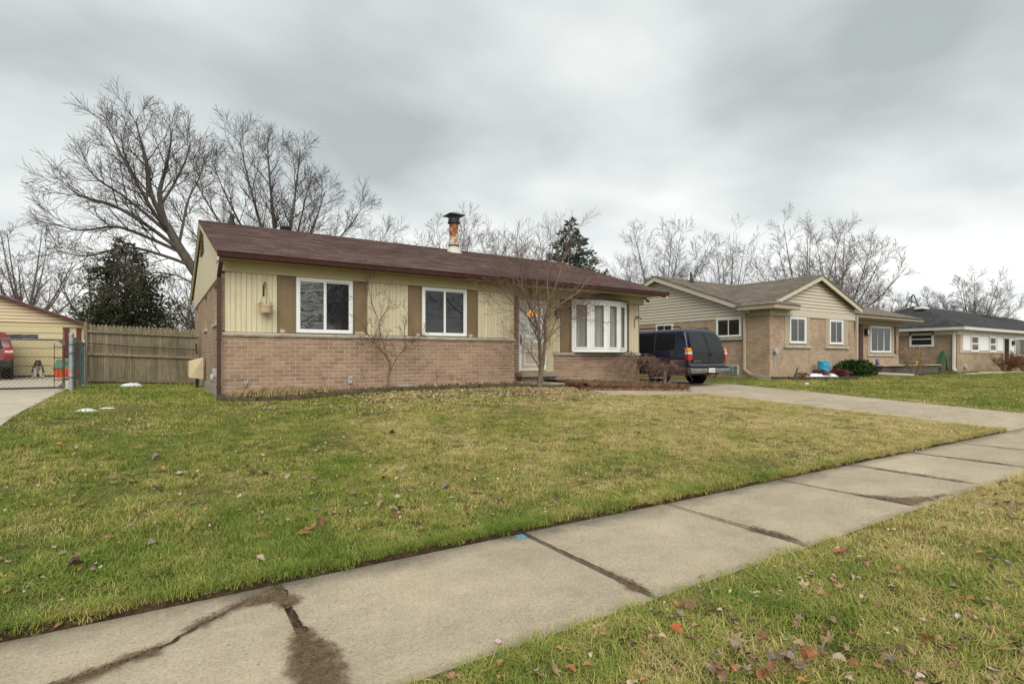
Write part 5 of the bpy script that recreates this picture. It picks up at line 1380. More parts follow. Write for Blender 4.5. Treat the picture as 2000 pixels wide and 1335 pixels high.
# spreading maple behind the house
T = Tree(23, mk(rmin=.006, kids=(0,18,11,7,0), len=(5.0,8.0,2.4,1.2,.65), up=(0,.03,.10,.20,.35)))
bx_, by_ = 5.7, 32.5
T.limb([(bx_,by_,.5),(bx_-.05,by_,2.6),(bx_,by_,4.6)], [.34,.29,.25], 0)
for (dx, dy, h, r, cz) in ((-4.2,.5,12.4,.14,1),(-2.2,-1,14.4,.15,1),(-.6,.6,15.4,.19,1),(.9,-.5,14.8,.17,1),(2.6,.8,12.8,.14,1),(4.4,-.4,11.4,.13,1),(6.3,.3,9.7,.11,1),(-5.0,-.2,9.5,.10,1),(8.0,.4,8.3,.09,1),(1.8,1.5,13.2,.12,1),(-3.2,1.3,13.6,.12,1)):
    z0 = 3.6+random.Random(h).uniform(0, 1); h = z0+(h-z0)*.82
    T.limb([(bx_,by_,z0),(bx_+dx*.28,by_+dy*.3,lerp(z0,h,.28)),(bx_+dx*.58,by_+dy*.7,lerp(z0,h,.55)),(bx_+dx*.84,by_+dy,lerp(z0,h,.8)),(bx_+dx,by_+dy*1.1,h)], [r*.75,r*.62,r*.45,r*.28,.01], 1)
T.build('bare_tree', (bx_, by_, .5), 'tall spreading bare tree rising behind the left half of the brown roof', 'bare trees behind the houses', m_bark, m_twig)
def generic(seed, loc, H, spread, label, kids=(0,11,8,6,0), mt=None, mw=None, rmin=.009, trunk=.22, base=.28):
    r = random.Random(seed); x, y, z = loc
    T = Tree(seed, mk(rmin=rmin, kids=kids, len=(H*.4, H*.5, H*.22, H*.11, H*.055), seg=.7, up=(0,.03,.06,.10,.15)))
    T.limb([(x, y, z), (x+r.uniform(-.2,.2), y, z+H*base*.6), (x+r.uniform(-.3,.3), y, z+H*base)], [trunk, trunk*.85, trunk*.75], 0)
    n = 12
    for k in range(n):
        a = k*GOLD + r.uniform(-.4, .4); q = math.sqrt((k+.6)/n); hh = H*(1-.38*q*q)*r.uniform(.92, 1.04); w = spread*q
        dx, dy = w*math.cos(a), w*math.sin(a); z0 = z+H*base*r.uniform(.75, 1.0)
        T.limb([(x, y, z0), (x+dx*.32, y+dy*.32, lerp(z0, z+hh, .28)), (x+dx*.66, y+dy*.66, lerp(z0, z+hh, .58)), (x+dx, y+dy, z+hh)], [trunk*.40, trunk*.29, trunk*.18, rmin], 1)
    return T.build('bare_tree', loc, label, 'bare trees behind the houses', mt or m_bark_far, mw or m_twig_far)
generic(31, (35.6, 32, .5), 12.0, 5.6, 'rounded bare tree behind the left slope of the tan house')
generic(32, (45.3, 32.5, .5), 12.6, 3.2, 'narrow bare tree behind the valley of the tan house roof', kids=(0,8,6,5,0))
generic(33, (44.3, 24.5, .5), 11.9, 5.6, 'broad bare tree behind the front gable, left one of the pair', kids=(0,10,8,6,0), trunk=.26)
generic(37, (50.5, 25.0, .5), 12.2, 5.4, 'broad bare tree behind the front gable, right one of the pair', kids=(0,10,8,6,0), trunk=.24)
generic(34, (64.6, 28, .5), 8.4, 3.6, 'small pale bare tree between the tan house and the charcoal roof', rmin=.009)
generic(35, (70, 21.5, .5), 9.3, 4.2, 'bare tree above the charcoal roof at the right edge', rmin=.009)
generic(36, (66, 24, .5), 7.3, 3.4, 'low bare tree behind the charcoal roof ridge', rmin=.009)
generic(41, (19.2, 38, .5), 11.6, 3.8, 'bare tree behind the rusty chimney flue', rmin=.009)
generic(42, (26.5, 41, .5), 11.6, 3.6, 'bare tree behind the ridge between flue and spruce', rmin=.009)
generic(43, (-6.2, 40, .6), 8.4, 3.6, 'grey bare tree behind the yellow garage', rmin=.008, kids=(0,8,6,5,0))
generic(44, (-3.4, 44, .6), 7.4, 3.2, 'thin bare tree between garage and dark evergreen', rmin=.008, kids=(0,7,6,4,0))
generic(45, (-10.5, 42, .6), 7.6, 3.6, 'bare tree at the left edge beyond the garage', rmin=.008, kids=(0,8,6,4,0))
generic(46, (2.5, 46, .5), 7.0, 3.4, 'distant bare tree behind the dark evergreen', rmin=.009)
generic(51, (4, -17, -.02), 10, 4.5, 'bare tree across the street, left of the pair reflected in the windows', rmin=.012, mt=m_bark, mw=m_twig)
generic(52, (13, -20, -.02), 11, 5, 'bare tree across the street, right of the pair reflected in the windows', rmin=.012, mt=m_bark, mw=m_twig)

# ================================================================== EVERGREENS
def needle_mat(name, c0, c1, c2):
    t = NT(name); n = t.noise(1.2, 4, .6)
    f = t.math('ADD', t.math('MULTIPLY', n, .6), t.math('MULTIPLY', t.pos.outputs['Random Per Island'], .5))
    return t.set(t.ramp(f, [(.25, c0), (.5, c1), (.85, c2)]), .8, .2)
m_ever = needle_mat('dark_needles', (.022,.030,.016), (.045,.056,.028), (.085,.095,.050))
m_spruce = needle_mat('blue_needles', (.035,.055,.045), (.070,.105,.085), (.13,.165,.14))
m_yew = needle_mat('yew_needles', (.012,.026,.008), (.030,.058,.016), (.065,.11,.03))
def evergreen(name, loc, H, Rb, label, mat, seed, droop=.25, dens=1.0, narrow=1.0, low=.05, size=.16, rough=.35):
    r = random.Random(seed); x, y, z = loc; root = thing(name, loc, label, 'tree', None)
    tr = MB(); tr.tube([(x,y,z),(x+.05,y,z+H*.5),(x,y,z+H*.98)], [H*.022, H*.014, .012], 8, False)
    nd = MB(); layers = int(H/.22*dens)
    for i in range(layers):
        t = low+(1-low)*(i/layers); zz = z+H*t; Rr = Rb*(1-t)**narrow*(1+rough*r.uniform(-1, .8))+.08
        nb = max(4, int(9*(1-t)+4))
        for k in range(nb):
            a = r.uniform(0, 6.28); L = Rr*r.uniform(.7, 1.1); el = r.uniform(-.15, .35)
            tip = Vector((x+L*math.cos(a), y+L*math.sin(a), zz+L*el-droop*L*L/max(Rb, .1)*.5))
            b0 = Vector((x, y, zz)); pts = [b0.lerp(tip, q)+Vector((0,0,.12*L*math.sin(q*3.14)*(1 if el > 0 else .3))) for q in (0, .35, .7, 1)]
            tr.tube(pts, [.022*(1-t)+.008, .016, .01, .005], 3, False)
            m = max(5, int(L/size*4.2))
            for j in range(m):
                q = r.uniform(.22, 1.03)**.8; f = min(q, .999)*3; ii = int(f); c = pts[ii].lerp(pts[min(ii+1, 3)], f-ii)
                c = c+Vector((r.gauss(0,.05), r.gauss(0,.05), r.gauss(0,.05)))*(.5+L)
                d = Vector((math.cos(a)+r.gauss(0,.7), math.sin(a)+r.gauss(0,.7), r.gauss(.25,.5))).normalized(); sd = d.orthogonal().normalized(); sd = rot_about(sd, d, r.uniform(0, 6.28))
                sz = size*r.uniform(.6, 1.3); w = sz*.26
                p0, p1, p2, p3 = c-sd*w*.3, c+d*sz*.55-sd*w, c+d*sz, c+d*sz*.5+sd*w
                nd.add([tuple(p0), tuple(p1), tuple(p2), tuple(p3)], [(0,1,2),(0,2,3)])
    tr.build('trunk', m_bark, root, fix=False); nd.build('crown', mat, root, fix=False)
    return root
evergreen('evergreen_tree', (-1.5, 35.5, .55), 7.1, 3.0, 'dense dark evergreen tree behind the picket fence', m_ever, 5, .3, 2.5, .62, .08, .15, .3)
evergreen('spruce_tree', (22.7, 28.2, .5), 10.0, 4.1, 'blue-green spruce tip showing above the brown roof ridge', m_spruce, 7, .2, 1.0, .85, .35, .26, .3)

# ================================================================== SMALL ORNAMENTAL TREES IN THE BED
T = Tree(71, mk(levels=5, rmin=.0028, seg=.12, kids=(0,8,5,4,0), len=(.6,1.1,.5,.26,.12), up=(0,.15,.3,.3,.2), wig=(.05,.09,.12,.15,.2), thick=2, rr=(.6,.5,.6,.7,.7)))
sx_, sy_ = 4.43, 12.05
T.limb([(sx_,sy_,.55),(sx_-.02,sy_,.85),(sx_+.01,sy_-.01,1.12),(sx_+.01,sy_,1.28)], [.036,.030,.028,.026], 0)
for pts, rad in (([(sx_,sy_,1.26),(sx_-.17,sy_-.05,1.48),(sx_-.48,sy_-.1,1.80),(sx_-.72,sy_-.1,2.25),(sx_-.80,sy_-.05,2.75)],[.020,.016,.011,.007,.002]),
                 ([(sx_,sy_,1.26),(sx_-.12,sy_+.05,1.65),(sx_-.22,sy_+.05,2.1),(sx_-.02,sy_,2.55),(sx_+.02,sy_,3.25)],[.019,.014,.011,.008,.002]),
                 ([(sx_-.2,sy_,2.08),(sx_-.32,sy_+.1,2.45),(sx_-.45,sy_+.1,2.95),(sx_-.42,sy_+.1,3.3)],[.010,.008,.006,.002]),
                 ([(sx_+.01,sy_,1.02),(sx_+.16,sy_-.05,1.33),(sx_+.36,sy_-.1,1.65),(sx_+.33,sy_-.1,2.05),(sx_+.46,sy_-.1,2.6)],[.018,.014,.011,.008,.002]),
                 ([(sx_+.2,sy_-.05,1.4),(sx_+.45,sy_-.1,1.62),(sx_+.78,sy_-.15,1.95)],[.010,.007,.002]),
                 ([(sx_-.05,sy_,1.40),(sx_-.35,sy_-.2,1.55),(sx_-.62,sy_-.3,1.7)],[.009,.006,.002])): T.limb(pts, rad, 1)
T.build('ornamental_tree', (sx_, sy_, .55), 'small bare shrubby tree between the two white windows', None, m_bark_red, m_twig_red)
T = Tree(72, mk(levels=5, rmin=.0030, seg=.16, kids=(0,12,7,5,0), len=(1.0,2.4,1.25,.65,.28), up=(0,.10,.30,.35,.3), wig=(.05,.05,.06,.07,.1), thick=2, rr=(.5,.45,.55,.65,.7)))
sx_, sy_ = 8.15, 11.35
T.limb([(sx_,sy_,.5),(sx_+.02,sy_,.75),(sx_+.06,sy_,1.05),(sx_+.12,sy_,1.3)], [.08,.068,.062,.055], 0)
for pts, rad in (([(sx_+.06,sy_,1.0),(sx_-.02,sy_-.03,1.55),(sx_-.08,sy_-.05,2.1),(sx_-.35,sy_-.1,2.65),(sx_-.75,sy_-.1,3.3),(sx_-1.15,sy_,4.0)],[.05,.042,.034,.024,.014,.003]),
                 ([(sx_+.12,sy_,1.28),(sx_+.22,sy_+.05,1.8),(sx_+.22,sy_+.05,2.4),(sx_+.42,sy_,3.0),(sx_+.75,sy_,3.8),(sx_+.95,sy_,4.6)],[.05,.042,.035,.024,.014,.003]),
                 ([(sx_+.0,sy_,2.0),(sx_+.12,sy_+.2,2.6),(sx_+.1,sy_+.25,3.3),(sx_+.2,sy_+.3,4.1)],[.034,.026,.018,.003]),
                 ([(sx_+.2,sy_,2.35),(sx_+.6,sy_-.15,2.75),(sx_+1.05,sy_-.25,3.05),(sx_+1.5,sy_-.3,3.55)],[.03,.022,.014,.003]),
                 ([(sx_-.06,sy_,2.05),(sx_-.55,sy_-.15,2.45),(sx_-1.1,sy_-.3,2.75),(sx_-1.45,sy_-.3,3.3)],[.028,.02,.013,.003]),
                 ([(sx_-.25,sy_,2.55),(sx_-.4,sy_+.15,3.1),(sx_-.45,sy_+.2,3.7),(sx_-.6,sy_+.2,4.25)],[.024,.018,.012,.003]),
                 ([(sx_+.3,sy_,2.8),(sx_+.4,sy_+.2,3.4),(sx_+.62,sy_+.3,4.1),(sx_+.66,sy_+.3,4.5)],[.024,.018,.012,.003]),
                 ([(sx_+.05,sy_,.85),(sx_-.12,sy_-.1,1.15),(sx_-.45,sy_-.2,1.5),(sx_-.75,sy_-.25,1.65)],[.018,.014,.009,.003]),
                 ([(sx_-.05,sy_-.05,1.15),(sx_-.08,sy_-.2,1.6),(sx_-.4,sy_-.3,2.05)],[.014,.01,.003]),
                 ([(sx_+.22,sy_,1.75),(sx_+.55,sy_-.2,2.2),(sx_+1.2,sy_-.35,2.45)],[.018,.012,.003])): T.limb(pts, rad, 1)
T.build('ornamental_tree', (sx_, sy_, .5), 'multi-stemmed bare tree standing in front of the white front door', None, m_bark_red, m_twig_red)
# weeping maple at the house corner
def weeping(loc, H, Rr, lean, seed, label, n=26, name='weeping_maple'):
    r = random.Random(seed); x, y, z = loc; root = thing(name, loc, label, 'shrub')
    tr = MB(); tw = MB(); top = Vector((x+lean[0], y+lean[1], z+H*.78))
    tr.tube([(x,y,z-.05),(x+lean[0]*.15,y,z+H*.35),(x+lean[0]*.55,y+lean[1]*.5,z+H*.62),tuple(top)], [.055,.045,.04,.03], 7)
    for i in range(n):
        a = i*GOLD+r.uniform(-.3,.3); L = Rr*r.uniform(.55, 1.12)*(1.1 if math.cos(a) > .2 else 1.0); hp = H*r.uniform(.80, 1.05)
        b0 = Vector((x+lean[0]*r.uniform(.4,1), y+lean[1], z+H*r.uniform(.5,.8))); pts = []
        for q in range(7):
            t = q/6; pts.append(b0+Vector((math.cos(a)*L*t+r.gauss(0,.02), math.sin(a)*L*t*.8+r.gauss(0,.02), (z+hp-b0.z)*math.sin(min(1, t*1.7)*1.57) - max(0, t-.35)**1.7*H*r.uniform(.8, 1.3))))
        tr.tube(pts, [.018,.015,.012,.009,.007,.005,.003], 5, False)
        for j in range(13):
            f = r.uniform(1.2, 5.9); ii = int(f); c = pts[ii].lerp(pts[ii+1], f-ii); d = Vector((math.cos(a)+r.gauss(0,.9), math.sin(a)+r.gauss(0,.9), r.uniform(-.5,.5))).normalized(); l = r.uniform(.15,.38)
            q_ = [c, c+d*l*.4+Vector((0,0,.02)), c+d*l*.75+Vector((0,0,-.05)), c+d*l+Vector((0,0,-.16*r.uniform(.4,1.6)))]
            tw.tube(q_, [.005,.004,.003,.002], 3, False)
            for m in range(3):
                e = q_[r.randint(1,3)]; dd = Vector((r.gauss(0,1), r.gauss(0,1), r.uniform(-1,.3))).normalized()*r.uniform(.06,.16)
                tw.tube([e, e+dd*.6, e+dd+Vector((0,0,-.02))], [.003,.0025,.0015], 3, False)
    tr.build('trunk', m_bark_red, root, fix=False); tw.build('crown', m_twig_red, root, fix=False)
weeping((12.55, 12.25, .55), .95, .92, (.02, -.05), 3, 'weeping bare maple with reddish twigs at the house corner', 17)
weeping((12.95, 11.5, .45), .82, .55, (.05, 0), 4, 'lower weeping bare maple drooping over the raised bed beside the driveway', 13)

# ================================================================== FRONT BED
def mulch_mat():
    t = NT('bed_soil'); n = t.noise(26, 5, .75); n2 = t.noise(1.8, 4, .6)
    col = t.ramp(n, [(.3, (.055,.036,.022)), (.5, (.16,.11,.065)), (.68, (.34,.26,.15))])
    col = t.mix(col, t.ramp(n2, [(.35, (.7,.7,.7)), (.65, (1.15,1.1,1.05))]), 1, 'MULTIPLY')
    t.bump(n, .9, .03); return t.set(col, .98, .1)
m_mulch = mulch_mat()
EDGE = [(1.0,12.22),(1.2,11.78),(1.6,11.5),(2.15,11.40),(2.9,11.46),(3.6,11.62),(4.3,11.72),(5.2,11.70),(6.2,11.64),(7.2,11.58),(8.1,11.52),(8.9,11.45),(9.3,11.42)]
def along(path, d):
    """resample a polyline smoothly"""
    out = []; pts = [Vector((p[0], p[1])) for p in path]; f = []
    for i in range(len(pts)-1):
        a, b_, c, e = pts[max(i-1,0)], pts[i], pts[i+1], pts[min(i+2,len(pts)-1)]
        for k in range(12):
            t = k/12; f.append(.5*((2*b_)+(-a+c)*t+(2*a-5*b_+4*c-e)*t*t+(-a+3*b_-3*c+e)*t**3))
    f.append(pts[-1]); acc = 0; out = [f[0]]
    for p, q in zip(f, f[1:]):
        acc += (q-p).length
        if acc >= d: out.append(q); acc = 0
    return out
ep_ = along(EDGE, .25)
mb = MB(); vs = []
for p in ep_:
    for k in range(6):
        t = k/5; yb_ = YF+.06 if p.x < XR else YR; y = lerp(p.y+.06, yb_, t)
        vs.append((p.x, y, grade(p.x, p.y)+.075+.05*t+.02*fbm(p.x, y, 3, 5)))
n = len(ep_); mb.v = vs; mb.f = [(i*6+k, i*6+k+1, (i+1)*6+k+1, (i+1)*6+k) for i in range(n-1) for k in range(5)]
bed = struct(mb.build('garden_bed', m_mulch, smooth=True, fix=False), 'garden bed of soil and dry litter along the brick front')
m_edge = M('mossy_edging', (.125,.10,.065), .45, 7, .95, .15, bump=.7, bscale=40, c2=(.055,.058,.026))
m_redblock = M('red_landscape_block', (.20,.10,.062), .45, 6, .95, .15, bump=.7, bscale=40, c2=(.075,.050,.032))
eg = thing('bed_edging', (4.5, 11.7, .5), 'curved row of mossy edging blocks along the front garden bed', 'edging')
ep2 = along(EDGE, .46); rnd = random.Random(12)
for p, q in zip(ep2, ep2[1:]):
    d = (q-p); L = d.length; d.normalize(); nn = Vector((-d.y, d.x)); g = min(grade(p.x, p.y), grade(q.x, q.y))
    h0 = g+.115+rnd.uniform(-.02,.02); h1 = h0+rnd.uniform(-.012,.012); w = rnd.uniform(.10,.13); s0 = .008
    off = rnd.uniform(-.02,.02)
    P_ = lambda t, o: (p.x+d.x*L*t+nn.x*(o+off), p.y+d.y*L*t+nn.y*(o+off))
    a, b_, c, e = P_(s0, -w*.4), P_(1-s0, -w*.4), P_(1-s0, w*.7), P_(s0, w*.7)
    mb = MB().add([(*a,g-.06),(*b_,g-.06),(*c,g-.06),(*e,g-.06),(*a,h0),(*b_,h1),(*c,h1),(*e,h0)], [(0,3,2,1),(4,5,6,7),(0,1,5,4),(1,2,6,5),(2,3,7,6),(3,0,4,7)])
    bevel(mb.build('edging_block', m_edge, eg), .018, 2)
# flat stones on the edge
for (x, y, w) in ((4.72, 11.78, .34), (2.75, 12.36, .36)):
    mb = MB(); n = 9; rr = random.Random(int(x*10)); g = grade(x, y)+.125
    mb.prism([(x+w*math.cos(k*6.283/n)*rr.uniform(.85,1.1)*.7, y+w*.55*math.sin(k*6.283/n)*rr.uniform(.85,1.1)*.7) for k in range(n)], g, g+.05, 'z')
    tag(bevel(mb.build('flat_stone', m_step), .012, 2), 'flat grey stone on the bed edging below the small bare tree' if x > 4 else 'flat grey stone leaning at the foot of the brick wall', 'stone')
# raised bed at the right
RBX0, RBX1, RBY = 9.30, 13.42, 10.92
rb = thing('raised_bed_wall', (11.4, RBY, .4), 'low two-course wall of reddish blocks round the raised bed by the driveway', 'garden wall')
def rbz(x): return grade(x, RBY)
mb = MB(); vs = []
N_ = 18
for i in range(N_+1):
    x = lerp(RBX0, RBX1-.05, i/N_)
    for k in range(7):
        y = lerp(RBY+.1, YR, k/6); vs.append((x, y, rbz(x)+.20+.04*k/6+.025*fbm(x, y, 2.5, 7)))
mb.v = vs; mb.f = [(i*7+k, i*7+k+1, (i+1)*7+k+1, (i+1)*7+k) for i in range(N_) for k in range(6)]
struct(mb.build('garden_bed', m_mulch, smooth=True, fix=False), 'raised bed of leaf litter under the bow window')
for c in range(2):
    x = RBX0 + (.0 if c == 0 else .15); z0 = c*.105
    while x < RBX1-.1:
        w = min(rnd.uniform(.27,.40), RBX1-x); g = rbz(x+w/2); j = rnd.uniform(-.015,.015)
        mb = MB().box(x+.005, x+w-.005, RBY-.05+j+c*.025, RBY+.14+j, g+z0-.03 if c == 0 else g+z0+.004, g+z0+.10+rnd.uniform(-.008,.008))
        bevel(mb.build('block', m_redblock, rb), .016, 2); x += w
    y = RBY+.15
    while y < 11.7:
        w = rnd.uniform(.27,.38); g = grade(RBX0, RBY)
        mb = MB().box(RBX0-.02, RBX0+.14, y+.005, y+w-.005, g+z0-.10 if c == 0 else g+z0+.004, g+z0+.10); bevel(mb.build('block', m_redblock, rb), .016, 2); y += w
    y = RBY+.15
    while y < 12.6:
        w = rnd.uniform(.27,.38); g = grade(RBX1, y)
        mb = MB().box(RBX1-.14, RBX1+.02, y+.005, y+w-.005, g+z0-.03 if c == 0 else g+z0+.004, g+z0+.10); bevel(mb.build('block', m_redblock, rb), .016, 2); y += w
# board lying on the raised bed
tag(MB().bbox(12.95, 13.35, 11.9, 12.06, .70, .735, .006).build('wood_board', m_trim), 'short pale board lying on the raised bed at the house corner', 'board')
# twiggy leftovers in the bed
for k, (x, y, h, lab) in enumerate(((3.06, 12.3, .55, 'thin bare twig plant by the brick wall under the left window'), (3.95, 12.25, .42, 'thin bare twig plant beside the grey outlet box'), (5.7, 12.25, .48, 'thin bare twig plant below the middle window'), (6.05, 12.1, .3, 'short bare twig plant below the right jamb of the middle window'))):
    T = Tree(80+k, mk(levels=3, rmin=.002, seg=.1, kids=(5,4,0), len=(h,h*.5,.1), up=(.2,.2,.2), wig=(.07,.12,.2), thick=0, rr=(.6,.6,.6), ang=((25,55),(25,60),(0,0)), start=(.3,.2,0), taper=(.7,.8,.7)))
    T.branch(Vector((x, y, grade(x, y)+.08)), Vector((.05, 0, 1)), h, .008, 0)
    T.build('twig_plant', (x, y, grade(x, y)+.08), lab, None, m_bark_red, m_twig_red, 'plant')

# ================================================================== NEIGHBOUR'S GARDEN
m_snow = M('old_snow', (.78,.81,.85), .10, 6, .7, .3, bump=.4, bscale=25)
def mound(name, cx_, cy_, rx, ry, h, mat, seed, zb=None, n=26, rings=6):
    rr = random.Random(seed); mb = MB(); g = grade(cx_, cy_) if zb is None else zb; edge = [rr.uniform(.72,1.15) for _ in range(n)]; edge = [(edge[i-1]+edge[i]+edge[(i+1) % n])/3 for i in range(n)]
    for j in range(rings+1):
        t = j/rings
        for i in range(n):
            a = 6.283*i/n; q = (1-t)*edge[i]; x, y = cx_+rx*q*math.cos(a), cy_+ry*q*math.sin(a)
            mb.v.append((x, y, (grade(x, y) if zb is None else g) - .02 + (h+.02)*sm(t*1.4)*(1+.25*fbm(x, y, 6, seed))))
    mb.f = [(j*n+i, j*n+(i+1) % n, (j+1)*n+(i+1) % n, (j+1)*n+i) for j in range(rings) for i in range(n)] + [tuple(range(rings*n, rings*n+n))]
    return mb.build(name, mat, None, smooth=True, fix=False)
nb_ = thing('garden_bed_wall', (22.5, 12, .5), 'low dark edging of the snowy bed in front of the tan house', 'edging')
m_nedge = M('dark_edging', (.085,.07,.055), .4, 6, .95, .15, bump=.5)
nbed = [(20.0,12.45),(20.6,11.75),(21.6,11.35),(22.8,11.15),(24.0,11.2),(24.6,11.5)]
rnd = random.Random(5); pp = along(nbed, .5)
for p, q in zip(pp, pp[1:]):
    d = (q-p); L = d.length; d.normalize(); nn = Vector((-d.y, d.x)); g = grade(p.x, p.y)
    a, b_, c, e = [(p.x+d.x*L*t+nn.x*o, p.y+d.y*L*t+nn.y*o) for t, o in ((.02,-.07),(.98,-.07),(.98,.12),(.02,.12))]
    mb = MB().add([(*a,g-.05),(*b_,g-.05),(*c,g-.05),(*e,g-.05),(*a,g+.13),(*b_,g+.13),(*c,g+.13),(*e,g+.13)], [(0,3,2,1),(4,5,6,7),(0,1,5,4),(1,2,6,5),(2,3,7,6),(3,0,4,7)]); bevel(mb.build('edging_block', m_nedge, nb_), .02, 2)
struct(mound('garden_bed', 22.6, 12.15, 2.4, .85, .11, m_mulch, 3), 'bed in front of the tan house')
tag(mound('snow_patch', 22.4, 11.75, 2.0, .5, .22, m_snow, 9), 'patch of old snow on the bed before the tan house', 'snow')
struct(mound('garden_bed', 27.0, 12.1, 2.6, .8, .12, m_mulch, 13), 'bed of dry leaves under the yew')
def leafy(name, loc, rx, ry, h, label, mat, seed, n=900, size=.07, up=.5):
    r = random.Random(seed); x, y, z = loc; root = thing(name, loc, label, 'plant'); lf = MB(); st = MB()
    for k in range(10):
        a = r.uniform(0, 6.28); st.tube([(x, y, z-.03), (x+rx*.4*math.cos(a), y+ry*.4*math.sin(a), z+h*.5)], [.012,.006], 4, False)
    for k in range(n):
        a = r.uniform(0, 6.28); q = math.sqrt(r.random()); t = r.random(); f = (1-(t*.9)**2.4)**.5
        c = Vector((x+rx*q*f*math.cos(a), y+ry*q*f*math.sin(a), z+h*t*r.uniform(.8, 1.05)))
        d = Vector((math.cos(a)*q+r.gauss(0,.5), math.sin(a)*q+r.gauss(0,.5), up+r.gauss(0,.4))).normalized(); sd = rot_about(d.orthogonal().normalized(), d, r.uniform(0, 6.28)); s = size*r.uniform(.6,1.4); w = s*.35
        lf.add([tuple(c-sd*w*.2), tuple(c+d*s*.5-sd*w), tuple(c+d*s), tuple(c+d*s*.5+sd*w)], [(0,1,2),(0,2,3)])
    st.build('stems', m_bark, root, fix=False); lf.build('foliage', mat, root, fix=False); return root
leafy('yew_shrub', (26.1, 12.25, .52), 1.35, .62, .62, 'low clipped dark green yew in front of the tan house', m_yew, 4, 4200, .15, .8)
m_hch = needle_mat('heuchera_leaf', (.06,.015,.02), (.13,.035,.04), (.22,.08,.07))
leafy('red_foliage_plant', (22.3, 11.75, .6), .32, .28, .22, 'burgundy leafy plant in the snow patch, left one', m_hch, 8, 260, .10, .3)
leafy('red_foliage_plant', (23.75, 11.75, .6), .5, .3, .24, 'burgundy leafy plant in the snow patch, right one', m_hch, 9, 380, .10, .3)
m_rustleaf = needle_mat('rusty_leaf', (.12,.06,.03), (.24,.13,.07), (.38,.24,.13))
leafy('dry_plant', (21.35, 11.95, .6), .3, .2, .14, 'small dry brown plant at the left end of the snow patch', m_rustleaf, 10, 120, .08, .4)
def twiggy(loc, h, label, seed, mt, mw, n=16, spread=.5, leaves=0):
    r = random.Random(seed); x, y, z = loc
    T = Tree(seed, mk(levels=4, rmin=.004, seg=.2, kids=(5,5,4,0), len=(h,h*.5,h*.25,.1), up=(.1,.15,.2,.2), wig=(.06,.12,.15,.2), thick=0, rr=(.6,.6,.7,.7), start=(.25,.2,.2,0), taper=(.7,.8,.8,.7)))
    for k in range(n):
        a = r.uniform(0, 6.28); T.branch(Vector((x+r.gauss(0,.05*spread*4), y+r.gauss(0,.05*spread*3), z-.04)), Vector((math.cos(a)*spread, math.sin(a)*spread, 1)).normalized(), h*r.uniform(.6, 1.05), .014, 0)
    return T.build('twiggy_shrub', loc, label, None, mt, mw, 'shrub'), T
m_tanstem = bark_mat('tan_stem', (.36,.27,.18), (.20,.14,.09)); m_russet = bark_mat('russet_stem', (.22,.11,.065), (.11,.055,.035))
root_, _ = twiggy((29.6, 11.3, .5), 1.3, 'bare tan shrub with rusty leaves beside the porch of the tan house', 61, m_tanstem, m_tanstem, 12, .55)
lf = MB(); r = random.Random(4)
for k in range(90):
    c = Vector((29.6+r.gauss(0,.4), 11.3+r.gauss(0,.3), .5+r.uniform(.5, 1.35))); d = Vector((r.gauss(0,1), r.gauss(0,1), r.gauss(0,1))).normalized(); sd = d.orthogonal().normalized(); s = .11; w = .03
    lf.add([tuple(c), tuple(c+d*s*.5-sd*w), tuple(c+d*s), tuple(c+d*s*.5+sd*w)], [(0,1,2,3)])
lf.build('leaves', m_rustleaf, root_, fix=False)
rb_ = MB(); rb_.bbox(29.05, 29.14, 11.0, 11.02, .98, 1.20, .005); rb_.bbox(28.98, 29.22, 10.98, 11.0, 1.12, 1.17, .005); rb_.build('yellow_ribbon', M('yellow_ribbon', (.65,.42,.02), .1, 5, .6, .3), root_)
for k, (x, y, h) in enumerate(((43.0, 11.6, 1.15), (44.8, 11.2, 1.35), (46.8, 11.0, 1.5), (49.0, 10.9, 1.6), (51.5, 10.8, 1.6))):
    twiggy((x, y, .47), h, ('leftmost','second','third','fourth','rightmost')[k]+' of the russet bare shrubs before the white panelled house', 90+k, m_russet, m_russet, 34, .8)
# blue bucket on the bed
m_blue = M('blue_plastic', (.02,.42,.72), .1, 4, .45, .4)
bk = thing('blue_bucket', (24.05, 12.55, .56), 'bright blue plastic tub standing against the tan brick wall', 'bucket')
mb = MB(); mb.lathe([(.19, .56), (.21, .60), (.225, 1.14), (.235, 1.16), (.235, 1.20), (.20, 1.205), (.19, 1.14), (.05, .62)], (24.05, 12.55, 0), 24); mb.build('tub', m_blue, bk, smooth=False)
mb = MB(); mb.tube([(23.82, 12.5, 1.14), (23.81, 12.38, 1.04), (24.05, 12.28, .96), (24.29, 12.38, 1.04), (24.28, 12.5, 1.14)], .012, 6); mb.build('handle', m_galv, bk)
# green-topped hand tool by the downspout
tl = MB(); tl.tube([(20.75, 11.95, .62), (20.55, 11.75, .80)], .02, 6); tl.tube([(20.55, 11.75, .80), (20.40, 11.60, .98)], .024, 6)
tag(tl.build('garden_tool', M('tool_green', (.03,.30,.18), .2, 5, .5, .3)), 'green handled garden tool stuck in the snowy bed', 'tool')
sprn = MB(); sprn.lathe([(.05, .985), (.09, 1.06), (.07, 1.13), (.085, 1.2), (.03, 1.30)], (28.55, 12.4, 0), 12)
tag(sprn.build('garden_figurine', M('violet_glaze', (.12,.13,.35), .3, 15, .3, .5), smooth=True), 'small violet and white garden ornament beside the yew', 'ornament')
# timber edging and pale walk before the third house
struct(MB().box(35.5, 47, 11.2, 12.0, .42, .52).build('path', m_pale), 'pale walk in front of the charcoal roofed house')
tag(MB().bbox(30.0, 38.5, 11.6, 11.75, .45, .60, .02).build('landscape_timber', m_nedge), 'long dark timber lying along the bed edge beyond the tan house porch', 'timber')
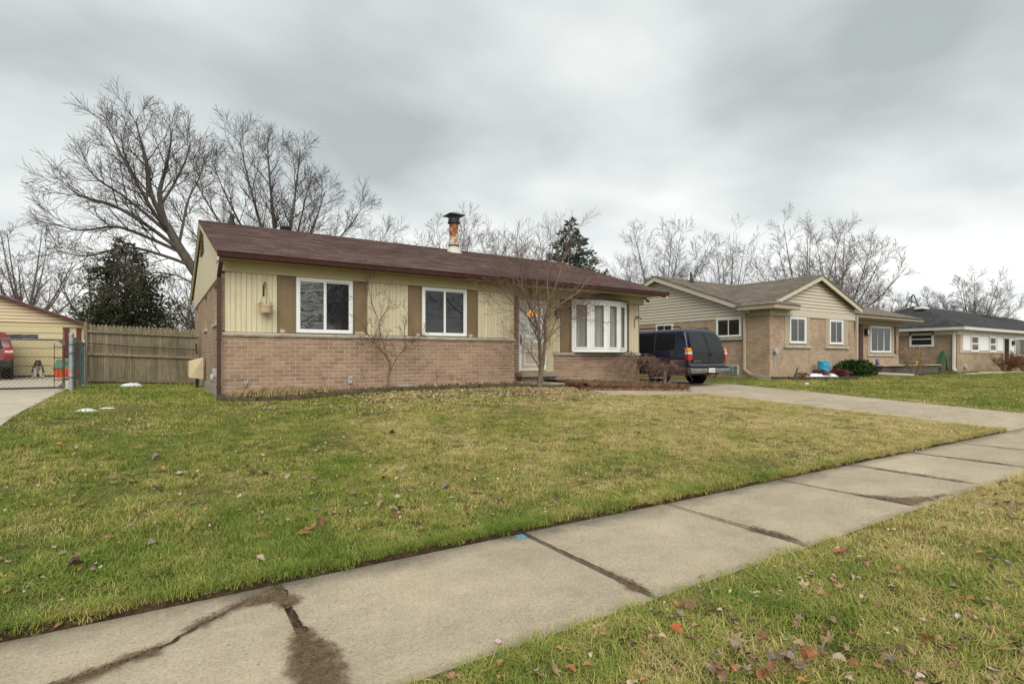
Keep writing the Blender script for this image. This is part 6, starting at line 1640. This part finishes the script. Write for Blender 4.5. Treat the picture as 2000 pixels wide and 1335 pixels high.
# snow scraps and paper on the lawn
tag(mound('snow_patch', -.62, 18.0, .42, .22, .10, m_snow, 21), 'old snow lump on the grass in front of the picket fence', 'snow')
tag(mound('snow_patch', -1.0, 11.3, .24, .16, .035, m_snow, 22), 'thin snow scrap on the lawn beside the pale driveway', 'snow')
tag(mound('snow_patch', 19.2, 10.6, .16, .1, .05, m_snow, 23), 'tiny snow scrap on the grass strip beyond the driveway', 'snow')
tag(mound('snow_patch', -.72, 11.5, .22, .06, .02, m_snow, 24), 'sliver of snow on the lawn right of the thin scrap', 'snow')

# ================================================================== SIDEWALK DIRT
m_strawbit = M('straw', (.27,.20,.13), .5, 40, .95, .1, c2=(.13,.085,.05))
def dirt_film_mat():
    t = NT('dirt_film'); at = t.N.new('ShaderNodeAttribute'); at.attribute_name = 'edge'
    n = t.noise(9, 5, .7); n2 = t.noise(55, 4, .8); n3 = t.noise(3, 4, .6)
    col = t.ramp(n2, [(.3, (.13,.092,.062)), (.5, (.255,.19,.13)), (.7, (.40,.31,.22))])
    col = t.mix(col, t.ramp(n3, [(.35, (.72,.70,.68)), (.65, (1.15,1.12,1.1))]), 1, 'MULTIPLY')
    f = t.math('ADD', t.math('ADD', t.math('MULTIPLY', at.outputs['Fac'], 17), t.math('MULTIPLY', t.math('SUBTRACT', n, .5), 5.0)), t.math('MULTIPLY', t.math('SUBTRACT', n2, .5), 3.2))
    a = t.val(f, .1, 1.5, 0, .92); t.set(col, .97, .1); t.l(a, t.b.inputs['Alpha']); t.bump(n2, .9, .02); return t.m
m_film = dirt_film_mat()
def dirt(name, pts, label, h=.010, bits=260, seed=1):
    """thin film of dirt fading out at a ragged edge; bits of dead grass lie matted into it"""
    rr = random.Random(seed); n = len(pts)
    def inside(x, y):
        c = False; j = n-1
        for i in range(n):
            if (pts[i][1] > y) != (pts[j][1] > y) and x < (pts[j][0]-pts[i][0])*(y-pts[i][1])/(pts[j][1]-pts[i][1])+pts[i][0]: c = not c
            j = i
        return c
    def sd(x, y):
        m = 9
        for i in range(n):
            (ax, ay), (bx, by) = pts[i], pts[(i+1) % n]; dx, dy = bx-ax, by-ay; t = max(0, min(1, ((x-ax)*dx+(y-ay)*dy)/(dx*dx+dy*dy))); m = min(m, math.hypot(x-ax-dx*t, y-ay-dy*t))
        return m if inside(x, y) else -m
    xs_ = [p[0] for p in pts]; ys_ = [p[1] for p in pts]; st_ = .018; mgn = .06
    nx = int((max(xs_)-min(xs_)+2*mgn)/st_)+1; ny = int((max(ys_)-min(ys_)+2*mgn)/st_)+1
    vs, D = [], []
    for j in range(ny):
        for i in range(nx):
            x, y = min(xs_)-mgn+i*st_, min(ys_)-mgn+j*st_; d = sd(x, y); D.append(d); vs.append((x, y, .0085+h*sm(d/.10)*(.6+.5*fbm(x, y, 9, seed))))
    fs = [(j*nx+i, j*nx+i+1, (j+1)*nx+i+1, (j+1)*nx+i) for j in range(ny-1) for i in range(nx-1) if max(D[j*nx+i], D[j*nx+i+1], D[(j+1)*nx+i]) > -.055 and WY0 < vs[j*nx+i][1] < WY1-.03]
    use = sorted({i for f in fs for i in f}); rm = {v: k for k, v in enumerate(use)}
    me = bpy.data.meshes.new(name); me.from_pydata([vs[i] for i in use], [], [tuple(rm[i] for i in f) for f in fs])
    at = me.attributes.new('edge', 'FLOAT', 'POINT'); at.data.foreach_set('value', [D[i] for i in use]); me.materials.append(m_film); me.polygons.foreach_set('use_smooth', [True]*len(fs))
    o = link(name, me); tag(o, label, 'dirt', 'dirt patches on the sidewalk')
    st = MB(); k = 0; tries = 0
    while k < bits and tries < bits*20:
        tries += 1; x, y = rr.uniform(min(xs_)-.02, max(xs_)+.02), rr.uniform(min(ys_)-.02, max(ys_)+.02)
        if sd(x, y) < .012+abs(rr.gauss(0, .02)) or not WY0 < y < WY1-.04: continue
        a = rr.uniform(0, 3.14); l = rr.uniform(.008,.03); z = .0095+h*.6; st.tube([(x-l*math.cos(a), y-l*math.sin(a), z), (x, y, z+.005*rr.random()), (x+l*math.cos(a+.3), y+l*math.sin(a+.3), z)], [.0008,.0012,.0006], 3, False); k += 1
    s_ = st.build('straw', m_strawbit, o, fix=False); s_['kind'] = 'stuff'
    return o
dirt('dirt_patch', [(.57,3.49),(.62,3.42),(.65,3.30),(.70,3.22),(.66,3.14),(.60,3.08),(.60,2.98),(.615,2.90),(.66,2.78),(.70,2.66),(.72,2.50),(.70,2.34),(.68,2.20),(.42,2.20),(.44,2.40),(.46,2.60),(.50,2.76),(.555,2.86),(.575,2.95),(.575,3.06),(.54,3.14),(.50,3.22),(.40,3.24),(.30,3.20),(.22,3.14),(.12,3.10),(.06,3.12),(.07,3.18),(.16,3.25),(.26,3.30),(.38,3.38),(.47,3.46)], 'large brown dirt and straw smear at the slab joint near the left', bits=900, seed=1)
dirt('dirt_patch', [(.13,3.12),(.11,3.09),(.05,3.05),(.04,2.97),(-.03,2.92),(-.12,2.92),(-.20,2.87),(-.30,2.80),(-.45,2.78),(-.62,2.76),(-.70,2.82),(-.55,2.90),(-.35,2.95),(-.20,3.0),(-.08,3.05),(.0,3.06),(.06,3.09)], 'brown dirt strip along the cracked slab at the bottom left', bits=380, seed=2)
dirt('dirt_patch', [(3.86,2.62),(3.99,2.64),(4.01,2.45),(3.99,2.30),(3.95,2.18),(3.90,2.18),(3.90,2.35),(3.86,2.5)], 'narrow dirt smear on the third slab joint', bits=160, seed=3)
dirt('dirt_patch', [(2.33,2.60),(2.39,2.62),(2.42,2.36),(2.39,2.20),(2.34,2.18),(2.27,2.30),(2.31,2.42)], 'small dirt smear on the second slab joint by the parkway grass', bits=110, seed=4)
dirt('dirt_patch', [(5.72,2.75),(5.80,2.75),(6.0,2.42),(6.3,2.30),(6.7,2.20),(6.6,2.16),(6.0,2.16),(5.72,2.18),(5.74,2.45)], 'grey dirt wash at the fourth slab joint', bits=120, seed=6)
dirt('dirt_patch', [(7.29,3.2),(7.35,3.2),(7.37,2.6),(7.35,2.3),(7.28,2.3),(7.30,2.8)], 'dark dirt line in the fifth slab joint', bits=70, seed=7)
dirt('dirt_patch', [(8.92,2.9),(8.99,2.95),(9.0,2.5),(8.96,2.3),(8.9,2.35)], 'dark dirt line in the sixth slab joint', bits=50, seed=8)
m_bluepaint = M('blue_marking', (.20,.36,.52), .45, 40, .9, .2)
bp_ = MB(); bp_.prism([(2.26,3.47),(2.335,3.475),(2.33,3.40),(2.31,3.385),(2.25,3.41)], -.002, .0062, 'z')
tag(bp_.build('paint_mark', m_bluepaint), 'small blue spray paint mark on the sidewalk slab corner', 'paint mark')
tag(MB().bbox(1.335, 1.36, 2.115+.08, 2.145+.08, .004, .02, .006).build('litter', M('pink_paper', (.75,.55,.62), .1, 5, .7, .2)), 'tiny pink paper scrap on the sidewalk', 'litter')
# dirt-filled cracks linking the smears
def crack(pts, w, seed):
    rr = random.Random(seed); mb = MB(); fine = []
    for p, q in zip(pts, pts[1:]):
        m = max(2, int(math.hypot(q[0]-p[0], q[1]-p[1])/.025))
        for k in range(m): fine.append((lerp(p[0], q[0], k/m)+rr.gauss(0, .004), lerp(p[1], q[1], k/m)+rr.gauss(0, .004)))
    fine.append(pts[-1]); n = len(fine)
    for i, (x, y) in enumerate(fine):
        a, b_ = fine[max(i-1, 0)], fine[min(i+1, n-1)]; d = Vector((b_[0]-a[0], b_[1]-a[1])).normalized(); ww = w*rr.uniform(.5, 1.5)*math.sin(.35+2.4*i/n)
        mb.v += [(x-d.y*ww, y+d.x*ww, .0085), (x, y, .0125), (x+d.y*ww, y-d.x*ww, .0085)]
    mb.f = [(3*i+k, 3*i+k+1, 3*i+4+k, 3*i+3+k) for i in range(n-1) for k in range(2)]
    mb.build('crack', m_soil, walk_bed, fix=False)
crack([(.60,3.46),(.62,3.36),(.59,3.2),(.60,3.05),(.585,2.94),(.61,2.82),(.58,2.65),(.56,2.4),(.57,2.16)], .012, 1)
crack([(.42,3.36),(.28,3.24),(.14,3.13),(.05,3.05),(-.06,3.0),(-.25,2.93),(-.45,2.86),(-.70,2.80)], .011, 2)
crack([(2.36,3.48),(2.355,3.1),(2.365,2.7),(2.36,2.2)], .007, 3); crack([(3.93,3.48),(3.925,3.0),(3.935,2.6),(3.93,2.2)], .007, 4); crack([(5.75,3.48),(5.745,3.0),(5.755,2.5),(5.75,2.2)], .008, 5); crack([(7.32,3.48),(7.325,3.0),(7.315,2.5),(7.32,2.2)], .012, 6); crack([(8.95,3.46),(8.955,3.0),(8.945,2.5),(8.95,2.2)], .012, 7); crack([(10.6,3.4),(10.605,2.9),(10.6,2.2)], .012, 8)

# ================================================================== GRASS
proto = bpy.data.collections.new('grass_prototypes')      # not linked to the scene: only instanced
def grass_mat():
    t = NT('grass_blade'); oi = t.N.new('ShaderNodeObjectInfo'); sep = t.N.new('ShaderNodeSeparateXYZ'); t.l(t.pos.outputs['Position'], sep.inputs[0])
    n = t.noise(.5, 4, .6); n2 = t.noise(1.9, 5, .65); n3 = t.noise(7, 3, .6)
    f = t.math('ADD', t.math('ADD', t.math('MULTIPLY', n, .48), t.math('MULTIPLY', n2, .48)), t.math('MULTIPLY', n3, .24))
    f = t.math('SUBTRACT', f, .120)
    f = t.math('ADD', f, t.math('MULTIPLY', t.math('SUBTRACT', oi.outputs['Random'], .5), .10))
    f = t.math('ADD', f, t.math('MULTIPLY', t.math('SUBTRACT', t.pos.outputs['Random Per Island'], .5), .20))
    # the turf is worn and dry towards the driveway, greener at the left and beside the paving
    f = t.math('ADD', f, t.val(sep.outputs[0], .5, 9, -.055, .145))
    f = t.math('ADD', f, t.val(sep.outputs[0], 16.2, 17.0, 0, -.17))
    f = t.math('ADD', f, t.val(sep.outputs[0], 21, 60, 0, -.06))
    e = t.math('MULTIPLY', t.val(sep.outputs[1], 4.3, 3.5, 0, 1), t.val(sep.outputs[1], 3.3, 3.4, 0, 1))
    f = t.math('SUBTRACT', f, t.math('MULTIPLY', e, .06))
    col = t.ramp(f, [(.33, (.145,.21,.035)), (.44, (.255,.295,.062)), (.515, (.39,.355,.108)), (.59, (.52,.425,.175)), (.72, (.64,.52,.27))])
    m = t.set(col, .75, .15)
    return m
m_grass = grass_mat()
def tuft(name, n, spread, hmin, hmax, w, seed, lie=.6):
    r = random.Random(seed); mb = MB()
    for k in range(n):
        a = r.uniform(0, 6.283); q = spread*math.sqrt(r.random()); x, y = q*math.cos(a), q*math.sin(a); h = r.uniform(hmin, hmax); b_ = r.uniform(0, 6.283); l = h*lie*r.uniform(.3, 1.6)
        dx, dy = math.cos(b_), math.sin(b_); sx_, sy_ = -dy*w/2, dx*w/2
        c1 = (x+dx*l*.35, y+dy*l*.35, h*.62); c2 = (x+dx*l, y+dy*l, h*r.uniform(.75, 1.0))
        mb.add([(x-sx_, y-sy_, -.006), (x+sx_, y+sy_, -.006), (c1[0]+sx_*.85, c1[1]+sy_*.85, c1[2]), (c1[0]-sx_*.85, c1[1]-sy_*.85, c1[2]), c2], [(0,1,2,3),(3,2,4)])
    me = mb.mesh(name, m_grass, fix=False); o = bpy.data.objects.new(name, me); proto.objects.link(o); return o
TU = [tuft('tuft_%02d' % k, 60, .085, .008, .028, .0034, 100+k, 2.0) for k in range(8)] + [tuft('tuft_%02d' % (8+k), 40, .07, .020, .052, .0030, 200+k, 1.7) for k in range(4)] + [tuft('tuft_%02d' % (12+k), 95, .20, .010, .032, .0058, 300+k, 1.7) for k in range(4)]
def leaf_mat(name, stops):
    t = NT(name); oi = t.N.new('ShaderNodeObjectInfo')
    col = t.ramp(oi.outputs['Random'], stops); n = t.noise(45, 4, .7); col = t.mix(col, t.ramp(n, [(.3, (.68,)*3), (.7, (1.15,)*3)]), 1, 'MULTIPLY')
    return t.set(col, .8, .2)
m_leaf = leaf_mat('fallen_leaf', [(0, (.30,.20,.12)), (.18, (.42,.24,.12)), (.34, (.20,.115,.075)), (.5, (.50,.40,.28)), (.66, (.33,.26,.20)), (.8, (.46,.20,.08)), (1, (.24,.17,.13))])
m_leaf_pale = leaf_mat('pale_leaf', [(0, (.55,.46,.32)), (.3, (.62,.55,.42)), (.6, (.48,.38,.25)), (.85, (.60,.56,.50)), (1, (.40,.24,.13))])
m_leaf_red = leaf_mat('orange_leaf', [(0, (.42,.12,.05)), (.5, (.52,.21,.08)), (1, (.40,.14,.07))])
def maple(seed, size=1):
    r = random.Random(seed); pts = []
    lobes = [(0, 1.0), (.95, .86), (-.95, .86), (1.95, .58), (-1.95, .58)]
    prof = []
    for a, l in sorted(lobes):
        prof += [(a-.34, l*.58), (a-.17, l*.80), (a, l), (a+.17, l*.80), (a+.34, l*.58)]
    prof.append((2.75, .25)); prof.insert(0, (-2.75, .25))
    cu = r.uniform(.3, 1.1); cv = r.uniform(-.2, .8); tw = r.uniform(-.3,.3)
    vs = [(0, 0, .01)]
    for a, l in prof:
        l *= r.uniform(.88, 1.08)*.05*size; x, y = l*math.sin(a), l*math.cos(a)
        vs.append((x, y, .006+cu*(x*x*11)/max(size,.5)+cv*(y*y*9)/max(size,.5)+tw*x*y*9+r.uniform(0,.004)))
    n = len(prof); mb = MB(); mb.add(vs, [(0, i+1, i+2) for i in range(n-1)] + [(0, n, 1)])
    mb.tube([(0,-.004,.008),(.004,-.035*size,.012),(.002,-.06*size,.02)], [.0012,.001,.0008], 3, False)
    return mb
def curled(seed, size=1):
    r = random.Random(seed); mb = MB(); n = 5; w = .024*size; L = .062*size; c = r.uniform(.5, 1.3)
    for i in range(n+1):
        t = i/n; ww = w*math.sin(.25+t*2.6)**.8; y = (t-.5)*L; z = .012*c*math.sin(t*3.1)+.004
        j = lambda: r.uniform(-.0035, .0035)*size
        mb.v += [(-ww+j(), y+j(), z+ww*c*.8+j()), (-ww*.4+j(), y, z+j()), (ww*.4+j(), y, z+.001+j()), (ww+j(), y+.003+j(), z+ww*c*.7+j())]
    mb.f = [(i*4+k, i*4+k+1, (i+1)*4+k+1, (i+1)*4+k) for i in range(n) for k in range(3)]
    return mb
lproto = bpy.data.collections.new('leaf_prototypes')
LM = []
for k in range(5): LM.append(maple(k+1, .95+.12*k).mesh('leaf_mesh', m_leaf, fix=False))
for k in range(5): LM.append(curled(k+11, .8+.15*k).mesh('leaf_mesh', m_leaf, fix=False))
LMP = [maple(30+k, .7).mesh('leaf_mesh', m_leaf_pale, fix=False) for k in range(3)] + [curled(40+k, .8).mesh('leaf_mesh', m_leaf_pale, fix=False) for k in range(2)]
LMR = [maple(50+k, 1.0+.15*k).mesh('leaf_mesh', m_leaf_red, fix=False) for k in range(3)]
for i, me in enumerate(LMP+LM[:3]+LM[5:8]):
    o = bpy.data.objects.new('leaf_%02d' % i, me); lproto.objects.link(o)
def scatter(name, pts, coll, label, cat=None):
    """pts: (x,y,z,rotz,tilt,scale,index) -> one object whose points carry instances"""
    me = bpy.data.meshes.new(name); me.from_pydata([p[:3] for p in pts], [], [])
    a = me.attributes.new('rot', 'FLOAT_VECTOR', 'POINT'); a.data.foreach_set('vector', [v for p in pts for v in (p[4], p[4]*.6*math.sin(p[3]*7), p[3])])
    a = me.attributes.new('scl', 'FLOAT', 'POINT'); a.data.foreach_set('value', [p[5] for p in pts])
    a = me.attributes.new('idx', 'INT', 'POINT'); a.data.foreach_set('value', [p[6] for p in pts])
    o = link(name, me); tag(o, label, cat, kind='stuff')
    ng = bpy.data.node_groups.new(name+'_nodes', 'GeometryNodeTree'); ng.interface.new_socket('Geometry', in_out='INPUT', socket_type='NodeSocketGeometry'); ng.interface.new_socket('Geometry', in_out='OUTPUT', socket_type='NodeSocketGeometry')
    N = ng.nodes; gi = N.new('NodeGroupInput'); go = N.new('NodeGroupOutput'); ip = N.new('GeometryNodeInstanceOnPoints'); ci = N.new('GeometryNodeCollectionInfo')
    ci.inputs[0].default_value = coll; ci.inputs['Separate Children'].default_value = True; ci.inputs['Reset Children'].default_value = True
    def at(nm, ty):
        q = N.new('GeometryNodeInputNamedAttribute'); q.data_type = ty; q.inputs[0].default_value = nm; return q.outputs[0]
    er_ = N.new('FunctionNodeEulerToRotation'); lk = ng.links.new
    lk(at('rot', 'FLOAT_VECTOR'), er_.inputs[0]); lk(gi.outputs[0], ip.inputs['Points']); lk(ci.outputs[0], ip.inputs['Instance']); ip.inputs['Pick Instance'].default_value = True
    lk(at('idx', 'INT'), ip.inputs['Instance Index']); lk(er_.outputs[0], ip.inputs['Rotation']); lk(at('scl', 'FLOAT'), ip.inputs['Scale']); lk(ip.outputs[0], go.inputs[0])
    md = o.modifiers.new('scatter', 'NODES'); md.node_group = ng
    return o
def in_view(x, y, m=1.08):
    d = x*math.sin(HEAD)+y*math.cos(HEAD)
    if d < .9: return False
    u = (x*math.cos(HEAD)-y*math.sin(HEAD))/d
    return abs(u) < .935*m+.08
def blocked(x, y):
    if WY0-.0 < y < WY1: return True
    if y >= WY1-.02:
        if DX0-.02 < x < DX1+.02 or x < LX1-.01: return True
        if 9.2 < x < DX0 and y > 9.95: return True
        if y > 11.3 and HX0-.05 < x < 14: 
            if y > interp(x, EDGE) - .06: return True
        if x > 18 and (y > 12.6 or (20.2 < x < 24.8 and y > 11.5)): return True
    return False
rnd = random.Random(77); gp_ = []
def lawn(x0, x1, y0, y1, dens, sc, kinds, rej=True):
    n = int((x1-x0)*(y1-y0)*dens)
    for _ in range(n):
        x, y = rnd.uniform(x0, x1), rnd.uniform(y0, y1)
        if not in_view(x, y) or blocked(x, y): continue
        if kinds[0] >= 12 and y > WY1 and x < LX1+.16: continue
        big = fbm(x, y, 1.6, 3)
        k = rnd.choice(kinds)
        if big > .05 and kinds[0] < 8 and rnd.random() < .45: k = rnd.randint(8, 11)
        gp_.append((x, y, grade(x, y), rnd.uniform(0, 6.283), rnd.gauss(0, .12), sc*rnd.uniform(.7, 1.25)*(1+.35*big), k))
K1 = list(range(8)); K2 = list(range(12, 16))
lawn(-2, 7, -.4, WY0-.03, 330, 1.05, K1+[8,9,10,11]); lawn(7, 16, -2, WY0-.03, 160, 1.1, K1+[8,9,10,11])
lawn(-2, 7, WY1+.03, 6.2, 300, 1, K1); lawn(7, 13.1, WY1+.03, 6.2, 230, 1, K1)
lawn(-2, 13.1, 6.2, 9, 190, 1, K1); lawn(-2, 13.1, 9, 12.4, 60, 1.05, K2+K1); lawn(-2, 1.1, 12.2, 20, 40, 1.2, K2)
lawn(16.6, 30, 3.6, 13, 22, 1.3, K2); lawn(30, 60, 4, 12.5, 6, 1.9, K2); lawn(16, 40, -2, 2.1, 20, 1.4, K2)
# longer fringe along the paving edges
def fringe(x0, x1, y, dens, into, sc=1.0):
    for _ in range(int((x1-x0)*dens)):
        x = rnd.uniform(x0, x1); yy = y+into*abs(rnd.gauss(0, .05))
        if not in_view(x, yy): continue
        if into < 0 and False: continue
        gp_.append((x, yy, grade(x, y+into*.06), rnd.uniform(0, 6.283), rnd.gauss(0, .2), sc*rnd.uniform(.6, 1.15), rnd.randint(8, 11)))
fringe(-2, 13, WY1+.028, 85, 1); fringe(-1, 14, WY0-.03, 42, -1, 1.0); fringe(14, 40, WY0-.03, 10, -1, 1.2)
for _ in range(160):
    y = rnd.uniform(3.6, 15.8); gp_.append((LX1+.05+abs(rnd.gauss(0,.04)), y, grade(LX1+.1, y), rnd.uniform(0, 6.283), 0, rnd.uniform(.6,1), rnd.randint(8, 11)))
for p in ep_:
    for _ in range(5): gp_.append((p.x+rnd.gauss(0,.1), p.y-.11-abs(rnd.gauss(0,.06)), grade(p.x, p.y), rnd.uniform(0, 6.283), 0, rnd.uniform(.7, 1.2), rnd.randint(8, 11)))
scatter('lawn_grass', gp_, proto, 'short patchy green and straw winter grass', 'grass')
# dry ornamental grass at the left end of the bed
m_drygrass = M('dry_grass', (.44,.34,.17), .4, 20, .9, .1, c2=(.24,.18,.08))
def dry_clump(x, y, h, seed, label, n=150):
    r = random.Random(seed); g = grade(x, y)+.09; mb = MB()
    for _ in range(n):
        a = r.uniform(0, 6.283); l = h*r.uniform(.5, 1.5); q = .12*r.random(); x0, y0 = x+q*math.cos(a), y+q*math.sin(a); w = .004
        dx, dy = math.cos(a), math.sin(a); hh = h*r.uniform(.25, .75)
        P_ = [(x0, y0, g), (x0+dx*l*.35, y0+dy*l*.3, g+hh), (x0+dx*l*.75, y0+dy*l*.6, g+hh*.7), (x0+dx*l, y0+dy*l*.8, g+hh*.1)]
        for p, q_ in zip(P_, P_[1:]): mb.add([(p[0]-dy*w, p[1]+dx*w, p[2]), (p[0]+dy*w, p[1]-dx*w, p[2]), (q_[0]+dy*w*.8, q_[1]-dx*w*.8, q_[2]), (q_[0]-dy*w*.8, q_[1]+dx*w*.8, q_[2])], [(0,1,2,3)])
    o = mb.build('dry_grass_clump', m_drygrass, None, fix=False); tag(o, label, 'dry grass', 'dead straw clumps in the front bed'); return o
rr = random.Random(31)
names = ['at the left end of the front bed by the downspout','left of the hose tap','just below the hose tap','right of the hose tap','under the first flat stone','on the bed edging before the flat stone','at the curve of the edging','near the first thin twig plant']
for k, (x, y, h) in enumerate(((1.35,12.15,.20),(1.6,11.85,.26),(1.9,11.95,.30),(2.2,11.75,.28),(2.55,11.9,.26),(2.35,11.58,.24),(1.85,11.6,.25),(2.95,11.85,.22))):
    dry_clump(x, y, h*.75, 300+k, 'dead straw coloured grass clump '+names[k])
# ================================================================== FALLEN LEAVES
rnd = random.Random(99); lp_ = []
COL = {'brown': (.20,.12,.07), 'tan': (.36,.25,.15), 'grey': (.27,.215,.165), 'rusty': (.34,.155,.075), 'dark': (.10,.062,.045), 'pale': (.46,.37,.25)}
CM = {}
for c, v in COL.items():
    t = NT(c+'_leaf'); n = t.noise(45, 4, .7); t.set(t.mix(v, t.ramp(n, [(.3, (.62,)*3), (.7, (1.2,)*3)]), 1, 'MULTIPLY'), .8, .2)
    CM[c] = []
    for k, me in enumerate(LM):
        q = me.copy(); q.materials.clear(); q.materials.append(t.m); CM[c].append((q, 'lobed' if k < 5 else 'curled'))
used = {}
def put_leaf(x, y, z, m, label, group=None, s=1.0, tilt=.25):
    o = link('fallen_leaf', m); o.location = (x, y, z); o.rotation_euler = (rnd.gauss(0, tilt), rnd.gauss(0, tilt), rnd.uniform(0, 6.283)); o.scale = (s, s, s)
    tag(o, label, 'leaf', group); return o
# a few that stand out
put_leaf(3.86, 1.90, .045, LMR[1], 'large orange maple leaf on the parkway grass beside the sidewalk', s=1.15)
put_leaf(2.80, 2.185, .012, LMR[0], 'small orange leaf lying on the sidewalk edge by the parkway grass', s=.75, tilt=.05)
put_leaf(2.09, 1.80, .05, LMR[2], 'deep red maple leaf in the parkway grass', s=.8)
put_leaf(2.75, 1.82, .05, LMP[0], 'pale cream maple leaf in the parkway grass near the sidewalk', s=1.0)
put_leaf(.86, 4.05, .10, LMR[1], 'bright orange maple leaf on the lawn above the large dirt smear', s=1.2)
put_leaf(-.98, 8.1, .36, LMR[0], 'orange leaf on the lawn near the pale driveway', s=1.3)
WORDS = ['brown','tan','grey','rusty','dark','brown','tan','grey']
def auto_leaf(x, y, z, where, group, s, tilt, shape=None):
    c = rnd.choice(WORDS + ['pale']); q, kind = rnd.choice(CM[c]); size = 'small ' if s < .65 else ('large ' if s > .85 else '')
    put_leaf(x, y, z, q, size + c + ' ' + kind + ' leaf ' + where, group, s, tilt)
cl_c = [(2.27, 1.42, 'in the middle of the leaf pile at the bottom edge'), (2.42, 1.33, 'at the right of the leaf pile at the bottom edge'), (2.05, 1.37, 'at the left of the leaf pile at the bottom edge')]
for k in range(40):
    c = cl_c[k % 3]; auto_leaf(c[0]+rnd.gauss(0, .13), c[1]+rnd.gauss(0, .08), .032+.010*(k % 4), c[2], 'leaves of the parkway pile', rnd.uniform(.5, .85), .4)
def leaf_ok(x, y): return in_view(x, y, 1.0) and not blocked(x, y)
def slab_no(x):
    for j, (a, b_) in enumerate(zip(JX, JX[1:])):
        if a <= x < b_: return j
    return 0
NUM = {12: 'first', 13: 'second', 14: 'third', 15: 'fourth', 16: 'fifth', 17: 'sixth'}
k = 0
while k < 125:
    x, y = rnd.triangular(.8, 6.5, 2.5), rnd.uniform(.6, 2.08)
    if not leaf_ok(x, y) or fbm(x, y, 1.4, 12) < -.12: continue
    near = 'close to' if y > 1.75 else ('some way in front of' if y > 1.3 else 'well in front of')
    auto_leaf(x, y, grade(x, y)+.028, 'in parkway grass %s the %s visible slab' % (near, NUM.get(slab_no(x), 'sixth')), 'scattered parkway leaves', rnd.uniform(.45, .95), .5); k += 1
k = 0
while k < 130:
    x, y = rnd.uniform(-2, 4.2), rnd.triangular(3.65, 8, 3.8)
    if not leaf_ok(x, y) or fbm(x, y, .8, 11) < -.05: continue
    near = 'at the edge of' if y < 4.1 else ('a step behind' if y < 5 else 'far up behind')
    auto_leaf(x, y, grade(x, y)+.022, 'on the lawn %s the %s visible slab' % (near, NUM.get(max(12, slab_no(x)), 'first')), 'scattered lawn leaves', rnd.uniform(.5, 1.0), .45); k += 1
def litter(n, x0, x1, y0, y1, dz, sc, kinds, cond=lambda x, y: True):
    k = 0; tr_ = 0
    while k < n and tr_ < n*30:
        tr_ += 1; x, y = rnd.uniform(x0, x1), rnd.uniform(y0, y1)
        if not in_view(x, y) or not cond(x, y): continue
        lp_.append((x, y, (dz(x, y) if callable(dz) else grade(x, y)+dz), rnd.uniform(0, 6.283), rnd.gauss(0, .3), sc*rnd.uniform(.6, 1.2), rnd.choice(kinds))); k += 1
PALE = [0,1,2,3,4]; ALL = list(range(11)); BR = [5,6,7,8,9,10]
nb = lambda x, y: not blocked(x, y)
litter(800, 3.2, 9.4, 10.0, 11.6, .026, 1.25, PALE+PALE+BR, nb); litter(260, 1.5, 8, 9.0, 10.6, .026, .95, PALE+BR, lambda x, y: nb(x, y) and fbm(x, y, .9, 4) > -.05)
litter(260, -1.5, 9, 5, 9.5, .026, .9, PALE+BR, lambda x, y: nb(x, y) and fbm(x, y, .8, 6) > 0); litter(520, -1.8, 8, 3.65, 6.5, .024, .55, ALL, lambda x, y: nb(x, y) and fbm(x, y, 1.1, 15) > -.1); litter(650, .5, 8, .3, 2.1, .026, .62, BR+BR+PALE[2:], nb); litter(160, -1.6, 12.5, 3.7, 10, .026, .8, ALL, nb)
bedz = lambda x, y: grade(x, interp(x, EDGE))+.115
litter(800, 3.0, 9.2, 11.75, 12.45, bedz, 1.0, PALE+PALE+BR); litter(160, 1.4, 3.2, 11.7, 12.45, bedz, .9, PALE+BR)
litter(260, 9.4, 13.2, 11.1, 12.9, lambda x, y: grade(x, RBY)+.245, 1.0, BR+PALE[:2])
litter(260, 9.4, 13.3, 10.74, 10.86, lambda x, y: grade(x, y)+.03, 1.1, BR+BR+PALE)
litter(140, 6, 16, .0, 2.1, .026, .85, ALL, nb); litter(60, 17, 30, 5, 12, .05, 1.0, ALL, nb)
litter(70, -1, 9, WY1+.005, WY1+.07, .01, .6, BR)
scatter('leaf_litter', lp_, lproto, 'many small dry leaves lying on bed and lawn', 'leaves')
